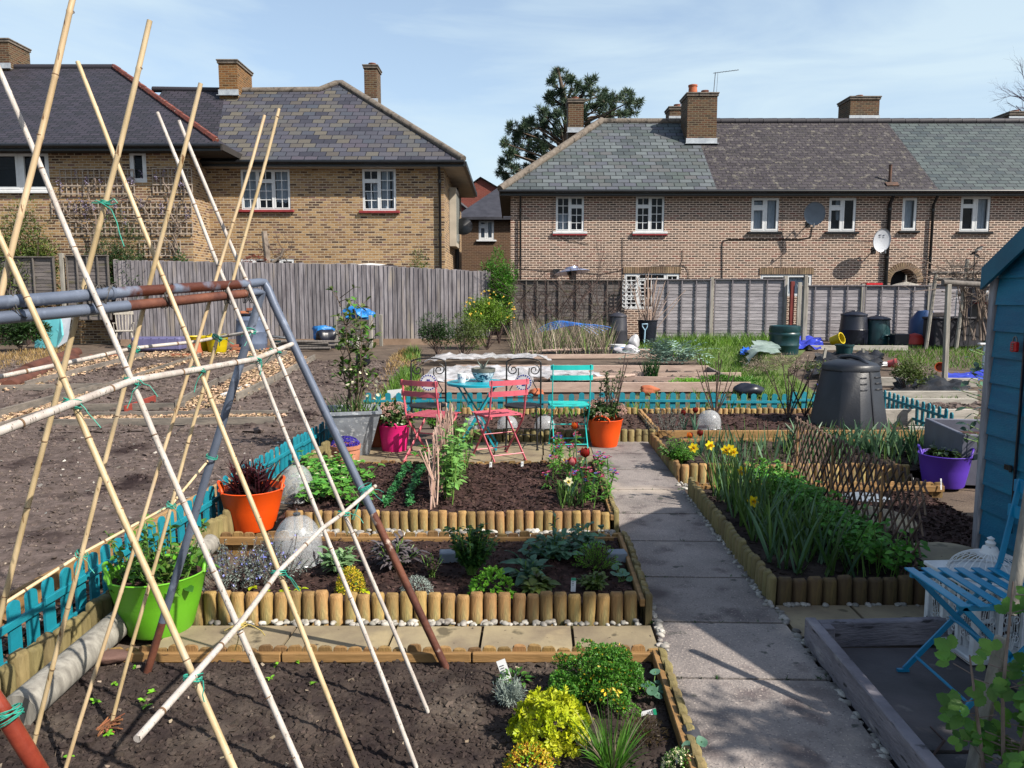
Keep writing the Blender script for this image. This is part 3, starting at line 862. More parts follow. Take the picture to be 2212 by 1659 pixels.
def twigs(mb, p, d, L, r, depth, spread=.6, seg=3, mi=0, leafcb=None, n=5, up=.0):
 pts = [V(p)]
 rs = [r]
 for i in range(seg):
  d = (d + rdir() * spread * .35 + V((0, 0, up))).normalized()
  pts.append(pts[-1] + d * (L / seg)); rs.append(r * (1 - .5 * (i + 1) / seg))
 mb.tube(pts, rs, n if r > .01 else 3, mi, cap=False)
 if leafcb and depth <= 1: leafcb(pts)
 if depth > 0:
  for i in range(R.randint(2, 3)):
   j = R.randint(1, seg)
   twigs(mb, pts[j], (d + rdir() * spread).normalized(), L * R.uniform(.55, .8), rs[j] * .7, depth - 1, spread, seg, mi, leafcb, n, up)
t = thing('wisteria', 'bare wisteria with small lilac flower clusters trained over the wall trellises', 'climbing plant', (0, 0, 0))
k = MB(); fl = MB()
for (a, b, c, d) in ((390, 560, 360, 360), (380, 555, 300, 430), (200, 560, 200, 380), (230, 550, 130, 440), (370, 540, 410, 370), (340, 430, 250, 425), (300, 470, 140, 450)):
 p, q = P(a, b, YA - .1), P(c, d, YA - .1)
 pts = [p.lerp(q, i / 8) + V((R.uniform(-.15, .15), R.uniform(-.05, 0), R.uniform(-.12, .12))) for i in range(9)]
 k.tube(pts, .018, 5)
 for pt in pts[2:]:
  twigs(k, pt, V((R.uniform(-1, 1), -.1, R.uniform(-.3, .5))).normalized(), .4, .005, 0, .7)
for i in range(40):
 a, c = (R.uniform(120, 290), R.uniform(362, 470)) if i % 3 else (R.uniform(300, 415), R.choice([R.uniform(355, 420), R.uniform(420, 500)]))
 p = P(a, c, YA - .14)
 for j in range(16):
  z = R.random()
  fl.leaf(p + V((R.uniform(-.05, .05), R.uniform(-.05, .05), -z * .24)), rdir(-.8, .2), rdir(), .05, .05)
k.build('stems', m_twig, t); fl.build('blossoms', m_wist, t, fix=False)
h1 = thing('brick_house', 'distant red brick gable end with one tiny white window between the houses', 'house')
k = MB(); Y = 50; vs = [P(980, 600, Y), P(1075, 600, Y), P(1075, 408, Y), P(1038, 386, Y), P(980, 430, Y)]
vs2 = [v + V((0, 8, 0)) for v in vs]; k.add(vs + vs2, [(0, 1, 2, 3, 4), (1, 6, 7, 2), (0, 4, 9, 5)]); k.build('wall', m_brickR, h1)
k = MB(); k.add([vs[2] + V((.2, -.2, 0)), vs[3] + V((0, -.2, .1)), vs2[3] + V((0, 0, .1)), vs2[2] + V((.2, 0, 0)), vs[4] + V((-.2, -.2, 0)), vs2[4]], [(0, 1, 2, 3), (1, 4, 5, 2)])
a = P(985, 432, Y - .1); b = P(1018, 458, Y - .1); k.tube([a, b], .1, 5); k.build('roof', m_slD, h1)
window(h1, pxr(995, 1013, 409, 421, Y - .02), Y - .1, ONE, bar=.1)
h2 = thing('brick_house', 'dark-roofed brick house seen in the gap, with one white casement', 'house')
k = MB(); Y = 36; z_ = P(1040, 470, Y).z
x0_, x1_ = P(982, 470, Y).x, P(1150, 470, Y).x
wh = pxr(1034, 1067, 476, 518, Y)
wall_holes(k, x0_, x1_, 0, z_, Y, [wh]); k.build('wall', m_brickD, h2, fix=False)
k = MB(); r0, r1, r2 = V((x0_, Y - .3, z_)), V((x1_ + 3, Y - .3, z_)), P(1095, 395, Y + 4.5)
k.add([r0, r1, V((x1_ + 3, r2.y, r2.z)), V((r2.x - .1, r2.y, r2.z))], [(0, 1, 2, 3)]); k.box(((x0_ + x1_) / 2, Y - .28, z_ - .06), (x1_ - x0_, .1, .12)); k.build('roof', m_slD, h2)
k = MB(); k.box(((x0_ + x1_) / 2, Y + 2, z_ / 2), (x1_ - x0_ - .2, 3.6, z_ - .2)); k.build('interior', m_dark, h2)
window(h2, wh, Y, PL_L, sill=m_white, curtain=[(.05, .45, .9, 0, 0), (.55, .95, 1, 0, 0)], bar=.06)
t = thing('pine_tree', 'dark green spreading pine rising behind the terrace roof', 'tree', V((P(1215, 400, 42).x, 42, 0)))
YP = 42
k = MB(); nd = MB()
base = V((P(1215, 400, YP).x, YP, 0))
cl_ = [(540, 125, 48), (500, 175, 50), (600, 150, 45), (640, 180, 45), (680, 215, 40), (770, 175, 42), (740, 225, 50), (560, 240, 55), (470, 265, 45), (620, 290, 60), (700, 300, 60), (790, 270, 55), (850, 265, 45), (500, 320, 50), (570, 345, 55), (760, 340, 55), (860, 320, 45), (830, 390, 50), (880, 300, 38), (960, 290, 55), (1030, 270, 48), (1010, 330, 55), (1090, 330, 45), (940, 370, 50), (1060, 380, 50), (980, 410, 45), (900, 410, 40), (440, 400, 48), (500, 430, 55), (560, 410, 50), (420, 470, 45), (360, 460, 40), (470, 490, 50), (560, 500, 60), (740, 470, 50), (640, 440, 60), (330, 470, 40), (220, 505, 45), (280, 530, 50), (350, 540, 50), (240, 560, 42), (420, 560, 50), (520, 570, 50), (600, 560, 50), (190, 610, 45), (260, 630, 48), (330, 620, 45), (430, 640, 55), (350, 680, 40), (200, 670, 40), (240, 690, 38), (470, 690, 40), (390, 720, 38), (170, 740, 40), (150, 800, 38), (220, 780, 48), (270, 790, 40), (190, 850, 35), (320, 780, 30), (400, 620, 40), (300, 490, 35), (700, 390, 45), (610, 380, 50)]
trunk = [V((0, 0, 0)), V((.2, 0, 4)), V((-.1, .1, 8)), V((.3, 0, 11)), V((-.3, 0, 13.5))]
k.tube(trunk, [.4, .34, .27, .18, .06], 10)
for (zx, zy, r) in cl_:
 px, py = 1036.8 + zx * .3124, 121 + zy * .3124
 c = P(px, py, YP + R.uniform(-1.6, 1.6)) - base
 rr = r * .3124 * YP / F * .82
 zt = max(1.5, c.z - R.uniform(.6, 1.4))
 i = next((j for j in range(4) if trunk[j + 1].z > zt), 3)
 st = trunk[i].lerp(trunk[i + 1], min(1, (zt - trunk[i].z) / (trunk[i + 1].z - trunk[i].z)))
 mid = st.lerp(c, .55) + V((0, 0, R.uniform(-.1, .3)))
 k.tube([st, mid, c], [.07, .05, .03], 6, cap=False)
 for q in range(8):
  tip = c + V((rdir().x * rr * .95, rdir().y * rr, R.uniform(-.6, .9) * rr))
  ax = ((tip - c) + V((0, 0, rr * .5))).normalized()
  k.tube([c, tip], [.02, .01], 3, cap=False)
  for j in range(46):
   d = (ax * .55 + rdir()).normalized()
   b0 = tip - ax * (R.random() * rr * .5)
   nd.leaf(b0, d, rdir(), R.uniform(.22, .36), .045, fold=0)
k.build('trunk', m_bark, t, smooth=60); nd.build('crown', m_pine, t, fix=False)
t = thing('bare_tree', 'bare purplish twigs of a tree at the right edge above the terrace', 'tree', V((P(2240, 300, 38).x, 38, 0)))
k = MB(); k.tube([(0, 0, 0), (.1, 0, 5), (0, 0, 9)], [.25, .2, .12], 8)
for i in range(30):
 twigs(k, V((0, 0, R.uniform(8, 11))), V((R.uniform(-1, .6), R.uniform(-.4, .4), R.uniform(-.05, .8))).normalized(), R.uniform(1.0, 1.5), .035, 3, .65)
k.build('branches', M('purple_twig', '#3f3a4a', '#544d60', 8, .9), t)
t = thing('board_fence', 'tall weathered close-board fence in front of the yellow brick house', 'fence', (0, 0, 0))
k = MB()
def ftop(px): return 562 + (px - 245) * .016 if px < 765 else 571 + (px - 765) * .054
def fY(px): return lerp(21.9, 22.4, (px - 245) / 805)
px = 245.0
while px < 1052:
 Y = fY(px); a = P(px, ftop(px) + R.uniform(-1.2, 1.2), Y)
 bw = .125 * R.uniform(.85, 1.1)
 zb = gz(Y) + .14
 m = Matrix.Rotation(rad(14), 3, 'Z')
 k.box((a.x + bw * .5, Y, (a.z + zb) / 2), (bw * 1.10, .018, a.z - zb), m, b=.004)
 px += bw * F / Y
k.build('boards', m_feather, t)
k = MB(); a, b = P(245, 700, 21.9), P(1052, 700, 22.4); k.beam(V((a.x, 21.86, gz(22) + .05)), V((b.x, 22.36, gz(22) + .05)), .04, .2); k.build('gravel_board', M('gravel_board', '#6d5a4a', '#857060', 3, .9, bump=.3), t)
for pxp in (250, 765, 1048):
 k = MB(); a = P(pxp, ftop(pxp) - 2, fY(pxp) + .06); k.box((a.x, a.y, a.z / 2), (.1, .07, a.z), b=.008); k.build('post', m_post, t)
def lap_fence(name, label, panels, Y, mats, postpx, group=None, postmat=None, battens=3, capw=True):
 t = thing(name, label, 'fence', (0, 0, 0), 0, group)
 for (a, b, top, bot) in panels:
  p, q = P(a, top, Y), P(b, bot, Y)
  z0, z1 = max(gz(Y) + .02, q.z), p.z
  k = MB(); n_ = max(6, int((z1 - z0) / .1))
  for i in range(n_):
   N = 14
   ph = R.uniform(0, 9); vs = []
   for j in range(N + 1):
    x = lerp(p.x, q.x, j / N)
    w_ = .012 * noise.noise(V((x * 2.2, i * 3.1 + ph, 1)))
    zt = lerp(z0, z1, (i + 1) / n_) + .012
    zl = lerp(z0, z1, i / n_) - .012 + w_ * 2
    vs += [(x, Y + .002, zt), (x, Y - .010 + w_ * .4, zl), (x, Y - .002 + w_ * .4, zl)]
   k.add(vs, [f for j in range(N) for f in ((3 * j, 3 * j + 1, 3 * j + 4, 3 * j + 3), (3 * j + 1, 3 * j + 2, 3 * j + 5, 3 * j + 4))])
  pn = k.build('panel', mats[0], t, fix=False)
  k = MB()
  for i in range(battens + 2):
   x = lerp(p.x + .02, q.x - .02, i / (battens + 1)); k.box((x, Y - .045, (z0 + z1) / 2), (.034, .034, z1 - z0))
  if capw: k.box(((p.x + q.x) / 2, Y - .03, z1 + .012), (q.x - p.x, .09, .028))
  k.build('battens', mats[1], pn)
 for (a, top) in postpx:
  k = MB(); p = P(a, top, Y); k.box((p.x, Y - .01, p.z / 2), (.11, .1, p.z), b=.008); k.build('post', postmat or m_post, t)
 return t
YF = 23.5
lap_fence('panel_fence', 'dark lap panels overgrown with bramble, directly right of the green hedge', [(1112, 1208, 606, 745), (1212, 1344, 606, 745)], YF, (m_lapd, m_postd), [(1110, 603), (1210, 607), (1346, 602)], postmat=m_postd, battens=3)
lap_fence('panel_fence', 'tall grey lap panels behind the grass bank, left of the red post', [(1410, 1532, 605, 742), (1543, 1690, 604, 742)], YF, (m_lap, m_batd), [(1538, 598), (1697, 596)], battens=3)
lap_fence('panel_fence', 'lower grey lap panels behind the dark compost bins', [(1724, 1860, 618, 742), (1868, 2003, 618, 742), (2014, 2150, 615, 742)], YF - .1, (m_lap, m_batd), [(1742, 612), (1864, 613), (2008, 612)], battens=3)
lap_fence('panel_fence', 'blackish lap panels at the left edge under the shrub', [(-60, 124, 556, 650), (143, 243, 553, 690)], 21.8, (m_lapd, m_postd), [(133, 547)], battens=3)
k = MB(); p = P(1712, 608, YF - .15); k.box((p.x, YF - .15, p.z / 2), (.12, .1, p.z), b=.01); tag(k.build('wooden_post', M('red_painted_post', '#5a1f1c', '#6d2a24', 4, .8)), 'dull red painted post in the gap between grey fence panels', 'post')
k = MB(); p = P(1728, 610, YF - .25); k.box((p.x, YF - .25, p.z / 2), (.12, .05, p.z), b=.01); tag(k.build('wooden_post', m_post), 'pale flat post right beside the dull red post', 'post')
k = MB(); p = P(1741, 594, 21.6); k.box((p.x, 21.6, p.z / 2), (.1, .1, p.z), b=.01); tag(k.build('wooden_post', m_post), 'slim grey square post standing before the lower fence panels', 'post')
m_straw = LEAF('dead_stems', '#6d6152', '#8d8070', 2, isl=.4, tr=.1)
m_earth = M('plot_earth', '#3f342c', '#574a3f', 3, .95, bump=.8, bsc=60, spots=[('#6d6152', 1.2, .6, .15)])
m_soilL = M('tilled_soil', '#443c38', '#5e5450', 9, .95, bump=1.0, bsc=40, isl=.3, spec=.06, spots=[('#908478', 38, .68, .03), ('#282020', 1.3, .55, .15), ('#605450', 14, .62, .06)])
m_soilF = M('moist_soil', '#262020', '#3c3430', 5, .95, bump=.6, bsc=70, isl=.35, spec=.06, spots=[('#585048', 38, .72, .04), ('#4c443e', 2.4, .54, .16), ('#1c1816', 1.7, .58, .14)])
m_mulch = M('bark_mulch', '#281e1c', '#443430', 14, .9, spec=.1, bump=.5, bsc=60, isl=.5)
m_chips = M('wood_chip', '#80684f', '#a89078', 9, .9, isl=.45)
m_path = M('path_concrete', '#5a5452', '#847c78', 2.2, .8, bump=.5, bsc=90, isl=.12, lo=.3, hi=.7, det=10, spots=[('#504848', 5, .56, .12), ('#9c9088', 90, .58, .14), ('#4c4848', 110, .58, .12), ('#484040', 1.4, .56, .10), ('#a09488', .9, .58, .12), ('#3c3c38', 9, .66, .05)], bdist=.01)
m_slab = M('sandstone_slab', '#685c4c', '#84785f', 3.5, .75, bump=.35, bsc=30, isl=.1, spots=[('#504838', 7, .62, .06), ('#988868', 2.4, .58, .15), ('#383028', 24, .70, .02)], bdist=.006)
m_floor = M('dark_concrete', '#3c3a3c', '#565255', 2.2, .8, bump=.5, bsc=70, isl=.1, det=9, spots=[('#6f6a68', 9, .64, .1)], bdist=.006)
m_log = M('tanned_log', '#684e2c', '#8c7044', 5, .75, bump=.4, bsc=40, stretch=(4, 4, .8), obr=.34, spots=[('#382818', 10, .64, .06), ('#606040', 2.6, .54, .14), ('#281c10', 30, .68, .03), ('#9c8858', 7, .62, .1)])
m_logg = M('greenish_log', '#544a2c', '#746844', 5, .8, bump=.3, bsc=40, stretch=(4, 4, .8), obr=.22, spots=[('#4f4a2a', 6, .58, .15)])
m_logd = M('old_brown_log', '#403020', '#584828', 5, .8, bump=.35, bsc=40, stretch=(4, 4, .8), obr=.22, spots=[('#3f3622', 6, .58, .15)])
m_batt = M('new_batten', '#705430', '#886840', 6, .75, bump=.25, bsc=30, stretch=(.6, 4, 4), spots=[('#4a3420', 18, .72, .03)])
m_boardw = M('grey_bed_board', '#4c4844', '#706860', 3, .85, bump=.4, bsc=14, stretch=(1, 1, 5), obr=.2, spots=[('#4a413c', 6, .62, .1)])
m_boardp = M('pale_sawn_board', '#88746a', '#a08c80', 3, .8, bump=.3, bsc=14, stretch=(1, 1, 5), obr=.15, spots=[('#6d5a4c', 14, .7, .04)])
m_sleeper = M('grey_sleeper', '#56535a', '#77737a', 2.5, .9, bump=.7, bsc=18, stretch=(1.4, 1.4, 6), spots=[('#2f2d30', 8, .6, .08), ('#8e8a8c', 3, .6, .15)])
m_peb = M('pebble', '#68645f', '#9c9890', 9, .6, isl=.4, spots=[('#5a5653', 1.0, .6, .02)])
m_grass = LEAF('grass_blades', '#406020', '#648430', 1.5, isl=.4, tr=.35)
m_grassd = LEAF('dry_grass', '#786038', '#907850', 2, isl=.35, tr=.25)
m_blue = M('turquoise_picket_paint', '#0c6676', '#0e7484', 8, .6, bump=.12, bsc=60, obr=.08, spots=[('#084858', 5, .62, .15)])
def inside(p, poly):
 c = False
 n = len(poly)
 for i in range(n):
  a, b = poly[i], poly[(i + 1) % n]
  if (a[1] > p[1]) != (b[1] > p[1]) and p[0] < (b[0] - a[0]) * (p[1] - a[1]) / (b[1] - a[1]) + a[0]: c = not c
 return c
def scatter(poly, n):
 xs = [p[0] for p in poly]; ys = [p[1] for p in poly]
 out = []
 while len(out) < n:
  q = (R.uniform(min(xs), max(xs)), R.uniform(min(ys), max(ys)))
  if inside(q, poly): out.append(V((q[0], q[1], gz(q[1]))))
 return out
def pxpoly(pts): return [G(a, b) for a, b in pts]
def area(poly): return abs(sum(a[0] * b[1] - b[0] * a[1] for a, b in zip(poly, poly[1:] + poly[:1]))) / 2
ys = [-30, -5, 0, 2, 4, 6, 8, 10.5, 12, 14, 16, 18, 20, 22, 24, 30, 60, 200, 800]
xs = [-800, -200, -60, -25, -12, -6, 0, 6, 12, 25, 60, 200, 800]
k = MB(); k.add([(x, y, gz(y) - .03) for y in ys for x in xs], [(j * 13 + i, j * 13 + i + 1, j * 13 + i + 14, j * 13 + i + 13) for j in range(len(ys) - 1) for i in range(12)])
struct('ground', k, m_earth)
def soil(name, cs, z, res, amp, mat, clods=0, csz=(.008, .02), f=6, flakes=0, fsz=.03, fmat=None):
 a, b, c, d = [V(x) for x in cs]
 n1, n2 = max(2, int((b - a).length / res)), max(2, int((d - a).length / res))
 k = MB(); vs = []
 def hgt(x, y): return amp * (noise.noise(V((x * f, y * f, 3))) * .6 + noise.noise(V((x * f * 3.1, y * f * 3.1, 9))) * .35 + noise.noise(V((x * f * 8, y * f * 8, 1))) * .2)
 def pt(s, t):
  p = a.lerp(b, s).lerp(d.lerp(c, s), t)
  return V((p.x, p.y, (gz(p.y) if z is None else z) + hgt(p.x, p.y)))
 for j in range(n2 + 1):
  for i in range(n1 + 1): vs.append(pt(i / n1, j / n2))
 k.add(vs, [(j * (n1 + 1) + i, j * (n1 + 1) + i + 1, (j + 1) * (n1 + 1) + i + 1, (j + 1) * (n1 + 1) + i) for j in range(n2) for i in range(n1)])
 for i in range(clods):
  p = pt(R.random(), R.random()); r = R.uniform(*csz) * (1 if R.random() < .9 else 1.7)
  k.blob(p, r, 0, 0, .5, (1, R.uniform(.7, 1.1), R.uniform(.55, .8)), Matrix.Rotation(R.uniform(0, 6), 3, 'Z'))
 o = struct(name, k, mat, smooth=35)
 if flakes:
  q = MB()
  for i in range(flakes):
   p = pt(R.random(), R.random()) + V((0, 0, R.uniform(0, .012)))
   dd = rdir(-.45, .45); L = R.uniform(.4, 1) * fsz
   s = dd.cross(rdir()).normalized() * L * R.uniform(.15, .35)
   q.add([p - s, p + dd * L - s * .7, p + dd * L + s * .7, p + s], [(0, 1, 2, 3)])
  tag(q.build(fmat[1], fmat[0], fix=False), fmat[2], fmat[3], kind='stuff')
 return o
def L(pts): return [V((x, y, 0)) for x, y in pts]
def WQ(u0, v0, u1, v1): return [W(u0, v0), W(u1, v0), W(u1, v1), W(u0, v1)]
def sheet(name, cs, z, mat, res=1.0):
 k = MB(); k.add([V((c[0], c[1], (gz(c[1]) if z is None else z))) for c in cs], [tuple(range(len(cs)))])
 return struct(name, k, mat)
soil('soil', WQ(-1.98, 1.3, .5, 3.22), .0, .018, .022, m_soilF, clods=14000, csz=(.004, .013), f=9, flakes=200, fsz=.026, fmat=(m_straw, 'straw_bits', 'scattered pale straw bits on the front soil bed', 'straw'))
soil('soil', WQ(-1.7, 3.66, .5, 4.66), .08, .02, .02, m_mulch, flakes=4200, fsz=.026, fmat=(m_mulch, 'bark_chips', 'dark bark chips covering the herb bed', 'bark mulch'))
soil('soil', WQ(-1.78, 5.13, .5, 6.85), .09, .025, .02, m_mulch, flakes=9000, fsz=.032, fmat=(m_mulch, 'bark_chips', 'brown bark chips covering the middle bed beside the willow hurdle', 'bark mulch'))
soil('soil', WQ(-1.0, 8.36, 1.3, 9.85), .08, .04, .03, m_mulch, flakes=1800, fsz=.045, fmat=(m_mulch, 'bark_chips', 'bark chips in the narrow bed behind the patio furniture', 'bark mulch'))
soil('soil', WQ(1.36, 8.4, 4.2, 9.85), .09, .04, .03, m_mulch, flakes=1800, fsz=.045, fmat=(m_mulch, 'bark_chips', 'bark chips around the single white cloche at the right', 'bark mulch'))
soil('soil', WQ(1.27, 6.66, 4.4, 8.2), .07, .04, .03, m_soilF, clods=1500, csz=(.01, .025))
soil('soil', WQ(1.27, 3.9, 2.25, 6.05), .06, .025, .02, m_soilF, clods=1500, csz=(.006, .016))
soil('soil', WQ(2.05, 3.3, 3.1, 6.1), .03, .03, .015, m_mulch, flakes=6500, fsz=.035, fmat=(m_mulch, 'bark_chips', 'brown bark chips between the stepping stones and blue shed', 'bark mulch'))
soil('soil', [V((-14, 3.2, 0)), V((-2.32, 3.2, 0)), V((-2.1, 8.95, 0)), V((-14, 8.95, 0))], .0, .05, .04, m_soilL, clods=16000, csz=(.008, .022), f=4, flakes=900, fsz=.04, fmat=(m_peb, 'stone_bits', 'small pale stones scattered over the big bare soil patch', 'stones'))
soil('soil', [V((-14, 8.95, 0)), V((-2.1, 8.95, 0)), V((-2.0, 17.5, 0)), V((-14, 17.5, 0))], None, .09, .06, m_soilL, clods=9000, csz=(.02, .045), f=3)
k = MB()
for i in range(1500):
 p = W(R.uniform(-2.62, -2.2), R.uniform(2.4, 8.6), .02)
 d = rdir(-.4, .4); s = d.cross(rdir()).normalized() * R.uniform(.004, .012); Lh = R.uniform(.02, .06)
 k.add([p - s, p + d * Lh - s, p + d * Lh + s, p + s], [(0, 1, 2, 3)])
stuff('leaf_litter', k, M('leaf_litter', '#5a4030', '#856248', 8, .95, isl=.5), 'brown bark and dead leaves along the outside of the picket fence', 'leaf litter')
k = MB()
jy = [1.2, 1.75, 2.42, 3.06, 3.62, 4.23, 4.88, 5.52, 6.22, 6.96, 7.7, 8.42]
for a, b in zip(jy, jy[1:]):
 g = .009
 N = 10
 vs = []
 c = (W(.57, a + g), W(1.215, a + g - .02), W(1.215, b - g - .02), W(.57, b - g))
 m0 = V((sum(x.x for x in c) / 4, sum(x.y for x in c) / 4, .0))
 k.add([x + V((0, 0, .012)) for x in c] + [V((x.x, x.y, -.03)) for x in c], [(0, 1, 2, 3), (0, 4, 5, 1), (1, 5, 6, 2), (2, 6, 7, 3), (3, 7, 4, 0)])
struct('path', k, m_path)
k = MB()
def slab(u0, v0, u1, v1, z=.012, skew=0):
 g = .007
 c = [W(u0 + g, v0 + g), W(u1 - g, v0 + g + skew), W(u1 - g, v1 - g + skew), W(u0 + g, v1 - g)]
 zz = z + R.uniform(-.002, .002)
 k.add([x + V((0, 0, zz)) for x in c] + [x * 1 + V((0, 0, -.03)) for x in c], [(0, 1, 2, 3), (0, 4, 5, 1), (1, 5, 6, 2), (2, 6, 7, 3), (3, 7, 4, 0)])
cuts = [-1.75, -1.16, -.68, -.26, .17, .56]
for a, b in zip(cuts, cuts[1:]): slab(a, 3.29, b, 3.575, skew=R.uniform(-.006, .006))
for a, b in ((1.23, 1.62), (1.62, 2.1), (2.1, 2.7)): slab(a, 3.45, b, 3.83)
for a, b in ((-1.95, -1.5), (-1.5, -1.0), (-1.0, -.45), (-.45, .05), (.05, .56)):
 slab(a, 6.98, b, 7.6, skew=.0); slab(a + .01, 7.6, b + .01, 8.3)
struct('paving', k, m_slab)
k = MB()
for (a, b, c, d) in ((1.24, 2.55, 1.95, 3.36), (1.95, 2.55, 2.66, 3.36), (1.24, 1.6, 2.0, 2.54), (2.0, 1.6, 2.8, 2.54)): slab(a, b, c, d, .004)
struct('concrete_floor', k, m_floor)
def log_mesh(r, h, mat, seed):
 k = MB(); rr = random.Random(seed)
 ring = [(math.cos(t) * r, -math.sin(t) * r * .8) for t in [PI * i / 10 for i in range(11)]] + [(-r, .35 * r), (r, .35 * r)][0:2]
 n = len(ring)
 lv = [(-.06, 1, 1), (h - .016, 1, 1), (h - .006, .92, .86), (h, .74, .62)]
 vs = [(x * sx, (y - .35 * r) * sy + .35 * r if y < .35 * r else y, z + (.002 * rr.uniform(-1, 1) if z > 0 else 0)) for (z, sx, sy) in lv for x, y in ring]
 k.add(vs, [(j * n + i, j * n + (i + 1) % n, (j + 1) * n + (i + 1) % n, (j + 1) * n + i) for j in range(3) for i in range(n)] + [tuple(3 * n + i for i in range(n))])
 me = k.build('log', mat, smooth=40)
 d = me.data; bpy.data.objects.remove(me)
 return d
LOGS = {}
def edging(label, a, b, h=.15, r=.034, mat=None, out=None, z=0, batten=None, bz=None, skip=None, tilt=.0, hj=.010):
 """row of half logs from a to b; out = side the rounded faces look to"""
 a, b = V(a), V(b)
 a.z = b.z = z
 d = (b - a); Ln = d.length; d.normalize()
 nrm = V((d.y, -d.x, 0))
 if out is not None and nrm.dot(V(out)) < 0: nrm = -nrm
 t = thing('log_edging', label, 'garden edging', a, 0, 'log roll edgings round the beds')
 key = (round(r, 4), round(h, 3), mat.name)
 if key not in LOGS: LOGS[key] = [log_mesh(r, h, mat, s) for s in range(4)]
 n = int(Ln / (2 * r + .003))
 rz = math.atan2(nrm.x, -nrm.y)
 for i in range(n):
  s = (i + .5) / n
  if skip and any(p < s < q for p, q in skip): continue
  o = bpy.data.objects.new('log', R.choice(LOGS[key])); COL.objects.link(o); o.parent = t
  p = d * (Ln * s)
  o.location = (p.x + nrm.x * R.uniform(-.003, .003), p.y + nrm.y * R.uniform(-.003, .003), R.uniform(-hj, hj) - .004)
  o.rotation_euler = (R.uniform(-.035, .035) + tilt, R.uniform(-.035, .035), rz + R.uniform(-.05, .05))
 if batten:
  k = MB(); nn = max(1, round(Ln / .95))
  for i in range(nn):
   p, q = d * (Ln * i / nn + .004), d * (Ln * (i + 1) / nn - .004)
   off = -nrm * (.35 * r + .014); zz = bz if bz is not None else h - .045
   k.beam(p + off + V((0, 0, zz)), q + off + V((0, 0, zz)), .024, batten, b=.003)
  k.build('batten', m_batt, t)
 return t
S = V((0, -1, 0)); N_ = V((0, 1, 0)); E = V((1, 0, 0)); Wd = V((-1, 0, 0))
edging('low scalloped log edging with inner batten along the back of the front soil bed', W(-1.96, 3.25), W(.55, 3.25), .062, .031, m_log, N_, batten=.042, bz=.022)
edging('log edging between the front soil bed and the concrete path', W(.545, 3.23), W(.545, 1.3), .07, .031, m_logg, E, batten=.05, bz=.03)
edging('row of chunky golden half logs facing the sandstone slabs', W(-1.72, 3.66), W(.5, 3.65), .15, .0325, m_log, S)
edging('dark green-brown log edging of the herb bed along the concrete path', W(.545, 3.62), W(.545, 4.70), .15, .0325, m_logg, E, batten=.04)
edging('scalloped edging with batten along the back of the herb bed', W(-2.0, 4.72), W(.54, 4.72), .12, .034, m_log, N_, batten=.05, bz=.07, skip=[(.165, .255)])
edging('long row of slim amber half logs in front of the bark-covered middle bed', W(-1.72, 5.10), W(.5, 5.10), .15, .031, m_log, S)
edging('log edging of the middle bed along the concrete path', W(.535, 5.08), W(.535, 6.88), .15, .031, m_logg, E, batten=.04)
edging('low log edging between the middle bed and the patio furniture', W(-1.8, 6.9), W(.53, 6.9), .105, .034, m_log, N_, batten=.05, bz=.06)
edging('log edging running beneath the cloches behind the patio furniture', W(-1.0, 8.34), W(1.3, 8.34), .15, .036, m_logg, S)
edging('zigzag side edging seen end-on between the two rear beds', W(1.33, 8.34), W(1.33, 9.85), .15, .036, m_batt, E, batten=.05)
edging('back row of logs under the turquoise picket fence', W(-1.0, 9.95), W(4.35, 9.95), .15, .0355, m_log, S)
edging('left log edging of the narcissus and onion bed along the path', W(1.245, 8.2), W(1.245, 6.62), .14, .036, m_log, Wd)
edging('front row of logs of the onion bed behind the lattice trellis', W(1.26, 6.63), W(3.28, 6.63), .14, .036, m_log, S)
edging('long diagonal-looking log edging of the daffodil bed along the path', W(1.235, 6.08), W(1.235, 3.85), .15, .034, m_logg, Wd)
edging('row of dark brown half logs at the front of the daffodil bed', W(1.25, 3.86), W(2.12, 3.86), .15, .037, m_logd, S)
edging('log and batten edging behind the daffodil bed, below the purple tub', W(1.24, 6.12), W(3.3, 6.12), .10, .036, m_log, N_, batten=.05, bz=.05)
edging('tall mossy log edging along the left boundary inside the picket fence', W(-2.08, 2.2), W(-2.08, 8.3), .17, .042, m_logg, E, hj=.02)
def picket_mesh(w_, h, th):
 k = MB(); r = w_ / 2
 pr = [(-r, 0), (r, 0), (r, h - r * .75)] + [(r * math.cos(t), h - r * .75 + r * .75 * math.sin(t)) for t in [PI * i / 8 for i in range(1, 8)]] + [(-r, h - r * .75)]
 n = len(pr)
 k.add([(x, -th / 2, z) for x, z in pr] + [(x, th / 2, z) for x, z in pr], [tuple(range(n)), tuple(range(2 * n - 1, n - 1, -1))] + [(i, i + n, (i + 1) % n + n, (i + 1) % n) for i in range(n)])
 o = k.build('picket', m_blue); d = o.data; bpy.data.objects.remove(o)
 return d
PICK = picket_mesh(.072, .31, .012)
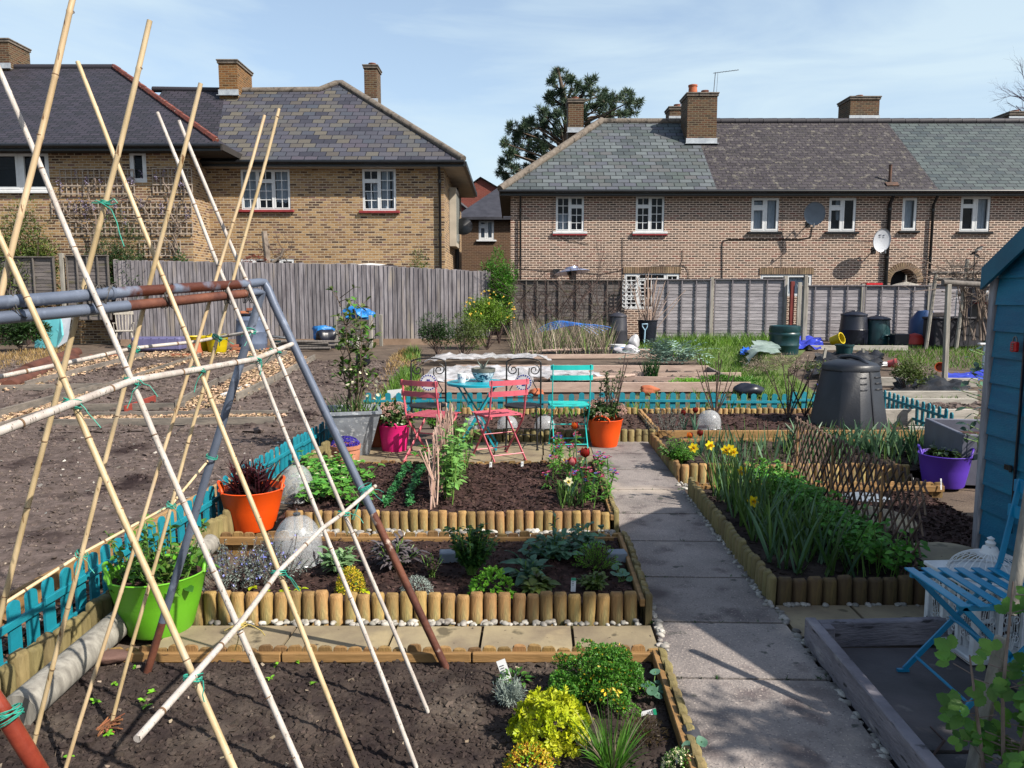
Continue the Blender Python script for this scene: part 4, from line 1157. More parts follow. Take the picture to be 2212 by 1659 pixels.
def picket_fence(label, a, b, sp=.135, z=.015, face=S, rails=(.215, .06), seg=.95):
 a, b = V(a), V(b); d = b - a; Ln = d.length; d.normalize()
 nrm = V((d.y, -d.x, 0))
 if nrm.dot(face) < 0: nrm = -nrm
 t = thing('picket_fence', label, 'picket fence', a, 0, 'low turquoise picket fence round the plot')
 rz = math.atan2(d.y, d.x)
 n = int(Ln / sp)
 for i in range(n):
  o = bpy.data.objects.new('picket', PICK); COL.objects.link(o); o.parent = t
  p = d * (sp * (i + .5)) - nrm * .014
  sg = int(sp * (i + .5) / seg)
  o.location = (p.x, p.y, z + .014 * math.sin(sg * 2.3) + R.uniform(-.004, .004) + gz(a.y + p.y))
  o.rotation_euler = (R.uniform(-.03, .03), R.uniform(-.025, .025), rz)
 k = MB(); m = int(Ln / seg) + 1
 for rz_ in rails:
  for i in range(m):
   p, q = d * (seg * i + .004), d * min(Ln, seg * (i + 1) - .004)
   zz = V((0, 0, rz_ + z + .014 * math.sin(i * 2.3) + gz(a.y + p.y))); k.beam(p + zz, q + zz, .016, .034, b=.002)
 k.build('rail', m_blue, t)
 return t
picket_fence('turquoise picket run along the left boundary, beside the big bare soil patch', W(-2.2, 2.35), W(-2.2, 8.75), face=E, sp=.118)
picket_fence('turquoise picket run behind the patio furniture and orange planter', V((-1.98, 10.12, 0)), V((4.35, 10.12, 0)), face=S, rails=(.2, .05))
picket_fence('turquoise picket run right of the big black compost bin', V((5.1, 10.5, 0)), V((4.88, 8.35, 0)), face=Wd, sp=.15)
k = MB()
def peb(a, b, n, wd=.04, r=(.010, .02), z=.01):
 a, b = V(a), V(b); d = (b - a).normalized(); s = V((-d.y, d.x, 0))
 for i in range(n):
  p = a.lerp(b, R.random()) + s * R.uniform(-wd, wd); rr = R.uniform(*r)
  k.blob(V((p.x, p.y, z + rr * .3)), rr, 0, 1, .25, (1.15, .85, .6), Matrix.Rotation(R.uniform(0, 6), 3, 'Z'))
peb(W(-1.6, 3.6), W(.5, 3.6), 150, .025)
peb(W(-1.7, 4.9), W(.53, 4.9), 420, .13, (.012, .026), .03)
peb(W(.59, 3.5), W(.585, 4.5), 40, .012); peb(W(.58, 3.3), W(.6, 3.65), 14, .02)
peb(W(1.2, 6.1), W(1.2, 3.75), 120, .018, (.009, .018)); peb(W(1.22, 3.5), W(1.225, 1.6), 130, .018, (.010, .02), .0); peb(W(1.24, 3.82), W(2.1, 3.82), 22, .01)
peb(W(1.22, 3.84), W(1.24, 3.4), 20, .02); peb(W(1.2, 6.5), W(1.25, 6.2), 16, .04)
stuff('pebbles', k, m_peb, 'rounded grey and white pebbles lining the log edgings and the path', 'pebbles', smooth=60)
def board(lab, a, b, h=.12, th=.035, mat=None, name='bed_board', grp=None, za=None):
 k = MB(); a, b = V(a), V(b)
 m = (a + b) / 2
 k.beam(a - m + V((0, 0, h / 2)), b - m + V((0, 0, h / 2)), th, h, b=.004)
 o = k.build(name, mat or m_boardw, loc=m); return tag(o, lab, 'board', grp)
gl = 'grey boards edging the bare soil beds'
lb = [('upper left grey board before the red ridge tiles', (-40, 838), (250, 768)), ('grey board on the near side of the farthest chip path', (56, 840), (311, 773)), ('long thin plank lying level across the upper soil bed', (0, 845), (270, 839)),
 ('grey board climbing from the level plank to the yellow tub', (234, 840), (434, 772)), ('grey board on the far side of the nearer left chip path', (-10, 906), (220, 842)), ('dark plank lying level behind the middle stakes', (170, 888), (400, 885)),
 ('grey board beside the wide chip path, near the white-tipped one', (381, 886), (469, 834)), ('grey board running up to the blue barrel', (475, 832), (619, 768)), ('lower board of the wide chip path, left of the steel leg', (512, 868), (590, 828)),
 ('upper board of the wide chip path under the cane ends', (594, 826), (680, 778)), ('nearest long level board across the big soil patch', (110, 922), (594, 916)), ('level board just behind the nearest one', (175, 905), (622, 900)), ('short dark board at the left end of the nearest level board', (-10, 935), (112, 896))]
for lab, a, b in lb: board(lab, G(*a), G(*b), R.uniform(.09, .11) if 'level' in lab else R.uniform(.12, .15), .035, m_boardw, grp=gl)
board('short red-painted board behind the dark level plank', G(270, 892), G(335, 868), .1, .03, M('red_board', '#6d2620', '#7d3328', 4, .8), grp=gl)
board('short white-tipped board lying on the wide chip path', G(478, 858), G(540, 835), .05, .04, m_white, grp=gl)
k = MB()
for poly, n in ((pxpoly([(0, 850), (56, 842), (311, 776), (250, 771), (0, 832)]), 2200), (pxpoly([(0, 934), (112, 900), (234, 842), (434, 776), (300, 800), (220, 846), (0, 908)]), 3200), (pxpoly([(380, 900), (512, 868), (678, 780), (640, 768), (619, 770), (469, 838), (381, 888)]), 4200), (pxpoly([(110, 914), (594, 908), (622, 902), (175, 906)]), 1300), (pxpoly([(311, 775), (520, 775), (640, 768), (600, 755), (300, 765)]), 1800)):
 for p in scatter(poly, n):
  d = rdir(-.3, .3); s = d.cross(rdir()).normalized() * R.uniform(.006, .015); Lh = R.uniform(.025, .07)
  p = p + V((0, 0, R.uniform(.02, .06))); k.add([p - s, p + d * Lh - s, p + d * Lh + s, p + s], [(0, 1, 2, 3)])
stuff('wood_chips', k, m_chips, 'pale wood chips covering the narrow paths between the left soil beds', 'wood chips')
for lab, a, b in (('rough tan board at the near part of the left boundary', W(-2.66, 2.5), W(-2.6, 4.55)), ('rough tan board in the middle of the left boundary, behind the dark-leaved lily', W(-2.58, 4.7), W(-2.5, 6.6)), ('rough tan board at the far part of the left boundary near the tapered zinc planter', W(-2.45, 6.9), W(-2.3, 9.6)), ('far rough tan board running beside the grass strip', W(-2.3, 9.8), W(-2.1, 14.5))):
 board(lab, a, b, .13, .03, m_batt if 'near' in lab else M('tan_rough_board', '#7d6242', '#977a55', 4, .85, bump=.4, stretch=(1, 1, 4)), grp='rough tan boards along the left boundary')
k = MB(); a, b = G(40, 1575), G(455, 1195); a.z = b.z = .065; m = (a + b) / 2
k.tube([a - m, b - m], [.068, .06], 14); o = k.build('round_pole', m_post, loc=m, smooth=50); tag(o, 'thick round grey-brown timber pole lying along the left log edging', 'pole')
gm = 'pale sawn boards of the rear vegetable beds'
mb_ = [('long pale board along the front of the rear plot, nearest the picket fence', (900, 848), (1620, 846), .16), ('pale board behind the clear plastic mound', (940, 818), (1600, 816), .1), ('pale board at the front of the long empty soil strip', (1240, 822), (1530, 826), .09), ('pale board at the back of the long empty soil strip', (985, 803), (1530, 805), .14), ('grey board ending the soil strip beside the grass', (1530, 805), (1590, 838), .12), ('weathered pole-like board behind the bean sticks', (1150, 775), (1420, 773), .1)]
for lab, a, b, h in mb_: board(lab, G(*a), G(*b), h, .05, m_boardp if 'grey' not in lab else m_boardw, grp=gm)
soil('soil', [G(985, 818), G(1530, 822), G(1530, 806), G(985, 804)], None, .12, .05, m_soilL, clods=900, csz=(.03, .07), f=2)
soil('soil', [G(900, 846), G(1600, 844), G(1560, 824), G(930, 822)], None, .15, .05, m_soilL, clods=300, csz=(.03, .06), f=2)
m_bdw = M('whitish_board', '#807c74', '#a09a92', 3, .85, bump=.4, bsc=14, stretch=(1, 1, 5), obr=.1)
gr = 'whitish weathered boards of the right-hand beds'
rb = [('whitish board in front of the black weed fabric', (1905, 862), (2108, 862), .1), ('whitish board just behind the dark soil strip', (1905, 873), (2110, 874), .07), ('thick pale sleeper board behind the bark strip', (1908, 918), (2100, 918), .16), ('whitish board before the dark soil strip', (1905, 900), (2110, 899), .07), ('whitish board behind the black weed fabric, with the slim post', (1890, 833), (2110, 836), .12), ('low pale board at the end near the grey planter', (1960, 942), (2110, 946), .09), ('thin white board beneath the yellow bucket', (1745, 756), (1960, 757), .1), ('thin broken white board among the black sheets', (1750, 795), (1850, 793), .07)]
for lab, a, b, h in rb: board(lab, G(*a), G(*b), h * 1.25, .07, m_bdw, grp=gr)
board('yellow-brown plank behind the onion bed, before the single white cloche', W(1.33, 8.3), W(4.3, 8.34), .14, .03, m_batt, grp=gr)
board('second yellow-brown plank in front of the plank behind the onion bed', W(1.5, 8.02), W(4.2, 8.06), .10, .03, m_batt, grp=gr)
soil('soil', [G(1905, 898), G(2110, 897), G(2110, 876), G(1905, 876)], None, .08, .06, m_soilL, clods=900, csz=(.02, .05), f=3)
soil('soil', [G(1930, 942), G(2110, 944), G(2110, 922), G(1920, 922)], None, .1, .04, m_mulch, flakes=900, fsz=.08, fmat=(m_chips, 'wood_chips', 'brown wood chips in the bed before the thick pale sleeper', 'wood chips'))
t = None
for i, (a, b) in enumerate((((-60, 852), (55, 806)), ((20, 838), (115, 795)), ((85, 806), (160, 776)), ((60, 800), (165, 762)))):
 k = MB(); p, q = G(*a), G(*b); m = (p + q) / 2
 k.tube([p - m, q - m], .14, 10); o = k.build('ridge_tile', M('ridge_tile_red', '#40241c', '#583428', 4, .85, bump=.2), loc=m, smooth=40)
 tag(o, ['nearest red-brown ridge tile, cut by the left edge', 'second red-brown ridge tile along the left bed', 'third red-brown ridge tile along the left bed', 'farthest red-brown ridge tile beside the dry grass'][i], 'ridge tile', 'red-brown ridge tiles edging the left soil bed')
def grass(name, lab, polys, h, wd, mat, bend=.5, k3=3):
 k = MB()
 for poly, dens in polys:
  pl = pxpoly(poly)
  for p in scatter(pl, int(dens * area(pl))):
   d = (V((0, 0, 1)) + rdir() * .55).normalized()
   k.blade(p - V((0, 0, .03)), d, h * R.uniform(.5, 1.25), wd * R.uniform(.7, 1.3), bend, k3)
 return stuff(name, k, mat, lab, 'grass')
sheet('lawn', pxpoly([(1500, 735), (1760, 735), (1700, 800), (1800, 880), (1590, 850), (1530, 800)]), None, M('lawn_base', '#3a4a1c', '#52602a', 3, .95, bump=.5)).location.z = .006
grass('grass', 'green grass bank and path running down to the picket fence', [([(1340, 745), (1530, 725), (1660, 712), (1690, 740), (1640, 790), (1720, 830), (1790, 890), (1740, 885), (1590, 845), (1540, 806), (1500, 780)], 210), ([(1750, 880), (1350, 882), (1350, 858), (1600, 852), (1700, 850)], 120)], .16, .012, m_grass)
grass('grass', 'tall grass bank against the tall grey lap panels', [([(1420, 752), (1690, 748), (1690, 735), (1420, 738)], 260)], .34, .014, m_grass)
grass('grass', 'green grass among the right-hand beds and below the compost bins', [([(1760, 752), (2140, 748), (2140, 800), (1960, 790), (1900, 760)], 160), ([(1905, 872), (2110, 873), (2110, 866), (1905, 866)], 300), ([(1905, 917), (2110, 917), (2110, 901), (1905, 903)], 120), ([(1840, 895), (1905, 880), (1960, 940), (2060, 975), (2010, 985)], 90)], .13, .012, m_grass)
grass('grass', 'fresh green grass strip left of the plastic sheeting', [([(820, 868), (905, 866), (902, 800), (872, 800)], 700), ([(870, 785), (910, 785), (905, 756), (880, 755)], 300), ([(805, 900), (1760, 890), (1760, 884), (805, 884)], 120)], .2, .012, m_grass)
grass('grass', 'straw-coloured dry grass at the edges of the left plots', [([(830, 800), (900, 796), (900, 765), (870, 755), (845, 775)], 420), ([(790, 860), (835, 855), (850, 800), (830, 800)], 90), ([(-40, 806), (150, 772), (150, 745), (-40, 770)], 220)], .13, .012, m_grassd)
def PAINT(name, c, c2=None, rough=.35, chips=None):
 return M(name, c, c2, 7, rough, bump=.06, bsc=70, spots=[(chips or '#6d5a50', 26, .72, .02)])
m_pink = PAINT('pink_chair_paint', '#a44654', '#ac525e', .45)
m_turq = PAINT('turquoise_chair_paint', '#1c9c98', '#25aaa4', .35)
m_tabl = PAINT('turquoise_table_paint', '#167f90', '#1a8c9c', .3)
m_blu2 = PAINT('bright_blue_chair_paint', '#086c94', '#0a789e', .35, '#2d4a5a')
m_iron = M('black_iron', '#0d0d10', '#17171a', 20, .5, bump=.2)
m_mosw = M('white_mosaic', '#a8a8ac', '#b0b0b4', 30, .4, bump=.1)
m_mosb = M('blue_mosaic', '#1f2470', '#2a2f86', 20, .25, isl=.2)
m_china = M('white_china', '#cfcfcf', '#c2c4c6', 6, .2)
def put(px, py):
 p = G(px, py); return p, (p.y * CT + (H - p.z) * ST) / F
def bistro(label, loc, rz, mat, w_=.40, hs=.44, hb=.80, group=None):
 t = thing('folding_chair', label, 'chair', loc, rz, group)
 k = MB(); n = 6
 for i in range(n):
  y = lerp(-.15, .20, i / (n - 1)); k.box((0, y, hs + .004), (w_, .040, .008), b=.002)
 for s in (-1, 1): k.box((s * (w_ / 2 - .035), .02, hs - .012), (.016, .38, .022))
 k.build('seat', mat, t)
 for z, h in ((hb - .03, .05), (hb - .135, .05)):
  k = MB(); N = 8; y0 = -.17 - (z - hs) * .17
  for i in range(N):
   x0, x1 = lerp(-w_ / 2 - .012, w_ / 2 + .012, i / N), lerp(-w_ / 2 - .012, w_ / 2 + .012, (i + 1) / N)
   c0, c1 = -.022 * (1 - (2 * x0 / w_) ** 2), -.022 * (1 - (2 * x1 / w_) ** 2)
   k.beam((x0, y0 + c0, z), (x1, y0 + c1, z), .009, h)
  k.build('back_rail', mat, t)
 for s in (-1, 1):
  k = MB(); x = s * (w_ / 2 - .012)
  pt = [V((x, -.17 - (hb - hs) * .17, hb)), V((x, -.175, hs + .03)), V((x, -.14, hs - .05)), V((x, .20, .012))]
  for a, b in zip(pt, pt[1:]): k.beam(a, b, .010, .024, b=.002)
  k.beam(pt[-1] + V((0, -.02, -.004)), pt[-1] + V((0, .03, -.004)), .014, .012); k.build('leg', mat, t)
  k = MB(); x = s * (w_ / 2 - .032)
  k.beam((x, .19, hs - .012), (x, -.24, .012), .010, .024, b=.002); k.beam((x, -.26, .008), (x, -.21, .008), .014, .012); k.build('leg', mat, t)
 wi = w_ / 2 - .012
 for a, y, z in ((wi, .155, .07), (wi - .02, -.2, .07), (wi, .02, .245)): k = MB(); k.tube([(-a, y, z), (a, y, z)], .006, 6); k.build('stretcher', mat, t)
 return t
bistro('pink folding slatted chair left of the turquoise table, half hidden by the willow hurdle', (-.78, 7.42, .012), rad(-27), m_pink, group='folding slatted garden chairs')
bistro('pink folding slatted chair to the right of the willow hurdle, turned toward the table', (-.13, 7.48, .012), rad(28), m_pink, group='folding slatted garden chairs')
bistro('turquoise folding chair beside the orange planter of pinkish shrub', (.60, 8.0, .012), rad(2), m_turq, .41, .46, .90, group='folding slatted garden chairs')
bistro('bright blue folding slatted chair standing on dark concrete by the shed', (1.875, 2.93, .006), rad(90), m_blu2, .41, .45, .84, group='folding slatted garden chairs')
t = thing('round_table', 'small round turquoise metal table among the patio chairs', 'table', (-.36, 7.98, .012))
k = MB(); k.lathe([(0, .70), (.315, .70), (.322, .695), (.322, .672), (.315, .672), (.31, .69), (0, .69)], 40); k.build('tabletop', m_tabl, t, smooth=30)
for s in (-1, 1):
 for q in (-1, 1):
  k = MB(); k.beam((q * .2, s * .19, .69), (-q * .2, s * .19, .01), .008, .018); k.build('leg', m_tabl, t)
k = MB()
for x in (-.2, .2): k.tube([(x, -.19, .03), (x, .19, .03)], .006, 6); k.tube([(x, -.19, .66), (x, .19, .66)], .006, 6)
k.tube([(0, -.19, .35), (0, .19, .35)], .006, 6); k.build('crossbar', m_tabl, t)
def spiral(c, r0, turns, a0, dirn=1, n=26):
 return [V((c[0] + r0 * (1 - .8 * i / n) * math.cos(a0 + dirn * turns * 2 * PI * i / n), c[1], c[2] + r0 * (1 - .8 * i / n) * math.sin(a0 + dirn * turns * 2 * PI * i / n))) for i in range(n + 1)]
def mosaic_chair(label, loc, rz=0):
 t = thing('iron_chair', label, 'chair', loc, rz, 'black iron chairs with mosaic discs')
 k = MB(); wx = .185; yb = .19
 for s in (-1, 1): k.tube([(s * wx, yb + .03, 0), (s * wx, yb, .44), (s * wx, yb + .05, .88)], .0095, 8)
 k.tube([V((wx * math.cos(a), yb + .055, .88 + .045 * math.sin(a))) for a in [PI * i / 12 for i in range(13)]], .0085, 6)
 k.tube([(-wx, yb + .005, .5), (wx, yb + .005, .5)], .007, 6)
 for s in (-1, 1):
  k.tube(spiral((s * .115, yb + .045, .80), .062, 1.35, PI / 2 if s > 0 else PI / 2, -s), .0065, 5)
  k.tube([(s * .06, yb + .045, .82), (s * .055, yb + .04, .75), (s * .11, yb + .03, .65), (s * .15, yb + .02, .58), (s * .10, yb + .01, .51), (s * .03, yb + .01, .55)], .0065, 5)
 k.build('backrest', m_iron, t, smooth=60)
 k = MB(); k.lathe([(0, .455), (.185, .455), (.195, .445), (.185, .435), (0, .435)], 30); k.build('seat', m_iron, t, smooth=40)
 for s in (-1, 1):
  k = MB(); k.tube([(s * .165, -.165, 0), (s * .15, -.14, .44)], .0095, 8); k.lathe([(.016, 0), (.016, .012), (0, .012)], 8, (s * .165, -.165, 0)); k.build('leg', m_iron, t, smooth=60)
 k = MB(); z = .16
 c4 = [(-wx, yb + .02, z), (wx, yb + .02, z), (.16, -.155, z), (-.16, -.155, z)]
 for a, b in zip(c4, c4[1:] + c4[:1]): k.tube([a, b], .006, 6)
 k.build('stretcher', m_iron, t, smooth=60)
 k = MB(); c = V((0, yb + .03, .665)); R_ = .092
 k.lathe([(0, -.008), (R_, -.008), (R_, .008), (0, .008)], 36)
 k.v = [(x[0] + c.x, -x[2] + c.y - .005, x[1] + c.z) for x in k.v]
 d = k.build('mosaic_disc', m_mosw, t, smooth=30)
 k = MB(); yy = c.y - .014
 for i in range(20):
  a = 2 * PI * i / 20; k.box((c.x + .079 * math.cos(a), yy, c.z + .079 * math.sin(a)), (.015, .004, .012), Matrix.Rotation(-a, 3, 'Y'))
 for i in range(-2, 2):
  for j in range(-2, 2):
   if abs(i + .5) + abs(j + .5) < 2.9: k.box((c.x + (i + .5) * .0185, yy, c.z + (j + .5) * .0185), (.0145, .004, .0145))
 k.build('tile_pattern', m_mosb, d)
 return t
mosaic_chair('black iron chair with a mosaic back disc, left of the turquoise table', (-.89, 8.02, .012), rad(3))
mosaic_chair('black iron chair with a mosaic back disc, right of the turquoise table', (.11, 8.02, .012), rad(-4))
t = thing('mug', 'white china mug with small dark marks on the turquoise table', 'mug', (-.52, 7.9, .712))
k = MB(); k.lathe([(0, .0), (.036, 0), (.041, .01), (.046, .10), (.043, .10), (.038, .012), (0, .012)], 24); k.build('cup', m_china, t, smooth=40)
k = MB(); k.tube([V((.043 + .035 * math.sin(a), 0, .05 - .034 * math.cos(a))) for a in [PI * i / 10 for i in range(11)]], .006, 6); k.build('handle', m_china, t, smooth=60)
k = MB()
for a, z in ((-1.9, .055), (-1.5, .06), (-1.15, .05), (-2.2, .045)): k.box((.045 * math.cos(a), .045 * math.sin(a), z), (.004, .004, .02), Matrix.Rotation(a, 3, 'Z'))
k.build('printed_marks', m_mosb, t)
t = thing('bowl_planter', 'blue and white patterned bowl with a grey rim on the turquoise table', 'planter', (-.30, 8.0, .712))
k = MB(); k.lathe([(0, 0), (.06, 0), (.065, .012), (.10, .05), (.118, .09), (.12, .105), (.112, .105), (.09, .05), (0, .03)], 32); k.build('bowl', M('blue_white_glaze', '#1d3550', '#aab6c0', 38, .25, det=1, lo=.44, hi=.5), t, smooth=50)
k = MB(); k.lathe([(.119, .1), (.124, .104), (.128, .142), (.118, .142), (.112, .1)], 32); k.build('rim', M('grey_glaze', '#4f504c', '#656660', 20, .4), t, smooth=40)
k = MB(); k.disc((0, 0, .125), .113, 24); k.build('compost', m_mulch, t)
def PLAST(name, c): return M(name, c, tuple(x * .94 for x in cl(c)), 3, .5, bump=.12, bsc=60, stretch=(.4, .4, 5), spots=[('#6c5c48', 6, .66, .2)])
def tub(label, loc, r, h, mat, rz=0, rb=.68):
 t = thing('plastic_tub', label, 'tub', loc, rz, 'flexible plastic tubs with two handles')
 k = MB(); n = 40
 def fn(rr, z, a):
  dip = .035 * (abs(math.cos(a)) ** 6) * (z / h) ** 4 * h / .27
  return rr, z - 0 * dip
 prof = [(0, 0), (r * rb * .96, 0), (r * rb, .012), (lerp(r * rb, r, .5), h * .5), (r * .99, h * .97), (r * 1.025, h), (r * 1.0, h + .004), (r * .965, h * .97), (r * rb * .95, .03), (0, .03)]
 k.lathe(prof, n, fn=fn); k.build('body', mat, t, smooth=45)
 for s in (-1, 1):
  k = MB(); pts = []
  for i in range(13):
   a = PI * i / 12
   th = .48 * math.cos(a)
   pts.append(V((s * r * 1.0 * math.cos(th), r * 1.0 * math.sin(th), h - .005 + (.062 if r > .16 else .05) * math.sin(a))))
  k.tube(pts, [.011] + [.0095] * 11 + [.011], 8); k.build('handle', mat, t, smooth=60)
 k = MB(); k.disc((0, 0, h * .86), r * .95, 30); k.build('compost', m_mulch, t)
 return t
m_org = PLAST('orange_plastic', '#c84404'); m_grn = PLAST('lime_plastic', '#58981c'); m_pnk = PLAST('magenta_plastic', '#c41868'); m_pur = PLAST('purple_plastic', '#4a2a9a'); m_yel2 = PLAST('yellow_plastic', '#a89400')
tub('lime green tub with leafy stems at the left end of the sandstone strip', (-1.70, 3.56, .012), .225, .285, m_grn, rad(25))
tub('orange tub of dark red lily shoots by the left boundary', (-1.79, 5.17, .012), .215, .28, m_org, rad(20))
tub('magenta pink tub of pinkish flowering shrub left of the patio chairs', (-1.22, 7.86, .012), .16, .27, m_pnk, rad(80), .8)
tub('orange tub of pinkish flowering shrub at the far end of the concrete path', (.99, 8.1, .012), .19, .29, m_org, rad(70), .72)
tub('purple tub with a leafy plant on the log edging by the grey trough', (3.68, 6.42, .0), .205, .27, m_pur, rad(-25), .78)
t = thing('zinc_planter', 'tall tapered zinc planter holding a young shrub', 'planter', (-1.62, 7.72, .012), rad(14))
k = MB(); h, a, b = .46, .15, .26
ring = lambda s, z: [(-s, -s, z), (s, -s, z), (s, s, z), (-s, s, z)]
vs = ring(a, 0) + ring(b, h - .03) + ring(b + .015, h - .03) + ring(b + .015, h) + ring(b - .015, h) + ring(b - .03, h - .1)
k.add(vs, [(3, 2, 1, 0)] + [(4 * j + i, 4 * j + (i + 1) % 4, 4 * j + 4 + (i + 1) % 4, 4 * j + 4 + i) for j in range(5) for i in range(4)])
k.build('body', M('frosted_zinc', '#6f747c', '#8d929a', 5, .5, bump=.4, bsc=26, metal=.35, spots=[('#a9adb2', 30, .58, .04)]), t)
k = MB(); k.add(ring(b - .02, h - .06), [(0, 1, 2, 3)]); k.build('compost', m_mulch, t)
t = thing('terracotta_pot', 'low whitened terracotta pot full of purple flowers before the zinc planter', 'pot', (-1.58, 7.18, .012))
m_terw = M('whitened_terracotta', '#8f5a42', '#a4705a', 5, .9, bump=.2, bsc=40, spots=[('#c9b5a6', 9, .62, .08)])
k = MB(); k.lathe([(0, 0), (.11, 0), (.12, .01), (.135, .12), (.13, .15), (.142, .155), (.145, .19), (.13, .19), (.125, .15), (0, .15)], 32); k.build('body', m_terw, t, smooth=45)
k = MB(); k.disc((0, 0, .165), .13, 24); k.build('compost', m_mulch, t)
t = thing('terracotta_pot', 'plain rounded terracotta pot between the zinc planter and the magenta tub', 'pot', (-1.44, 8.08, .012))
k = MB(); k.lathe([(0, 0), (.09, 0), (.125, .12), (.13, .2), (.12, .28), (.135, .3), (.135, .33), (.115, .33), (.11, .28), (0, .26)], 28); k.build('body', m_terra, t, smooth=50)
k = MB(); k.disc((0, 0, .3), .11, 20); k.build('compost', m_mulch, t)
m_cl = FROST('frosted_cloche', (.46, .48, .5), sc_=180, th=.42, lo=.28, hi=.56); m_clg = FROST('misty_cloche', (.38, .40, .42), sc_=220, th=.42, lo=.28, hi=.56)
def cloche(label, loc, r, h, mat, group='bell cloches', knob=False):
 t = thing('cloche', label, 'cloche', loc, R.uniform(0, 6), group)
 k = MB(); pr = [(r * 1.06, 0), (r * 1.0, .006)] + [(r * (1.0 - .12 * s if s < .5 else math.sqrt(max(0, 1 - ((s - .35) / .65) ** 2)) * .95), h * s) for s in [i / 12 for i in range(1, 12)]]
 pr = [(r * 1.07, 0), (r, .008)] + [(r * (1 - .06 * s) * math.sqrt(max(0.0, 1 - max(0, (s - .35) / .65) ** 2.2)), h * s) for s in [i / 14 for i in range(1, 15)]]
 k.lathe(pr, 32); k.build('dome', mat, t, smooth=60)
 k = MB(); k.lathe([(.02, h - .004), (.022, h + .008), (0, h + .01)], 12)
 if knob: k.tube([V((.03 * math.cos(a), 0, h + .005 + .028 * math.sin(a))) for a in [PI * i / 8 for i in range(9)]], .0025, 5)
 k.build('vent_cap', m_metal, t, smooth=50)
cloche('large misty bell cloche standing in the herb bed behind the rosemary', W(-1.38, 4.3, .08), .14, .275, m_clg, knob=True)
cloche('large misty bell cloche behind the orange lily tub, beside the strawberries', W(-1.80, 5.62, .09), .128, .27, m_clg, knob=True)
for lab, u in (('white cloche in the rear patio bed seen under the table', -.72), ('white cloche in the rear patio bed behind the right pink chair', -.34), ('white cloche in the rear patio bed below the right iron chair', .085)):
 cloche(lab, W(u, 8.62, .08), .12, .18, m_cl)
cloche('white bell cloche alone in the right rear bed near the plant stakes', W(1.98, 8.75, .09), .135, .215, m_cl)
def facet_bin(label, loc, w0, w1, h, mat, rz=0):
 t = thing('compost_bin', label, 'compost bin', loc, rz)
 k = MB(); n = 8
 def oct(w_, z, c=.22): 
  a, b = w_ / 2, w_ / 2 - w_ * c
  return [(-b, -a, z), (b, -a, z), (a, -b, z), (a, b, z), (b, a, z), (-b, a, z), (-a, b, z), (-a, -b, z)]
 lv = [(w0, 0), (w0 * .99, .03), (lerp(w0, w1, .97), h * .97), (w1 * .96, h)]
 vs = [p for w_, z in lv for p in oct(w_, z)]
 k.add(vs, [(j * 8 + i, j * 8 + (i + 1) % 8, j * 8 + 8 + (i + 1) % 8, j * 8 + 8 + i) for j in range(3) for i in range(8)])
 for sgn, ax in ((-1, 'y'), (1, 'x')):
  for s in (-1, 1):
   for i in range(3):
    z = h * (.88 - .09 * i); ww = lerp(w0, w1, z / h)
    if ax == 'y': k.box((s * ww * .19 + (.0 if s > 0 else 0), sgn * ww / 2 - .001, z), (ww * .17, .016, .018), b=.005)
    else: k.box((sgn * ww / 2 - .001, s * ww * .17, z), (.016, ww * .17, .018), b=.005)
 k.box((0, -lerp(w0, w1, .5) / 2, h * .5), (.03, .02, h * .96), Matrix.Rotation(-math.atan((w0 - w1) / 2 / h), 3, 'X'), b=.006)
 k.build('body', mat, t, smooth=40)
 k = MB(); vs = [p for w_, z, c in ((w1 * 1.0, h - .03, .25), (w1 * 1.06, h - .02, .25), (w1 * 1.06, h + .03, .25), (w1 * .99, h + .055, .26), (w1 * .5, h + .10, .28)) for p in oct(w_, z, c)]
 k.add(vs, [(j * 8 + i, j * 8 + (i + 1) % 8, j * 8 + 8 + (i + 1) % 8, j * 8 + 8 + i) for j in range(4) for i in range(8)] + [tuple(range(32, 40))])
 lid = k.build('lid', mat, t, smooth=45)
 k = MB(); k.tube([(0, -w1 * .42, h + .055), (0, -w1 * .22, h + .12), (0, 0, h + .135), (0, w1 * .22, h + .12), (0, w1 * .42, h + .055)], .026, 8); k.build('handle', mat, lid, smooth=60)
m_bin = M('charcoal_plastic', '#14161c', '#1c1f27', 4, .42, bump=.15, bsc=50, spots=[('#3c3c40', 3, .64, .2)])
facet_bin('big faceted charcoal compost bin with a lid behind the lattice trellis', (4.0, 9.05, .0), .80, .56, .76, m_bin, rad(24))
def round_bin(name, label, cat, px, py, wpx, hpx, mat, prof, lidmat=None, group=None, lid=None, rz=0):
 p, s = put(px, py); t = thing(name, label, cat, p, rz, group)
 k = MB(); k.lathe([(r * wpx / 2 * s, z * hpx * s) for r, z in prof], 24); k.build('body', mat, t, smooth=40)
 if lid:
  k = MB(); k.lathe([(r * wpx / 2 * s, z * hpx * s) for r, z in lid], 24); k.build('lid', lidmat or mat, t, smooth=40)
 return t, s
m_gbin = M('dark_green_plastic', '#0c2a2e', '#123438', 4, .35, bump=.1)
m_nbin = M('blue_black_plastic', '#10121c', '#191c28', 4, .35, bump=.1)
BINP = [(0, 0), (1.0, 0), (1.02, .12), (1.0, .4), (1.02, .43), (.98, .46), (.90, .84), (.88, .86)]
BINL = [(.94, .84), (.96, .87), (.9, .9), (.5, .96), (.2, .985), (.18, 1), (0, 1)]
round_bin('compost_bin', 'blue-black tapered compost bin, left and taller of the pair by the low panels', 'compost bin', 1842, 743, 58, 72, m_nbin, BINP, None, None, BINL)
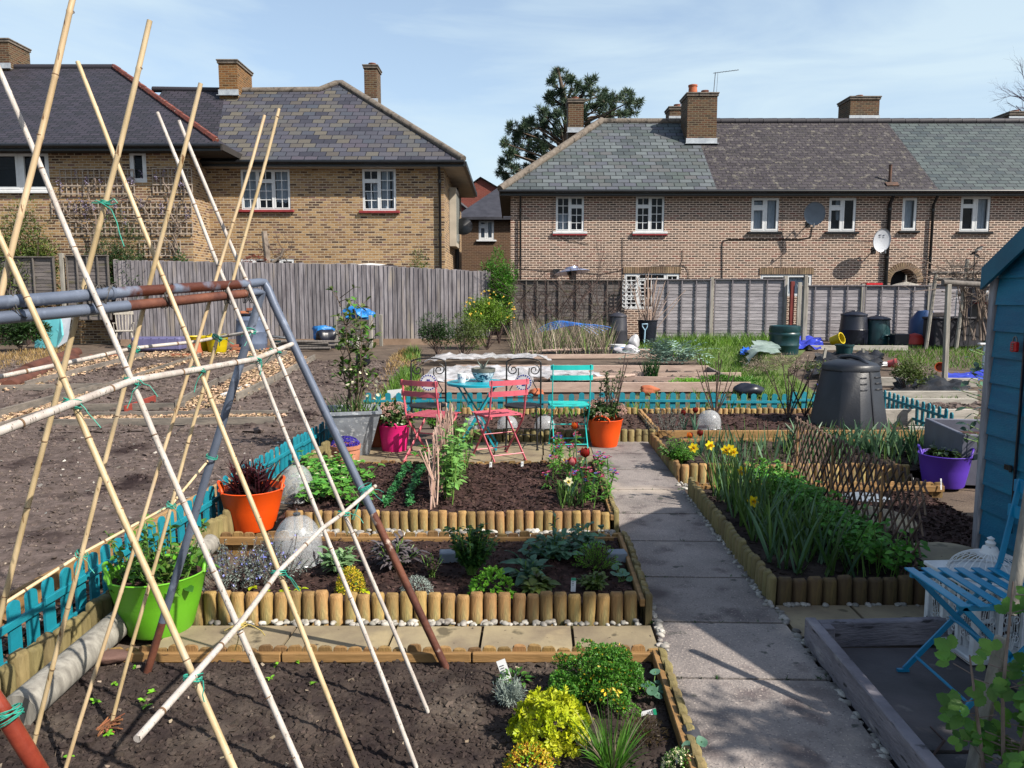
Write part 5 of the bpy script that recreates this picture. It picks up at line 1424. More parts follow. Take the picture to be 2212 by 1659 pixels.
t, s = round_bin('compost_bin', 'shiny dark green compost bin with a hatch, right and shorter of the pair', 'compost bin', 1893, 743, 56, 62, m_gbin, [(0, 0), (1, 0), (1.0, .2), (.93, .5), (.86, .84), (.84, .86)], m_nbin, None, BINL)
k = MB(); k.tube([V((.42 * 27 * s * math.cos(a) * .9 + .1, -27 * s * 1.02, 12 * s + 8 * s * math.sin(a))) for a in [PI * i / 8 for i in range(9)]], .04, 6); k.build('hatch', m_gbin, t, smooth=60)
round_bin('compost_bin', 'charcoal compost bin half buried in dead stems by the white trellis', 'compost bin', 1334, 744, 42, 70, M('charcoal_bin', '#26262c', '#33333a', 4, .35), BINP, None, None, BINL)
round_bin('compost_bin', 'stout dark green ribbed bin standing in weeds beyond the grass', 'compost bin', 1693, 765, 66, 62, m_gbin, [(0, 0), (.9, 0), (.92, .28), (.95, .3), (.95, .34), (.93, .36), (.95, .62), (1.0, .66), (1.0, .72), (.95, .76), (.99, .82), (.96, .98), (.88, 1), (.8, .97), (0, .96)])
t, s = round_bin('water_barrel', 'pale blue-grey plastic barrel with a black lid against the close-board fence', 'barrel', 545, 757, 66, 78, M('blue_grey_plastic', '#4a5468', '#5a6478', 3, .35, bump=.05), [(0, 0), (.86, 0), (.92, .03), (.97, .18), (.99, .2), (.98, .22), (1, .5), (1.02, .52), (1, .54), (.94, .82), (.96, .84), (.92, .86), (.74, .97)], m_nbin, None, [(.78, .95), (.80, .97), (.80, 1.0), (.74, 1.02), (0, 1.02)])
bar_top = (G(545, 757) + V((0, 0, 78 * s * 1.02)), s)
m_brk = M('loose_brick', '#7d4534', '#94583f', 6, .9, bump=.3, obr=.25, spots=[('#5b5148', 7, .6, .1)])
def brick(lab, loc, rz, size=(.215, .1, .065), mat=None, grp='loose bricks by the blue barrel'):
 k = MB(); k.box((0, 0, size[2] / 2), size, b=.006); o = k.build('brick', mat or m_brk, loc=loc, rz=rz); return tag(o, lab, 'brick', grp)
b0, s = bar_top
brick('left lower brick lying on the barrel lid', b0 + V((-.14, -.05, 0)), .3); brick('right lower brick lying on the barrel lid', b0 + V((.17, .0, 0)), 1.2); brick('bright top brick bridging the two on the barrel lid', b0 + V((.03, -.05, .067)), .1, (.225, .1, .075))
for i, (px, py, rz, z, lab) in enumerate(((505, 762, .2, 0, 'bottom left brick of the stack by the yellow tub'), (522, 764, .5, 0, 'bottom right brick of the stack by the yellow tub'), (512, 762, .1, .068, 'middle brick of the stack by the yellow tub'), (507, 761, .4, .136, 'top brick of the stack by the yellow tub'), (530, 757, 1.0, 0, 'lone brick before the barrel'), (575, 757, .2, 0, 'dark rounded brick right of the barrel'), (592, 760, .3, 0, 'brick beside the grey pipe'))):
 brick(lab, G(px, py) + V((0, 0, z)), rz)
for i in range(6): brick(['first', 'second', 'third', 'fourth', 'fifth', 'sixth'][i] + ' brick from the left in the row at the end of the upper soil bed', G(300 + i * 26 if i > 2 else 205 + i * 22, 772 - (i > 2) * 2), .1 * (i % 3), grp='bricks ending the upper soil beds')
tub('yellow tub left of the orange flowerpot, under the canes', G(432, 762) + V((0, 0, .0)), .30, .42, m_yel2, .6, .8)
tub('yellow tub right of the orange flowerpot, under the canes', G(470, 764), .27, .42, m_yel2, 1.2, .75)
t, s = round_bin('flowerpot', 'upturned orange clay flowerpot between the two yellow tubs', 'pot', 424, 765, 26, 26, m_terra, [(0, 1), (.7, 1), (.9, .3), (1, .28), (1, 0)])
t, s = round_bin('hose_reel', 'yellow hose wound on a green reel at the foot of the close-board fence', 'hose reel', 604, 755, 34, 24, m_yel2, [(.5, .15), (.62, .2), (.66, .3), (.62, .4), (.66, .5), (.62, .6), (.5, .62)], m_gbin, None, [(0, .66), (.8, .66), (.8, .8), (0, .8)])
k = MB(); p, s = put(596, 757); k.tube([(p.x - .3, p.y, p.z), (p.x - .28, p.y, p.z + .32), (p.x - .2, p.y, p.z + .38), (p.x + .5, p.y, p.z + .3), (p.x + .55, p.y, p.z)], .035, 8); tag(k.build('grey_pipe', m_metal, smooth=60), 'bent pale grey tube framing the yellow hose reel', 'pipe')
t = thing('wooden_chair', 'old grey spindle-back wooden chair by the dark fence corner', 'chair', G(270, 749), rad(205))
s = put(270, 749)[1]
m_oldw = M('bleached_wood', '#7d7870', '#99938a', 6, .85, bump=.3, stretch=(4, 4, 1))
k = MB(); k.box((0, 0, .44), (.46, .44, .04), b=.012); k.build('seat', m_oldw, t)
k = MB()
for i in range(6):
 x = lerp(-.19, .19, i / 5); k.tube([(x * .9, -.19, .46), (x, -.23, .66), (x * 1.05, -.27, .88)], [.011, .017, .011], 6)
k.box((0, -.275, .92), (.5, .035, .10), b=.015); k.build('backrest', m_oldw, t)
for sx in (-1, 1):
 k = MB(); k.tube([(sx * .22, -.2, .64), (sx * .26, .16, .66)], .018, 6); k.tube([(sx * .24, .12, .46), (sx * .25, .14, .66)], .012, 6); k.build('armrest', m_oldw, t)
 for sy in (-1, 1):
  k = MB(); k.tube([(sx * .17, sy * .16, .43), (sx * .24, sy * .25, 0)], [.022, .016], 8); k.build('leg', m_oldw, t)
p, s = put(345, 757)
t = thing('cold_frame', 'long mauve ribbed plastic box lying below the close-board fence', 'plastic box', p, rad(4))
k = MB(); k.box((0, 0, .18), (1.25, .5, .36), b=.05)
for i in range(6): k.box((-.5 + i * .2, -.24, .2), (.03, .03, .3), b=.008)
k.build('body', M('mauve_plastic', '#4c4a6a', '#5a5878', 3, .4), t)
p, s = put(110, 752)
t = thing('green_lid', 'leaning turquoise-green plastic panel behind the dark bush', 'panel', p)
k = MB(); vs = [(-.45, 0, 0), (.2, -.1, 0), (.38, -.1, .35), (.22, .15, .85), (-.5, .25, .85)]; k.add([V(v) for v in vs] + [V(v) + V((.02, .05, 0)) for v in vs], [(0, 1, 2, 3, 4), (5, 6, 7, 8, 9)] + [(i, i + 5, (i + 1) % 5 + 5, (i + 1) % 5) for i in range(5)]); k.build('sheet', M('sea_green_plastic', '#4a9098', '#5aa0a6', 3, .4), t)
k = MB(); vs = [(.24, -.1, 0.02), (.5, -.05, .2), (.5, .2, .9), (.26, .16, .86)]; k.add([V(v) for v in vs], [(0, 1, 2, 3)]); k.build('end_panel', M('pale_plastic', '#8a8e96', '#9a9ea4', 3, .4), t)
p, s = put(768, 751)
t = thing('compost_bay', 'slatted grey wooden compost bay heaped with blue bags', 'compost bay', p, rad(-8))
k = MB()
for i in range(5):
 z = .08 + i * .155; k.box((-.08, -.02, z), (.98, .025, .13), b=.006); k.box((-.52, .45, z), (.025, .9, .13), b=.006)
k.build('slats', m_boardw, t)
for x, y in ((.44, 0), (-.54, 0), (.44, .9)):
 k = MB(); k.box((x, y, .43), (.09, .09, .9), b=.01); k.build('post', m_post, t)
m_bbag = M('blue_bag', '#1a5a98', '#2a76b4', 5, .4, bump=.8, bsc=9, bdist=.05)
def bag(name, lab, cat, loc, r, sq, mat, jit=.5, group=None):
 k = MB(); k.blob((0, 0, r * sq[2] * .8), r, 0, 2, jit, sq); o = k.build(name, mat, smooth=50, loc=loc); return tag(o, lab, cat, group)
bag('plastic_bag', 'crumpled blue bag, larger one on top of the compost bay', 'bag', p + V((-.05, .4, .72)), .34, (1.1, .9, .6), m_bbag)
bag('plastic_bag', 'flat blue bag slab on the right of the heap in the compost bay', 'bag', p + V((.22, .4, .72)), .22, (1.1, .8, .7), m_bbag, .25)
bag('plastic_bag', 'blue bag lying left of the compost bay', 'bag', p + V((-.85, .1, .2)), .3, (1, .8, .7), m_bbag)
bag('junk_heap', 'dark tangled bag of tools beside the compost bay', 'bag', p + V((-.75, -.3, 0)), .28, (1, .8, .9), m_nbin, .6)
for i, (x, z, r, lb_) in enumerate(((.05, .0, .16, 'grey rubble sack inside the front of the compost bay'), (-.2, 0, .12, 'whitish stone at the foot of the compost bay'))):
 bag('rubble_sack' if i == 0 else 'stone', lb_, 'sack' if i == 0 else 'stone', p + V((x, -.25, z)), r, (1, .8, 1.1), m_peb, .3)
k = MB(); q = G(826 - 55, 800)
p2, s = put(655, 757)
for i, (dx, dz, lab) in enumerate(((0, 0, 'lowest left'), (.1, .07, 'middle'), (-.1, .13, 'upper'), (.2, .2, 'topmost'))):
 k = MB(); k.tube([V((-.75, R.uniform(-.1, .1), 0)), V((.75, R.uniform(-.2, .2), R.uniform(-.02, .04)))], .04, 6); tag(k.build('timber_pole', m_postd, loc=p2 + V((dx, -i * .03, dz + .04))), lab + ' of the old poles stacked below the close-board fence', 'pole', 'old poles stacked by the fence')
p, s = put(783, 792); bag('upturned_bucket', 'small black bucket lying on the soil behind the young shrub', 'bucket', p, .16, (1, .9, 1), m_nbin, .2)
k = MB(); p = P(800, 580, 23.3); k.lathe([(0, .26), (.5, .22), (1.0, .1), (1.15, -.25), (1.15, -1.6)], 20, sy=.42); o = k.build('garden_parasol', m_white, loc=V((p.x, 23.35, p.z - .1)), smooth=50); tag(o, 'white domed cover showing above the close-board fence', 'cover')
k = MB(); p = P(836, 580, 22.9); k.lathe([(0, .12), (.3, .08), (.55, -.2), (.55, -1.6)], 16, sy=.45); o = k.build('barbecue_cover', m_nbin, loc=V((p.x, 22.9, p.z)), smooth=50); tag(o, 'black rounded cover beside the white dome behind the fence', 'cover')
def drape(name, lab, poly, z, amp, mat, res=.08, f=3, cat='sheet', edge=.0):
 pl = pxpoly(poly); xs = [q.x for q in pl]; ys_ = [q.y for q in pl]
 k = MB(); x0, x1, y0, y1 = min(xs), max(xs), min(ys_), max(ys_)
 nx, ny = max(2, int((x1 - x0) / res)), max(2, int((y1 - y0) / res)); ix = {}
 for j in range(ny + 1):
  for i in range(nx + 1):
   x, y = lerp(x0, x1, i / nx), lerp(y0, y1, j / ny)
   if inside((x, y), pl):
    ix[i, j] = len(k.v); e = min(i, nx - i, j * 2, (ny - j) * 2) / 6
    k.v.append((x, y, gz(y) + z * min(1, .3 + e) + amp * (abs(noise.noise(V((x * f, y * f, 2)))) + .5 * noise.noise(V((x * f * 2.7, y * f * 2.7, 5))))))
 for (i, j) in list(ix):
  q = [(i, j), (i + 1, j), (i + 1, j + 1), (i, j + 1)]
  if all(c in ix for c in q): k.f.append(tuple(ix[c] for c in q)); k.m.append(0)
 return tag(k.build(name, mat, smooth=60), lab, cat)
m_clear = FROST('clear_polythene', (.45, .45, .47), sc_=4, th=.35, lo=.4, hi=.85)
drape('plastic_sheet', 'crumpled clear polythene over the far strip of the rear plot', [(905, 790), (1200, 786), (1170, 776), (940, 778)], .12, .09, m_clear)
drape('plastic_sheet', 'clear polythene mound lying behind the turquoise table', [(895, 838), (1270, 836), (1330, 830), (1230, 808), (930, 806)], .14, .11, m_clear)
m_fab = M('black_weed_fabric', '#0d0d10', '#1a1a1e', 3, .5, bump=.6, bsc=6, bdist=.04)
m_tarp = M('blue_tarp', '#1f2a8a', '#2c3aa4', 3, .4, bump=.6, bsc=6, bdist=.04, spots=[('#8a92c4', 7, .64, .04)])
drape('weed_fabric', 'black fabric strip at the back of the rear plot', [(1145, 772), (1330, 770), (1330, 766), (1150, 766)], .1, .08, m_fab)
drape('weed_fabric', 'shiny black fabric sheet round the small bush in the right-hand bed', [(1915, 858), (2105, 858), (2080, 836), (1930, 838)], .1, .2, m_fab, f=2.2)
drape('weed_fabric', 'crumpled black plastic between the old boards left of the slim post', [(1745, 820), (1905, 818), (1915, 775), (1760, 775)], .1, .25, m_fab, f=2)
drape('blue_tarp', 'long blue tarpaulin along the board before the slim grey post', [(2020, 832), (2140, 832), (2140, 812), (2030, 820)], .1, .14, m_tarp, f=2.5)
drape('blue_tarp', 'small blue tarpaulin beside the yellow bucket', [(1700, 757), (1780, 757), (1772, 740), (1705, 742)], .1, .22, m_tarp, f=2)
drape('blue_tarp', 'scrap of blue sheet by the big compost bin lid', [(1760, 840), (1800, 838), (1795, 825), (1768, 828)], .05, .1, m_tarp)
drape('blue_tarp', 'bit of bright blue sheet in the grass by the green bin', [(1590, 775), (1640, 772), (1632, 762), (1600, 765)], .1, .2, M('bright_blue_sheet', '#12459c', '#1c58b4', 3, .5))
drape('grey_sheet', 'grey-green sheet over a mound in the grass by the stout green bin', [(1605, 800), (1690, 795), (1680, 765), (1630, 762)], .3, .2, M('grey_green_sheet', '#5a6a62', '#7d8a86', 3, .5, bump=.3), f=1.2)
for i, (a, b, c, d) in enumerate(((1140, 768, 1420, 764), (1150, 764, 1400, 768), (1170, 772, 1330, 766), (960, 836, 1300, 828), (1250, 836, 1370, 826), (1255, 840, 1360, 832))):
 k = MB(); p, q = G(a, b), G(c, d); m = (p + q) / 2; k.tube([p - m, q - m], .03, 6)
 tag(k.build('wooden_pole', m_boardp, loc=m + V((0, 0, .1 + .03 * (i % 3)))), ['first', 'second', 'third', 'fourth', 'fifth', 'sixth'][i] + (' pale pole from the left lying at the back of the rear plot' if i < 3 else ' thin pole of the rear plot, lying near the polythene mound'), 'pole', 'pale poles lying on the rear plot')
t = thing('water_pipe', 'bunch of bright blue plastic pipe arched over the dead stems', 'pipe', G(1250, 735))
k = MB(); b0 = G(1250, 735)
for i in range(6):
 a, c, q = P(1150 + i * 9, 722 - i * 2, 21.5 - i * .1) - b0, P(1215 + i * 8, 672 + i * 6, 21.5 - i * .1) - b0, P(1285 + i * 7, 728 - i * 4, 21.5 - i * .1) - b0
 k.tube([a.lerp(c, s).lerp(c.lerp(q, s), s) * 1 + V((0, 0, .25 * s * (1 - s))) for s in [j / 10 for j in range(11)]], .013, 5)
k.build('pipe', M('blue_pipe', '#1a5aa8', '#2668b8', 3, .4), t, smooth=60)
t, s = round_bin('plant_pot', 'tall dark pot holding a sheaf of bamboo canes', 'pot', 1398, 743, 42, 52, m_nbin, [(0, 0), (.8, 0), (1, .95), (1.06, .96), (1.06, 1), (.95, 1), (.9, .85), (0, .85)])
k = MB(); p, s = put(1398, 743)
for i in range(34):
 a = R.uniform(0, 6.28); r0 = R.uniform(0, .16); x = R.gauss(0, .32)
 k.tube([V((r0 * math.cos(a), r0 * math.sin(a), .3)), V((r0 * math.cos(a) + x, r0 * math.sin(a) + R.gauss(0, .15), R.uniform(1.3, 2.1) - abs(x) * .3))], .011, 5)
tag(k.build('cane_bundle', m_boardp, loc=p), 'sheaf of thin bamboo canes standing in the tall dark pot', 'canes')
t = thing('spade', 'pale blue D-handled spade stuck upright by the silvery plant', 'spade', G(1391, 746))
m_pb = M('pale_blue_plastic', '#7d9cb0', '#8fabbd', 3, .4)
k = MB(); k.tube([(0, 0, -.1), (.02, 0, .44)], .022, 8); k.build('shaft', m_pb, t, smooth=60)
k = MB(); k.tube([(.02, 0, .42), (-.05, 0, .52), (-.06, 0, .60), (.09, 0, .60), (.08, 0, .52), (.02, 0, .42)], .018, 6); k.build('handle', m_pb, t, smooth=60)
t, s = round_bin('bucket', 'white and blue paint bucket before the dead stems', 'bucket', 1334, 766, 34, 22, m_white, [(0, 0), (.88, 0), (1, .92), (1.04, .93), (1.04, 1), (0, 1)], M('blue_band', '#1c5a9a', '#2668a8', 6, .4), None, [(.96, .5), (.985, .5), (1.02, .78), (.99, .78)])
bag('plastic_bag', 'crumpled white plastic bag with an orange mark by the pale blue spade', 'bag', G(1368, 760), .14, (1, .8, 1.5), M('white_bag', '#88888c', '#9c9ca0', 3, .4, spots=[('#c2502a', 4, .68, .03)]), .5)
bag('pale_sack', 'pale sack lying at the foot of the silvery plant', 'sack', G(1352, 768), .2, (1.4, .8, .7), M('pale_sack', '#8e8c92', '#a4a2a8', 3, .6), .4)
t = thing('garden_trellis', 'white lattice trellis piece propped on the fence by the cane pot', 'trellis', V((0, 0, 0)))
k = MB(); a, b = P(1346, 606, YF - .25), P(1392, 663, YF - .25)
for i in range(6): x = lerp(a.x, b.x, i / 5); k.box((x, YF - .25, (a.z + b.z) / 2), (.03, .02, a.z - b.z))
for i in range(8): z = lerp(a.z, b.z, i / 7); k.box(((a.x + b.x) / 2, YF - .272, z), (b.x - a.x, .02, .03))
k.build('lattice', m_white, t)
t, s = round_bin('bucket', 'yellow bucket lying on its side near the blue tarpaulin', 'bucket', 1796, 750, 24, 24, m_yel2, [(0, 0), (.8, 0), (1, .95), (1.08, .96), (1.08, 1), (.9, 1), (.75, .05)])
t.rotation_euler = (rad(70), 0, rad(40)); t.location.z += .16
t, s = round_bin('bucket', 'dark green bucket standing among the black sheets', 'bucket', 1823, 778, 36, 34, m_gbin, [(0, 0), (.8, 0), (1, .9), (1.1, .9), (1.1, 1), (.95, 1), (.78, .05), (0, .05)])
for i, (px, py, top) in enumerate(((1776, 790, 752), (1868, 783, 752))):
 k = MB(); p, s = put(px, py); q = P(px + (8 if i == 0 else -4), top, p.y); k.beam((0, 0, -.05), q - p, .05, .05); tag(k.build('wooden_stake', m_post, loc=p), ['short stake leaning right among the black sheets', 'short stake leaning left near the dark green bucket'][i], 'stake')
for i, (px, py, lab) in enumerate(((1917, 797, 'pinkish plastic pot lying among the black sheets'), (2030, 805, 'orange plastic pot tipped over beside the small bush'), (1990, 746, 'orange pot standing in the grass before the red tool'))):
 m_ = M('pot_plastic_%d' % i, ['#a04a4a', '#b4522a', '#a04a28'][i], None, 3, .5)
 t, s = round_bin('plant_pot', lab, 'pot', px, py, 20, 18, m_, [(0, 0), (.7, 0), (.95, .8), (1.05, .8), (1.05, 1), (.9, 1), (.68, .06)])
 if i < 2: t.rotation_euler = (rad(80), 0, rad(60 - 90 * i)); t.location.z += .1
bag('paper_scrap', 'white torn paper lying on the black sheets', 'paper', G(1915, 790), .14, (1.6, .8, .3), m_white, .5)
p, s = put(2055, 749)
t = thing('storage_box', 'long low blue-black storage box at the back by the pergola', 'box', p, rad(3))
k = MB(); k.box((0, 0, .38), (1.35, .6, .76), b=.03); k.build('body', M('storage_black', '#15151c', '#1f1f28', 3, .6), t)
k = MB(); k.box((0, 0, .79), (1.4, .65, .07), b=.02); k.build('lid', M('storage_lid', '#1a1a22', '#24242e', 3, .6), t)
p3 = p
t, s = round_bin('blue_drum', 'dark blue rounded drum behind the long storage box', 'drum', 1994, 742, 60, 72, M('drum_blue', '#16335c', '#1d3d6a', 3, .45), [(0, 0), (.95, 0), (1, .3), (.95, .7), (.5, .97), (0, 1)])
k = MB(); k.box((0, 0, 0), (.42, .2, .12), b=.02); tag(k.build('cushion_block', m_boardp, loc=p3 + V((-.35, 0, .885))), 'pale block resting on the long storage box', 'block')
t = thing('wheelbarrow', 'upturned red tool trug with a black box near the storage box', 'trug', G(1965, 747))
k = MB(); k.lathe([(.3, .05), (.28, .2), (.18, .32), (0, .36)], 16, (.12, 0, 0), sy=.6); k.build('tray', M('trug_red', '#8a2018', '#9c2a20', 3, .5), t, smooth=50)
k = MB(); k.box((-.28, .05, .17), (.4, .35, .34), b=.02); k.build('box', m_nbin, t)
p, s = put(2040, 838); k = MB(); q = P(2049, 614, p.y); k.beam((0, 0, -.05), q - p, .075, .075, b=.008); tag(k.build('wooden_post', m_post, loc=p), 'tall slim grey square post left of the shed, carrying a dark rail', 'post')
qr = q
k = MB(); a = q + V((-.1, 0, .03)); b = P(2165, 618, p.y + .1); k.tube([a, b], .05, 8); tag(k.build('dark_rail', m_postd, smooth=60), 'dark round rail from the slim post to the shed', 'rail')
p, s = put(2058, 748); k = MB(); k.tube([(0, 0, 0), (.02, 0, 1.55)], .02, 6); tag(k.build('white_pole', m_white, loc=p), 'thin white pole right behind the slim grey post', 'pole')
t = thing('post_tap', 'small pale blue-grey standpipe with a white top near the shed', 'standpipe', G(2125, 800))
k = MB(); q = P(2128, 745, G(2125, 800).y) - G(2125, 800); k.tube([(0, 0, 0), (0, 0, q.z)], .04, 8); k.build('pipe', M('pale_grey_pipe', '#8fa0a8', '#a0b0b8', 3, .5), t)
k = MB(); k.box((0, 0, q.z + .02), (.28, .1, .04), b=.01); k.build('top', m_white, t)
bag('compost_sack', 'white and teal printed sack under the pergola', 'sack', G(2120, 742), .28, (.8, .6, 1.4), M('printed_sack', '#606060', '#707068', 4, .5, spots=[('#1f5a5c', 3, .56, .05)]), .3)
t = thing('pergola', 'old rustic pergola with twisted bare stems near the right edge', 'pergola', (0, 0, 0))
YG = 20.5
for px, top in ((2022, 588), (2090, 560), (2160, 575)):
 k = MB(); a = P(px, top, YG); k.tube([(a.x - .15, YG, gz(YG)), (a.x, YG, a.z)], .05, 7); k.build('post', m_post, t)
k = MB()
for a, b in (((2012, 590), (2185, 590)), ((2020, 603), (2200, 606))):
 p, q = P(*a, YG), P(*b, YG); k.tube([p, q], .055, 6)
p, q = P(2055, 576, YG + .5), P(2160, 577, YG + .5); k.box((p + q) / 2, ((q - p).x, .15, .06)); k.build('rails', m_postd, t)
t = thing('climber', 'tangle of bare brown stems over the pergola rails', 'climbing plant', (0, 0, 0))
k = MB()
for i in range(46):
 p = P(R.uniform(2015, 2190), R.uniform(575, 640), YG + R.uniform(-.3, .3)); twigs(k, p, V((R.uniform(-1, 1), R.uniform(-.3, .3), R.uniform(-.3, .5))).normalized(), R.uniform(.5, 1.0), .014, 2, .7)
for i in range(10): p = P(R.uniform(2080, 2140), 735, YG); twigs(k, p, V((R.uniform(-.3, .2), 0, 1)).normalized(), 1.5, .03, 2, .5)
k.build('stems', m_twig, t)
t = thing('garden_shelf', 'dark open shelf with a red board behind the shed corner', 'shelf', (0, 0, 0))
k = MB(); a, b = P(2092, 622, 21.3), P(2160, 722, 21.3)
k.box(((a.x + b.x) / 2, 21.5, (a.z + b.z) / 2), (b.x - a.x, .03, a.z - b.z)); k.box((a.x, 21.3, (a.z + b.z) / 2), (.04, .4, a.z - b.z)); k.build('carcass', m_nbin, t)
k = MB(); c = P(2120, 655, 21.2); k.box((c.x + .3, 21.25, c.z), (1.0, .4, .05)); k.build('red_board', M('red_shelf', '#6d1414', '#7d1c1c', 3, .5), t)
k = MB(); c = P(2135, 654, 21.1); k.lathe([(0, 0), (.16, 0), (.18, .05), (.15, .24), (.06, .3), (0, .3)], 14); tag(k.build('watering_can', m_white, loc=V((c.x, 21.15, c.z + .03)), smooth=40), 'white plastic container on the red shelf board', 'container')
k = MB(); a = P(2105, 541, 20.2); k.tube([(a.x, 20.2, gz(20)), (a.x + .02, 20.2, a.z)], .012, 5); k.leaf2(V((a.x, 20.2, a.z)), V((1, 0, .4)).normalized(), V((0, -1, 0)), .3, .1); k.leaf2(V((a.x + .1, 20.2, a.z)), V((-.8, 0, -.5)).normalized(), V((0, -1, 0)), .22, .08); k.leaf2(V((a.x, 20.2, a.z - .1)), V((.7, 0, -.3)).normalized(), V((0, -1, 0)), .2, .08)
tag(k.build('bird_ornament', m_iron), 'black metal bird ornament on a thin rod above the pergola', 'ornament')
k = MB(); p, q = P(1866, 612, 23.6), P(1900, 615, 23.6); k.box((p + q) / 2, ((q - p).x, .4, .06)); tag(k.build('red_tabletop', M('red_plastic', '#a01820', '#b02028', 3, .4)), 'red edge showing above the low grey panels', 'garden table')
k = MB(); p = P(1957, 596, 24.3); k.lathe([(0, .34), (.02, .3), (.03, .12), (.3, .05), (.75, -.12), (.75, -.15)], 20); tag(k.build('garden_parasol', m_post, loc=V((p.x, 24.3, p.z - .3)), smooth=30), 'closed grey canopy top before the dark archway', 'canopy')
t = thing('grey_trough', 'large grey rectangular trough beside the purple tub', 'planter', (4.28, 6.78, 0), rad(-10))
m_tr = M('grey_trough', '#4d4f5c', '#5c5e6b', 4, .5, bump=.1)
k = MB()
for c, s_ in (((-.38, 0, .22), (.04, .9, .44)), ((.38, 0, .22), (.04, .9, .44)), ((0, -.43, .22), (.72, .04, .44)), ((0, .43, .22), (.72, .04, .44))): k.box(c, s_, b=.006)
k.build('body', m_tr, t)
k = MB(); k.box((0, 0, .18), (.72, .8, .3)); k.build('compost', m_mulch, t)
p = V((P(853, 860, 10.16).x, 10.165, .31))
t = thing('card_sign', 'white card with a printed letter A tucked behind the picket rail', 'sign', p, 0)
k = MB(); k.box((0, 0, 0), (.19, .004, .11), Matrix.Rotation(rad(-6), 3, 'Y')); k.build('card', m_white, t)
cu = bpy.data.curves.new('letter', 'FONT'); cu.body = 'A'; cu.size = .07; cu.extrude = .0008
tmp = bpy.data.objects.new('tmp', cu); lo_ = bpy.data.objects.new('letter', bpy.data.meshes.new_from_object(tmp)); bpy.data.objects.remove(tmp); COL.objects.link(lo_); lo_.parent = t; lo_.location = (.035, -.004, -.03); lo_.rotation_euler = (PI / 2, rad(-6), 0); lo_.data.materials.append(m_iron)
bag('black_cushion', 'dark blue-black plastic pot lying behind the picket run at the grass edge', 'pot', G(1615, 856), .15, (1.6, .8, .8), m_nbin, .15)
bag('orange_stone', 'orange broken clay lump behind the picket run near the turquoise chair', 'stone', G(1400, 850), .12, (1.3, .7, .6), m_terra, .3)
for i, (px, py) in enumerate(((1160, 852), (905, 848))): bag('stone', ['orange brick lump behind the picket run between table and iron chair', 'tan stone behind the white card'][i], 'stone', G(px, py), .08, (1.4, .8, .7), m_terra if i == 0 else m_slab, .3)
m_gr1 = LEAF('mid_green', '#3a6420', '#52802c', 5); m_gr2 = LEAF('bright_green', '#5a9420', '#74aa2c', 5, isl=.3); m_gr3 = LEAF('deep_green', '#1f3f1a', '#2f5524', 5)
m_lime = LEAF('golden_leaf', '#90a014', '#b4b824', 5, isl=.25, tr=.35); m_silv = LEAF('silver_leaf', '#6d7a74', '#8f9a92', 6, isl=.3, tr=.1); m_blug = LEAF('blue_green', '#3d5f4e', '#54785f', 5, isl=.25)
m_rose = LEAF('rosemary_leaf', '#5a6660', '#76807a', 5, isl=.35, tr=.1); m_psage = LEAF('purple_sage_leaf', '#4a4448', '#615a5c', 5, isl=.3, tr=.15); m_lily = LEAF('maroon_leaf', '#24080c', '#3a1016', 5, isl=.4, tr=.15, rough=.35, spec=.6)
m_brz = LEAF('bronze_fennel', '#2e2614', '#4a3c1e', 6, isl=.4); m_thy = LEAF('gold_thyme', '#a8901c', '#c8ac30', 8, isl=.4); m_dstrap = LEAF('strap_leaf', '#304c20', '#506c30', 3, isl=.3, tr=.2); m_bstrap = LEAF('bluish_strap_leaf', '#3f5c44', '#5a7658', 3, isl=.3, tr=.2)
m_stem = LEAF('green_stem', '#4a6a2a', '#5f7f38', 5, isl=.2, tr=.1)
m_purp = LEAF('purple_petal', '#2a1a80', '#43309c', 6, isl=.35, tr=.2); m_lav = LEAF('lavender_petal', '#6a70b8', '#8a90cc', 6, isl=.3, tr=.2); m_redp = LEAF('dark_red_petal', '#5a060c', '#8a1014', 6, isl=.3, tr=.3); m_pinkp = LEAF('pink_petal', '#c2606a', '#d8888c', 6, isl=.3, tr=.3); m_magp = LEAF('magenta_petal', '#7a1048', '#a01a5c', 6, isl=.4, tr=.3); m_cream = LEAF('cream_petal', '#cfcaa0', '#dcd8ba', 6, isl=.15, tr=.3)
m_skim = LEAF('skimmia_bud', '#8a6a60', '#a8887c', 8, isl=.3, tr=.1); m_skl = LEAF('skimmia_leaf', '#2c3f20', '#41562c', 5, isl=.35, tr=.2, rough=.35)
UP = V((0, 0, 1))
def cloud(mb, c, rad_, n, L, w_, mi=0, lumps=9, fold=.25, up=.5, shell=.55, big=False):
 c = V(c); rx, ry, rz = rad_
 Ls = []
 for _ in range(lumps):
  d = rdir(-.9, 1); q = R.uniform(.2, .62); Ls.append((V((d.x * rx * q, d.y * ry * q, d.z * rz * q)), R.uniform(.3, .5)))
 for i in range(n):
  o, s = R.choice(Ls); d = rdir(-.5, 1); q = shell + (1 - shell) * R.random()
  p = c + o + V((d.x * rx, d.y * ry, d.z * rz)) * s * q
  ld = (d * .7 + rdir() * .6 + UP * up * .3).normalized(); nn = (d + UP * up + rdir() * .5).normalized()
  k = R.uniform(.65, 1.2)
  (mb.leaf2 if big else mb.leaf)(p, ld, nn, L * k, w_ * k, mi, fold)
def stems(mb, base, tips, r, mi=0, bow=.15):
 for t in tips:
  b = V(base) + V((R.uniform(-.01, .01), R.uniform(-.01, .01), 0)); m = b.lerp(V(t), .5) + UP * (V(t) - b).length * bow
  mb.tube([b, m, V(t)], [r, r * .8, r * .5], 5, mi, cap=False)
def plant(name, label, cat, mb, mats, loc=None, group=None):
 return tag(mb.build(name, mats, fix=False, loc=loc), label, cat, group)
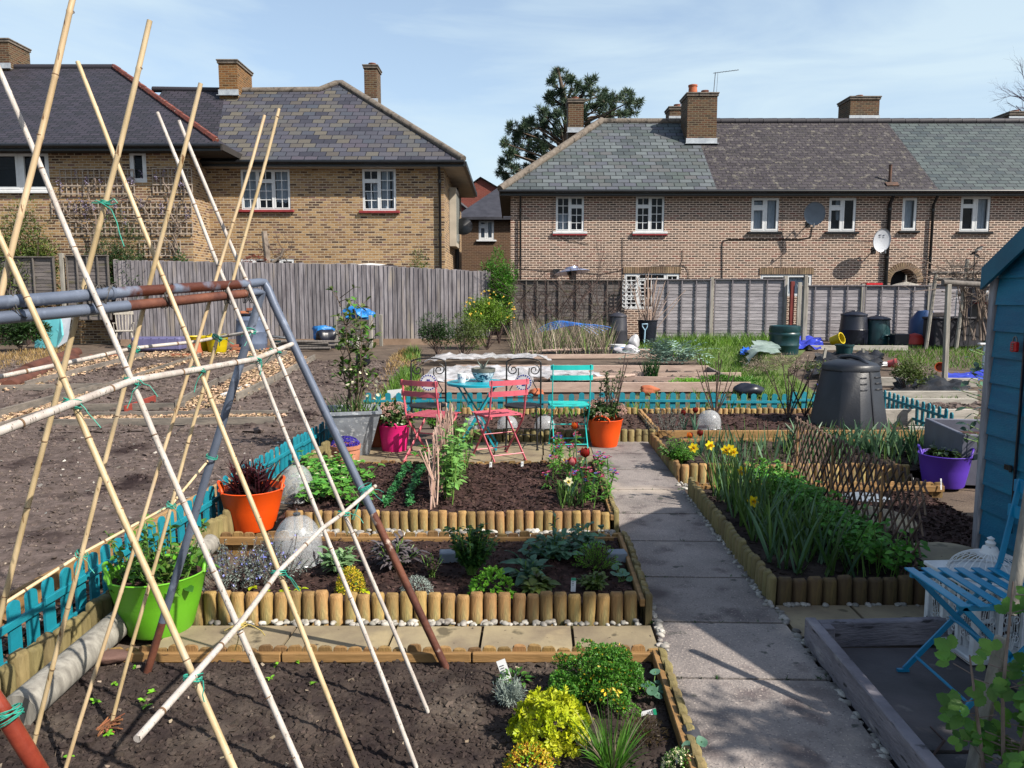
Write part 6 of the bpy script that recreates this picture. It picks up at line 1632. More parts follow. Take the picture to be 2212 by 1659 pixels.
def bush(name, label, cat, loc, rad_, n, L, w_, mat, stem=None, lumps=10, group=None, big=False, twigc=8, fold=.25, up=.5, shell=.55):
 t = thing(name, label, cat, loc, R.uniform(0, .5), group)
 k = MB(); cloud(k, (0, 0, rad_[2] * .5), (rad_[0], rad_[1], rad_[2] * .52), n, L, w_, 0, lumps, fold, up, shell, big); k.build('foliage', mat, t, fix=False)
 k = MB()
 for i in range(twigc):
  d = rdir(.1, 1); q = V((d.x * rad_[0] * .8, d.y * rad_[1] * .8, rad_[2] * (.5 + .6 * d.z)))
  twigs(k, V((0, 0, -.02)), q.normalized(), q.length * .5, max(.004, min(.03, rad_[2] * .012)), 1, .4)
 k.build('stems', stem or m_twigd, t)
 return t
def frond(mb, p, d, nrm, L, pairs, lw, mi=0, droop=.3, ll=.45):
 s = d.cross(nrm).normalized()
 for i in range(pairs):
  t = (i + .6) / (pairs + .3); c = p + d * (L * t) - nrm * (droop * L * t * t); z = ll * L * math.sin(PI * (.25 + .65 * t))
  for sg in (-1, 1): mb.leaf(c, (d * .75 + s * sg * .8 + rdir() * .12).normalized(), (nrm + rdir() * .2).normalized(), z, lw, mi, .2)
 mb.leaf(p + d * (L * .8) - nrm * droop * L * .6, d, nrm, L * .35, lw * 1.2, mi, .2)
bush('young_shrub', 'tall loose young shrub with oval leaves growing in the zinc planter', 'shrub', (-1.60, 7.72, .40), (.02, .02, .02), 2, .02, .01, m_gr1, twigc=1)
t = [o for o in bpy.data.objects if o.name.startswith('young_shrub')][-1]
k = MB(); s_ = MB()
for i in range(7):
 a = R.uniform(0, 6.28); p = V((.06 * math.cos(a), .06 * math.sin(a), .0)); d = (UP + V((math.cos(a), math.sin(a), 0)) * R.uniform(.05, .28)).normalized(); Lh = R.uniform(.7, 1.08) if i < 6 else 1.15
 if i == 6: d = V((-.12, 0, 1)).normalized()
 pts = [p + d * (Lh * j / 6) + V((R.uniform(-.02, .02), R.uniform(-.02, .02), 0)) for j in range(7)]; s_.tube(pts, [.012 * (1 - .12 * j) for j in range(7)], 6, cap=False)
 for j in range(2, 7):
  for q in range(R.randint(3, 5)):
   dd = (rdir(-.1, .9) + UP * .3).normalized(); b = pts[j] + V((0, 0, R.uniform(-.08, .08)))
   if R.random() < .6: e = b + dd * R.uniform(.05, .22); s_.tube([b, e], [.005, .003], 4, cap=False)
   else: e = b
   for z in range(R.randint(2, 4)): ld = (dd + rdir() * .7).normalized(); k.leaf2(e, ld, (UP + rdir() * .5).normalized(), R.uniform(.06, .11), R.uniform(.028, .045), R.choice((0, 1, 1)), .25, .35)
for i in range(130): a = R.uniform(0, 6.28); r0 = R.uniform(.02, .22); k.blade(V((r0 * math.cos(a), r0 * math.sin(a), .0)), (UP + rdir() * .6).normalized(), R.uniform(.12, .3), .008, .5, 4, 2)
for i in range(26): k.leaf2(V((R.uniform(-.1, .25), R.uniform(-.2, 0), R.uniform(.1, .5))), rdir(-.5, 0), rdir(), .04, .03, 3)
k.build('leaves', [m_gr1, m_leafo, m_dstrap, m_cream], t, fix=False); s_.build('trunks', m_bark, t)
def skimmia(label, loc, r, h, tall=False):
 t = thing('flowering_shrub', label, 'shrub', loc, 0, None); k = MB()
 cloud(k, (0, 0, h * .4), (r, r, h * .55), 620, .075, .028, 0, 12, big=True)
 k.build('leaves', m_skl, t, fix=False); k = MB()
 for i in range(34):
  d = rdir(-.1, 1); c = V((d.x * r * .9, d.y * r * .9, h * .45 + d.z * h * .5))
  for j in range(38): e = rdir(-.3, 1); k.blob(c + V((e.x * .03, e.y * .03, e.z * .024)), .0052, 0, 0, 0)
 k.build('flower_heads', m_skim, t)
 if tall:
  k = MB(); l2 = MB()
  for i in range(9):
   d = (UP + rdir() * .3).normalized(); p = V((R.uniform(-.08, .08), R.uniform(-.06, .06), .1)); Lh = R.uniform(.35, .52); k.tube([p, p + d * Lh], [.006, .003], 5)
   for j in range(26): b = p + d * Lh * R.uniform(.45, 1); l2.leaf(b, (rdir() + d * .5).normalized(), rdir(), .045, .017)
  k.build('stems', m_twigd, t); l2.build('upper_leaves', m_skl, t, fix=False)
 return t
skimmia('dense shrub with dusty pink flower heads in the magenta tub', (-1.22, 7.86, .24), .20, .27)
skimmia('dense shrub with dusty pink heads and upright sprigs in the far orange tub', (.99, 8.1, .26), .23, .26, True)
k = MB()
for i in range(120):
 a = R.uniform(0, 6.28); r0 = R.uniform(0, .11); p = V((r0 * math.cos(a), r0 * math.sin(a), .2)); d = (UP + V((math.cos(a), math.sin(a), 0)) * (r0 * 5) + rdir() * .25).normalized()
 k.blade(p, d, R.uniform(.12, .30), R.uniform(.011, .017), R.uniform(.5, .9), 6, 0)
for i in range(22):
 a = R.uniform(0, 6.28); r0 = R.uniform(.0, .12); p = V((r0 * math.cos(a), r0 * math.sin(a), .22)); h = R.uniform(.1, .22)
 k.tube([p, p + UP * h], .005, 5, 0)
 for j in range(14): b = p + UP * (h * j / 14); k.blade(b, (UP * .5 + rdir(-.2, .6)).normalized(), .09, .011, .7, 3, 0)
plant('lily_shoots', 'spiky dark maroon lily shoots in the near orange tub', 'plant', k, [m_lily], (-1.79, 5.17, .03))
k = MB()
for i in range(46):
 a = R.uniform(0, 6.28); r0 = R.uniform(0, .15); b = V((r0 * math.cos(a), r0 * math.sin(a), .22)); d = (UP + V((math.cos(a), math.sin(a), 0)) * r0 * 3 + rdir() * .35).normalized(); Lh = R.uniform(.1, .32); k.tube([b, b + d * Lh], [.004, .002], 5, 1, cap=False)
 for j in range(11): k.leaf2(b + d * Lh * R.uniform(.2, 1), (rdir(-.3, .8)), (UP + rdir() * .6).normalized(), R.uniform(.025, .055), R.uniform(.018, .034), R.choice((0, 0, 2)), .2, .3)
for i in range(60): k.leaf2(V((R.uniform(-.18, .18), R.uniform(-.18, .18), .24)), rdir(-.1, .3), (UP + rdir() * .4).normalized(), .06, .045, R.choice((0, 3)), .2, .3)
plant('leafy_plant', 'leafy green stems growing in the lime green tub', 'plant', k, [m_gr1, m_stem, m_leafo, m_brz], (-1.70, 3.56, .012))
k = MB()
for i in range(420):
 d = rdir(.1, 1); c = V((d.x * .13, d.y * .13, .18 + d.z * .085))
 for j in range(4): a = j * PI / 2 + R.random(); e = (V((math.cos(a), math.sin(a), 0)) + d * .6).normalized(); k.leaf(c, e, d, .013, .011, 0, .1)
plant('purple_flowers', 'dome of small purple flowers in the low terracotta pot', 'flowers', k, [m_purp], (-1.58, 7.18, .012))
k = MB()
for i in range(16):
 a = i * 2.4; d = (UP * R.uniform(.3, 1.1) + V((math.cos(a), math.sin(a), 0))).normalized()
 for j in range(5): k.leaf2(V((0, 0, .22)) + V((math.cos(a) * .05, math.sin(a) * .05, j * .012)), (d + rdir() * .35).normalized(), (UP + rdir() * .4).normalized(), R.uniform(.08, .14), .04, 0, .2, .5)
plant('leafy_plant', 'small dark leafy rosette growing in the purple tub', 'plant', k, [m_skl], (3.66, 6.42, .02))
k = MB()
for i in range(9): a = R.uniform(0, 6.28); k.blade(V((0, 0, .12)), (UP + V((math.cos(a), math.sin(a), 0)) * R.uniform(.2, .9)).normalized(), R.uniform(.08, .17), .022, .5, 5)
plant('small_plant', 'small upright plant in the blue and white bowl', 'plant', k, [m_silv], (-.30, 8.0, .712))
p = G(1285, 1512, .0)
t = thing('curly_parsley', 'mound of curly dark green parsley beside the yellow-green mound', 'herb', p); k = MB(); s_ = MB()
for i in range(84):
 d = rdir(.0, 1); q = R.uniform(.65, 1) * (1 + .35 * noise.noise(d * 2.1)); c = V((d.x * .19 * q, d.y * .15 * q, .02 + d.z * .21 * q)); s_.tube([V((d.x * .02, d.y * .02, 0)), c * .6 + UP * .02, c], [.003, .0025, .002], 4, cap=False)
 for j in range(110):
  e = rdir(-.4, 1); b = c + V((e.x * .033, e.y * .033, e.z * .022)); k.leaf(b, (e + rdir() * .8).normalized(), rdir(), .012, .010, 0 if R.random() < .97 else 1, .6)
for i in range(16): k.leaf(V((R.uniform(.01, .08), -.135 + R.uniform(-.02, .01), R.uniform(.08, .14))), rdir(-1, .1), V((0, -1, .3)).normalized(), .018, .012, 1, .3)
k.build('leaves', [LEAF('parsley_leaf', '#3c6c1c', '#548430', 9, isl=.35), m_thy], t, fix=False); s_.build('stems', m_stem, t)
p = G(1188, 1605, .0); k = MB()
for i in range(420):
 d = rdir(-.05, 1); q = 1 + .22 * noise.noise(d * 2.3) + R.uniform(-.06, .06); c = V((d.x * .14 * q, d.y * .13 * q, .03 + d.z * .155 * q)); frond(k, c - d * .03, (d * .55 + rdir() * .7 + UP * .15).normalized(), (d + rdir() * .4).normalized(), R.uniform(.035, .055), 3, .014, 0, .3, .5)
plant('golden_feverfew', 'bright yellow-green dome of feathery leaves in the front bed', 'plant', k, [m_lime], p)
p = G(1100, 1522, .0); k = MB()
for i in range(150):
 d = rdir(.15, 1); b = V((d.x * .02, d.y * .02, 0)); e = V((d.x * .07, d.y * .06, .02 + d.z * .10)) * R.uniform(.6, 1.1); k.tube([b, e], .0018, 3, 0, cap=False)
 for j in range(7): q = b.lerp(e, R.uniform(.4, 1)); k.leaf(q, (rdir() + d).normalized(), rdir(), .022, .003, 0, 0)
plant('curry_plant', 'small silver needle-leaved herb below the white plant label', 'herb', k, [m_silv], p)
p = G(1112, 1476, .0); k = MB()
for i in range(60): d = rdir(.1, .9); k.leaf2(V((d.x * .05, d.y * .04, .01 + d.z * .03)), (d + rdir() * .3).normalized(), (UP + rdir() * .4).normalized(), R.uniform(.025, .045), .014, 0, .2, .4)
plant('small_herb', 'small mid-green herb directly under the white plant label', 'herb', k, [m_gr1], p)
p = G(1322, 1668, .0); k = MB()
for i in range(170): a = R.uniform(0, 6.28); r0 = R.uniform(0, .035); k.blade(V((r0 * math.cos(a), r0 * math.sin(a), 0)), (UP + V((math.cos(a), math.sin(a), 0)) * R.uniform(.1, .9)).normalized(), R.uniform(.12, .24), .0045, R.uniform(.3, .9), 6, 0 if R.random() < .85 else 1)
plant('grassy_tuft', 'thin grassy tuft with arching blades at the bottom of the front bed', 'grass tuft', k, [m_gr1, m_straw], p)
p = G(1385, 1600, .0); k = MB()
for i in range(1300): d = rdir(0, 1); q = R.uniform(.2, 1); b = V((d.x * .1 * q, d.y * .07 * q, d.z * .09 * q)); k.leaf(b, (d + rdir() * .7).normalized(), rdir(), .018, .0025, 0, 0)
plant('bronze_fennel', 'dark bronze feathery foliage beside the grassy tuft', 'herb', k, [m_brz], p)
def tiny_mound(name, label, p, r, h, n, L_, w_, mats, wts):
 k = MB()
 for i in range(n):
  d = rdir(0, 1); q = R.uniform(.75, 1); mi = R.choices(range(len(mats)), wts)[0]; k.leaf(V((d.x * r * q, d.y * r * q, d.z * h * q)), (d + rdir() * .9).normalized(), (d + rdir() * .5).normalized(), L_ * R.uniform(.7, 1.3), w_, mi, .2)
 return plant(name, label, 'herb', k, mats, p)
tiny_mound('golden_thyme', 'yellow and reddish thyme cut by the bottom edge of the picture', G(1143, 1668, 0), .085, .09, 1500, .013, .008, [m_thy, m_gr2, m_redp], [6, 2, 1])
tiny_mound('variegated_thyme', 'pale variegated herb at the lower right corner of the front bed', G(1478, 1662, 0), .075, .06, 1200, .013, .008, [m_gr1, m_cream], [3, 2])
def rounds(label, pts, z, r, mat=m_blug, name='seedling'):
 k = MB(); b0 = G(*pts[0], z)
 for px, py in pts:
  c = G(px, py, z) - b0 + UP * R.uniform(.03, .06); k.tube([V((R.uniform(-.02, .02), R.uniform(-.02, .02), 0)), c], .002, 4, 1, cap=False); d = (UP + rdir() * .35 + V((0, -.3, 0))).normalized(); a, u = basis(d)
  n = 12; k.add([c + (a * math.cos(2 * PI * i / n) + u * math.sin(2 * PI * i / n)) * r * R.uniform(.9, 1.1) for i in range(n)] + [c - d * .004], [(i, (i + 1) % n, n) for i in range(n)], 0)
 plant(name, label, 'seedling', k, [mat, m_stem], b0)
rounds('round-leaved blue-green seedling below the parsley, near the path', [(1405, 1500), (1395, 1510), (1415, 1478), (1425, 1490), (1408, 1520), (1420, 1520), (1430, 1505)], 0, .022)
rounds('round-leaved blue-green seedling beside the smooth dark stone', [(1492, 1625), (1480, 1632), (1505, 1622), (1515, 1635), (1495, 1655), (1485, 1645)], 0, .022)
bag('stone', 'smooth dark oval stone in the front bed beside the path edging', 'stone', G(1492, 1610, 0), .055, (.7, 1.3, .7), M('dark_stone', '#2c2c30', '#3c3c42', 8, .5, bump=.2), .08)
k = MB()
for (px, py) in ((310, 1517), (318, 1530), (505, 1430), (640, 1432), (680, 1480), (585, 1470), (205, 1520), (295, 1445), (250, 1480), (600, 1440), (235, 1590), (150, 1640), (330, 1500)):
 b = G(px, py, .0)
 for j in range(5): k.leaf2(b + UP * .01, rdir(-.1, .7), (UP + rdir() * .3).normalized(), R.uniform(.015, .03), .012, 0, .2, .3)
plant('weed_seedlings', 'sparse tiny green weed seedlings scattered over the front soil bed', 'seedlings', k, [m_gr2])['kind'] = 'stuff'
bag('stone', 'reddish flat stone at the left end of the front bed', 'stone', G(235, 1430, 0), .07, (1.3, .8, .45), M('red_stone', '#4a3530', '#5c443c', 8, .8, bump=.3), .2)
k = MB(); q = G(225, 1575, 0)
for i in range(40): d = rdir(-.2, .3); d.x = abs(d.x); k.tube([V((R.uniform(-.02, .02), R.uniform(-.03, .03), .01)), V((R.uniform(-.02, .02), R.uniform(-.03, .03), .015)) + d * R.uniform(.03, .07)], .003, 4)
tag(k.build('bark_tuft', M('fibre_brown', '#5a3520', '#744a30', 9, .9, isl=.4), loc=q), 'brown fibrous clump at the foot of the split cane', 'bark')
z2 = .085
def rosemary(label, loc, r, h, n, flowers=True, group=None):
 t = thing('rosemary', label, 'herb', loc, 0, group); k = MB(); f = MB()
 for i in range(n):
  a = R.uniform(0, 6.28); r0 = math.sqrt(R.random()) * r; b = V((r0 * math.cos(a), r0 * math.sin(a), 0)); d = (UP + V((math.cos(a), math.sin(a), 0)) * r0 * 3 + rdir() * .5).normalized(); Lh = R.uniform(.5, 1.05) * h; e = b + d * Lh
  k.tube([b, e], .0022, 3, 1, cap=False)
  for j in range(40): q = R.uniform(.15, 1); k.leaf(b.lerp(e, q), (rdir() + d * .7).normalized(), rdir(), .02, .0042, 0, 0)
  if flowers:
   for j in range(R.randint(0, 3)): q = b.lerp(e, R.uniform(.5, .95)) + rdir() * .01; f.leaf(q, rdir(), rdir(), .014, .012); f.leaf(q, rdir(), rdir(), .014, .012)
 k.build('foliage', [m_rose, m_twigd], t, fix=False)
 if flowers: f.build('blossoms', m_lav, t, fix=False)
rosemary('grey-green rosemary with blue flowers, the left one nearest the lime tub', G(500, 1262, z2), .16, .24, 60)
rosemary('grey-green rosemary with blue flowers, the right one before the cloche', G(585, 1255, z2), .13, .24, 46)
def broad(name, label, p, n, Lf, wf, mat, h=.1, spread=.5, per=6, mats=None):
 k = MB()
 for i in range(n):
  a = R.uniform(0, 6.28); d = (UP + V((math.cos(a), math.sin(a), 0)) * R.uniform(.1, spread * 2)).normalized(); Lh = h * R.uniform(.5, 1.1); b = V((R.uniform(-.02, .02), R.uniform(-.02, .02), 0)); e = b + d * Lh; k.tube([b, e], .003, 4, 1, cap=False)
  for j in range(per): ld = (d * .4 + rdir(-.2, .8)).normalized(); k.leaf2(b.lerp(e, R.uniform(.35, 1)), ld, (UP + ld * -.2 + rdir() * .3).normalized(), Lf * R.uniform(.6, 1.15), wf * R.uniform(.7, 1.1), 0, .2, .4)
 return plant(name, label, 'herb', k, mats or [mat, m_stem], p)
broad('sage', 'green sage clump just right of the herb-bed cloche', G(732, 1235, z2), 34, .08, .024, LEAF('sage_leaf', '#5a7a50', '#728f62', 5), .14)
broad('purple_sage', 'dusky purple-grey sage clump in the middle of the herb bed', G(855, 1225, z2), 56, .075, .024, m_psage, .17, .8)
tiny_mound('golden_thyme', 'ball of golden yellow thyme behind the chunky front logs', G(757, 1275, z2), .075, .125, 2200, .011, .007, [m_thy, m_lime, m_gr1], [6, 2, 1])
tiny_mound('silver_thyme', 'low silvery thyme to the right of the rusty pipe leg', G(900, 1282, z2), .085, .09, 1500, .011, .005, [m_silv, m_psage], [4, 1])
broad('mint', 'tall upright mint behind the bright green mound', G(1020, 1240, z2), 60, .038, .022, m_gr3, .27, .38, 20)
broad('dark_herb', 'small dark reddish herb left of the tall mint', G(935, 1245, z2), 18, .025, .014, m_psage, .12, .5, 10, [LEAF('dull_purple', '#3a2e2c', '#4c3c36', 6), m_stem])
p = G(1062, 1288, z2); k = MB()
for i in range(170): d = rdir(0, 1); c = V((d.x * .11, d.y * .085, d.z * .145)); frond(k, c * .85, (d + rdir() * .7).normalized(), (UP + d + rdir() * .3).normalized(), R.uniform(.03, .045), 3, .014, 0, .3)
plant('flat_parsley', 'bright green leafy mound at the front of the herb bed', 'herb', k, [m_gr2], p)
broad('cabbage_seedling', 'broad-leaved grey-green seedling right of the bright green mound', G(1140, 1245, z2), 12, .12, .055, m_blug, .10, .9, 3)
broad('chard', 'dark veined chard below the broad-leaved seedling', G(1165, 1275, z2), 24, .07, .04, m_leafo, .09, 1.0, 5, [m_leafo, m_lily])
broad('kale_seedlings', 'group of blue-green kale plants along the back of the herb bed', G(1190, 1205, z2), 34, .08, .045, m_blug, .17, 1.3, 5)
broad('kale_seedlings', 'loose blue-green sprouting plant left of the grey block', G(1262, 1195, z2), 14, .07, .045, m_blug, .2, .8, 6)
k = MB()
for i in range(120): d = rdir(.2, 1); e = V((d.x * .13, d.y * .09, d.z * .15)); k.tube([V((0, 0, 0)), e], .002, 3, 1, cap=False); [k.leaf(e * R.uniform(.4, 1.05), (d + rdir() * .8).normalized(), rdir(), .014, .004, 0, 0) for _ in range(18)]
plant('heather', 'feathery bright green heather-like shrub near the grey block', 'herb', k, [m_gr2, m_twigd], G(1287, 1230, z2))
broad('chard', 'low dark-leaved seedling right of the green plant label', G(1285, 1272, z2), 26, .045, .025, m_leafo, .09, .9, 6)
rounds('blue-green trailing seedling at the right front corner of the herb bed', [(1338, 1255), (1328, 1247), (1345, 1245), (1352, 1258), (1336, 1238), (1325, 1260), (1360, 1262)], z2, .02)
k = MB(); b = G(1198, 1205, z2)
k.tube([V((0, 0, 0)), V((.0, 0, .25))], .004, 5, 1)
for j in range(18): k.leaf2(V((0, 0, R.uniform(.1, .27))), rdir(-.1, .8), (UP + rdir() * .4).normalized(), .05, .02, 0, .2, .3)
plant('bean_sprout', 'single tall bean sprout rising before the amber logs', 'seedling', k, [m_blug, m_stem], b)
for i, (px, py) in enumerate(((545, 1278), (618, 1284), (650, 1280), (575, 1286), (735, 1283), (787, 1285))):
 k = MB()
 for j in range(9): k.leaf2(V((R.uniform(-.01, .01), 0, .02)), rdir(.0, .8), (UP + rdir() * .3).normalized(), R.uniform(.02, .034), .018, 0, .2, .3)
 plant('lettuce_seedling', ['first', 'second', 'fourth', 'third', 'fifth', 'sixth'][i] + ' pale green seedling from the left along the chunky front logs', 'seedling', k, [m_lime], G(px, py, z2), 'pale seedlings along the herb bed front')
m_slate = M('grey_block', '#5a6470', '#6d7680', 6, .7, bump=.3)
for i, (px, py) in enumerate(((1330, 1212), (972, 1212))):
 k = MB(); k.box((0, 0, .03), (.12, .08, .06), b=.006); tag(k.build('grey_block', m_slate, loc=G(px, py, z2), rz=.1), ['grey block in the back right corner of the herb bed', 'grey block behind the mint, half hidden'][i], 'block')
def label_card(lab, px, py, z, w_, h, tilt, mat2=None, yaw=0, lean=-.2):
 t = thing('plant_label', lab, 'plant label', G(px, py, z), yaw); rot = Matrix.Rotation(lean, 3, 'X') @ Matrix.Rotation(tilt, 3, 'Y')
 k = MB(); k.box(rot @ V((0, 0, h / 2)), (w_, .002, h), rot); k.build('card', m_white, t)
 k = MB()
 if mat2: k.box(rot @ V((0, -.002, h * .9)), (w_ * .98, .002, h * .2), rot, 1)
 for i in range(3): k.box(rot @ V((-w_ * .1, -.002, h * (.72 - .12 * i))), (w_ * (.5 - .08 * i), .0015, h * .035), rot)
 k.build('print', [m_nbin, mat2 or m_nbin], t)
m_glab = M('label_green', '#1a7a5a', None, 5, .4)
label_card('white plant label leaning left above the silver herb', 1096, 1468, 0, .038, .085, -.35)
label_card('narrow white stick label standing against the batten of the front bed', 1022, 1426, 0, .010, .05, .05)
label_card('white and teal label lying near the bronze foliage', 1385, 1545, 0, .026, .06, 1.35, m_glab)
label_card('white and teal label above the variegated herb', 1468, 1650, 0, .028, .045, .1, m_glab)
label_card('green printed label in the shaded right part of the herb bed', 1238, 1278, z2, .025, .07, .05, m_glab)
for i, (px, py) in enumerate(((1060, 1004), (1128, 1003), (1196, 1002), (2033, 1052), (1972, 1050), (2114, 1060))):
 label_card(['white tag at the back of the middle bed, left', 'white tag at the back of the middle bed, centre', 'thin white tag at the back of the middle bed, right', 'thin white tag on the batten below the purple tub', 'thin white tag left of the purple tub batten', 'short white tag on the batten nearest the shed'][i], px, py + 6, .09 if i < 3 else .05, .022 if i in (0, 1, 5) else .012, .05 if i < 3 else .09, .03)
z3 = .095
t = thing('strawberry_plants', 'patch of strawberry plants at the left end of the middle bed', 'strawberries', (0, 0, 0)); k = MB(); f = MB()
for i in range(34):
 px, py = (R.uniform(650, 790), R.uniform(1010, 1098)) if i < 28 else (R.uniform(905, 950) - 0, R.uniform(995, 1015))
 b = G(px, py, z3)
 for j in range(9):
  a = R.uniform(0, 6.28); d = (UP + V((math.cos(a), math.sin(a), 0)) * R.uniform(.2, 1.1)).normalized(); e = b + d * R.uniform(.06, .17); k.tube([b, e], .0025, 4, 1, cap=False)
  for q in (-1, 0, 1): ld = (d * .4 + V((math.cos(a + q * 1.0), math.sin(a + q * 1.0), .0))).normalized(); k.leaf2(e, ld, (UP + rdir() * .25).normalized(), R.uniform(.045, .07), R.uniform(.035, .052), 0, .25, .3)
 if R.random() < .6:
  c = b + V((R.uniform(-.05, .05), R.uniform(-.05, .05), R.uniform(.1, .18)))
  for q in range(5): a = q * 1.257; f.leaf(c, V((math.cos(a), math.sin(a), .1)).normalized(), UP, .016, .016)
k.build('leaves', [LEAF('strawberry_leaf', '#41782a', '#5c9238', 5, isl=.3), m_stem], t, fix=False); f.build('blossoms', m_cream, t, fix=False)
for lab, a, b in (('left row of small green seedlings in the middle bed', (832, 1096), (885, 1008)), ('right row of small green seedlings close to the willow hurdle', (878, 1094), (912, 1012))):
 k = MB(); a, b = G(*a, z3), G(*b, z3)
 for i in range(60):
  c = a.lerp(b, i / 59) + V((R.uniform(-.03, .03), R.uniform(-.03, .03), 0))
  for j in range(12): k.leaf2(c + UP * R.uniform(.01, .05), rdir(-.2, .8), (UP + rdir() * .4).normalized(), R.uniform(.018, .034), R.uniform(.012, .02), 0, .2, .3)
 plant('seedling_leaves', lab, 'seedlings', k, [LEAF('seedling_green_' + lab[:1], '#2f6a38', '#4a8a50', 5, isl=.3)])['kind'] = 'thing'
t = thing('willow_hurdle', 'low screen of woven pale willow sticks running back through the middle bed', 'hurdle', (0, 0, 0)); k = MB()
a, b = G(935, 1100, z3), G(975, 1003, z3)
for i in range(64):
 s = i / 63; c = a.lerp(b, s) + V((R.uniform(-.02, .02), 0, 0)); h = lerp(.40, .56, s) + R.uniform(-.04, .04); k.tube([c - UP * .05, c + V((R.uniform(-.05, .02), R.uniform(-.04, .04), h * .5)), c + V((R.uniform(-.07, .03), R.uniform(-.05, .05), h))], [.0065, .006, .0045], 5)
k.build('sticks', M('willow_stick', '#8a6a5c', '#b0968a', 9, .8, isl=.35), t); k = MB()
for z in (.1, .22, .34): k.tube([a.lerp(b, i / 24) + V((.012 * (-1) ** i - .02, 0, z + .01 * math.sin(i))) for i in range(25)], .005, 5)
k.build('weavers', m_twig, t)
t = thing('broad_beans', 'row of broad bean plants climbing beside the willow hurdle', 'bean plants', (0, 0, 0)); k = MB(); s_ = MB()
a, b = G(958, 1098, z3), G(1000, 1008, z3)
for i in range(26):
 c = a.lerp(b, R.random()) + V((R.uniform(-.05, .06), 0, 0)); h = R.uniform(.22, .5); tp = c + V((R.uniform(-.05, .08), R.uniform(-.04, .04), h)); s_.tube([c, tp], [.005, .003], 5)
 for j in range(20): d = rdir(-.2, .7); k.leaf2(c.lerp(tp, R.uniform(.15, 1)), d, (UP + rdir() * .5).normalized(), R.uniform(.05, .085), R.uniform(.025, .042), 0, .2, .35)
k.build('leaves', LEAF('bean_leaf', '#56803c', '#74a054', 5, isl=.3), t, fix=False); s_.build('stems', m_stem, t)
def tulip(label, px, py, base, mat, r=.032, name='tulip', mix=None):
 """flower head at photo pixel, stem from base point"""
 b = V(base); hd = P(px, py, b.y); t = thing(name, label, 'flower', b); k = MB(); e = hd - b
 k.tube([V((0, 0, 0)), V((e.x * .3, 0, e.z * .55)), e], [.005, .0045, .004], 6)
 for i in range(5): k.blade(V((0, 0, 0)), (UP + rdir() * .4).normalized(), R.uniform(.15, .28), .022, .35, 6)
 k.build('stem', m_blug, t, fix=False); k = MB()
 for ring, (n, rr) in enumerate(((3, 1.0), (3, .9))):
  for i in range(n):
   a = 2 * PI * (i + .5 * ring) / 3 + .3; c, s = math.cos(a), math.sin(a); rows = []
   for z, q, wd in ((-.3, .15, .3), (.2, .85, .85), (.8, 1.0, .9), (1.35, .9, .6), (1.75, .82, .12)):
    ctr = e + V((c * r * q * rr, s * r * q * rr, r * z)); sd = V((-s, c, 0)) * r * wd * .8; rows += [ctr - sd - V((c, s, 0)) * r * .22 * wd, ctr, ctr + sd - V((c, s, 0)) * r * .22 * wd]
   k.add(rows, [(3 * j + q, 3 * j + q + 1, 3 * j + q + 4, 3 * j + q + 3) for j in range(4) for q in range(2)], R.choice((0, 1)) if mix else 0)
 k.build('petals', [mat] + ([mix] if mix else []), t, smooth=60, fix=False)
tulip('large dark red tulip at the right corner of the middle bed', 1264, 985, W(.40, 5.75, z3), m_redp, .036)
tulip('red and orange tulip rising highest above the wallflowers', 1242, 925, W(.33, 6.3, z3), m_redp, .030, mix=LEAF('orange_red_petal', '#a03010', '#c24a18', 5))
tulip('pink striped tulip among the wallflowers', 1237, 1003, W(.22, 5.5, z3), m_pinkp, .030, mix=m_redp)
def daffodil(label, px, py, base, r=.028, mat=None, mat2=None, group=None, face=None):
 b = V(base); hd = P(px, py, b.y); t = thing('daffodil_flower', label, 'flower', b, 0, group); k = MB(); e = hd - b; k.tube([V((0, 0, 0)), V((e.x * .2, 0, e.z * .6)), e], [.004, .004, .003], 5); k.build('stem', m_dstrap, t)
 f = (face or V((R.uniform(-.6, .4), -1, .15))).normalized(); a, u = basis(f); k = MB()
 for i in range(6):
  an = i * PI / 3 + .2; d = (a * math.cos(an) + u * math.sin(an) + f * .1).normalized(); k.leaf2(e + d * .004, d, f, r * 1.35, r * .85, 0, .1, -.05)
 k.tube([e, e + f * r * .5, e + f * r * .95], [r * .28, r * .38, r * .52], 10, 1, cap=False)
 k.build('petals', [mat or m_yel, mat2 or m_tru], t, fix=False)
m_lem = LEAF('lemon_petal', '#c8b008', '#d8c420', 5, isl=.1, tr=.3); m_tru = LEAF('yellow_trumpet', '#c89408', '#d0a010', 5, isl=0); m_tr2 = LEAF('pale_trumpet', '#e0c040', '#e8d060', 5)
for i, (px, py, u, v) in enumerate(((1228, 1040, .20, 5.45), (1252, 990, .30, 5.8), (1222, 993, .24, 5.9))): daffodil(['lower', 'upper right', 'upper left'][i] + ' small pale narcissus among the tulips', px, py, W(u, v, z3), .024, m_cream, m_tr2, 'pale narcissus among the tulips')
t = thing('wallflowers', 'leafy wallflowers with magenta and purple blooms in the middle bed corner', 'flowers', (0, 0, 0)); k = MB(); f = MB()
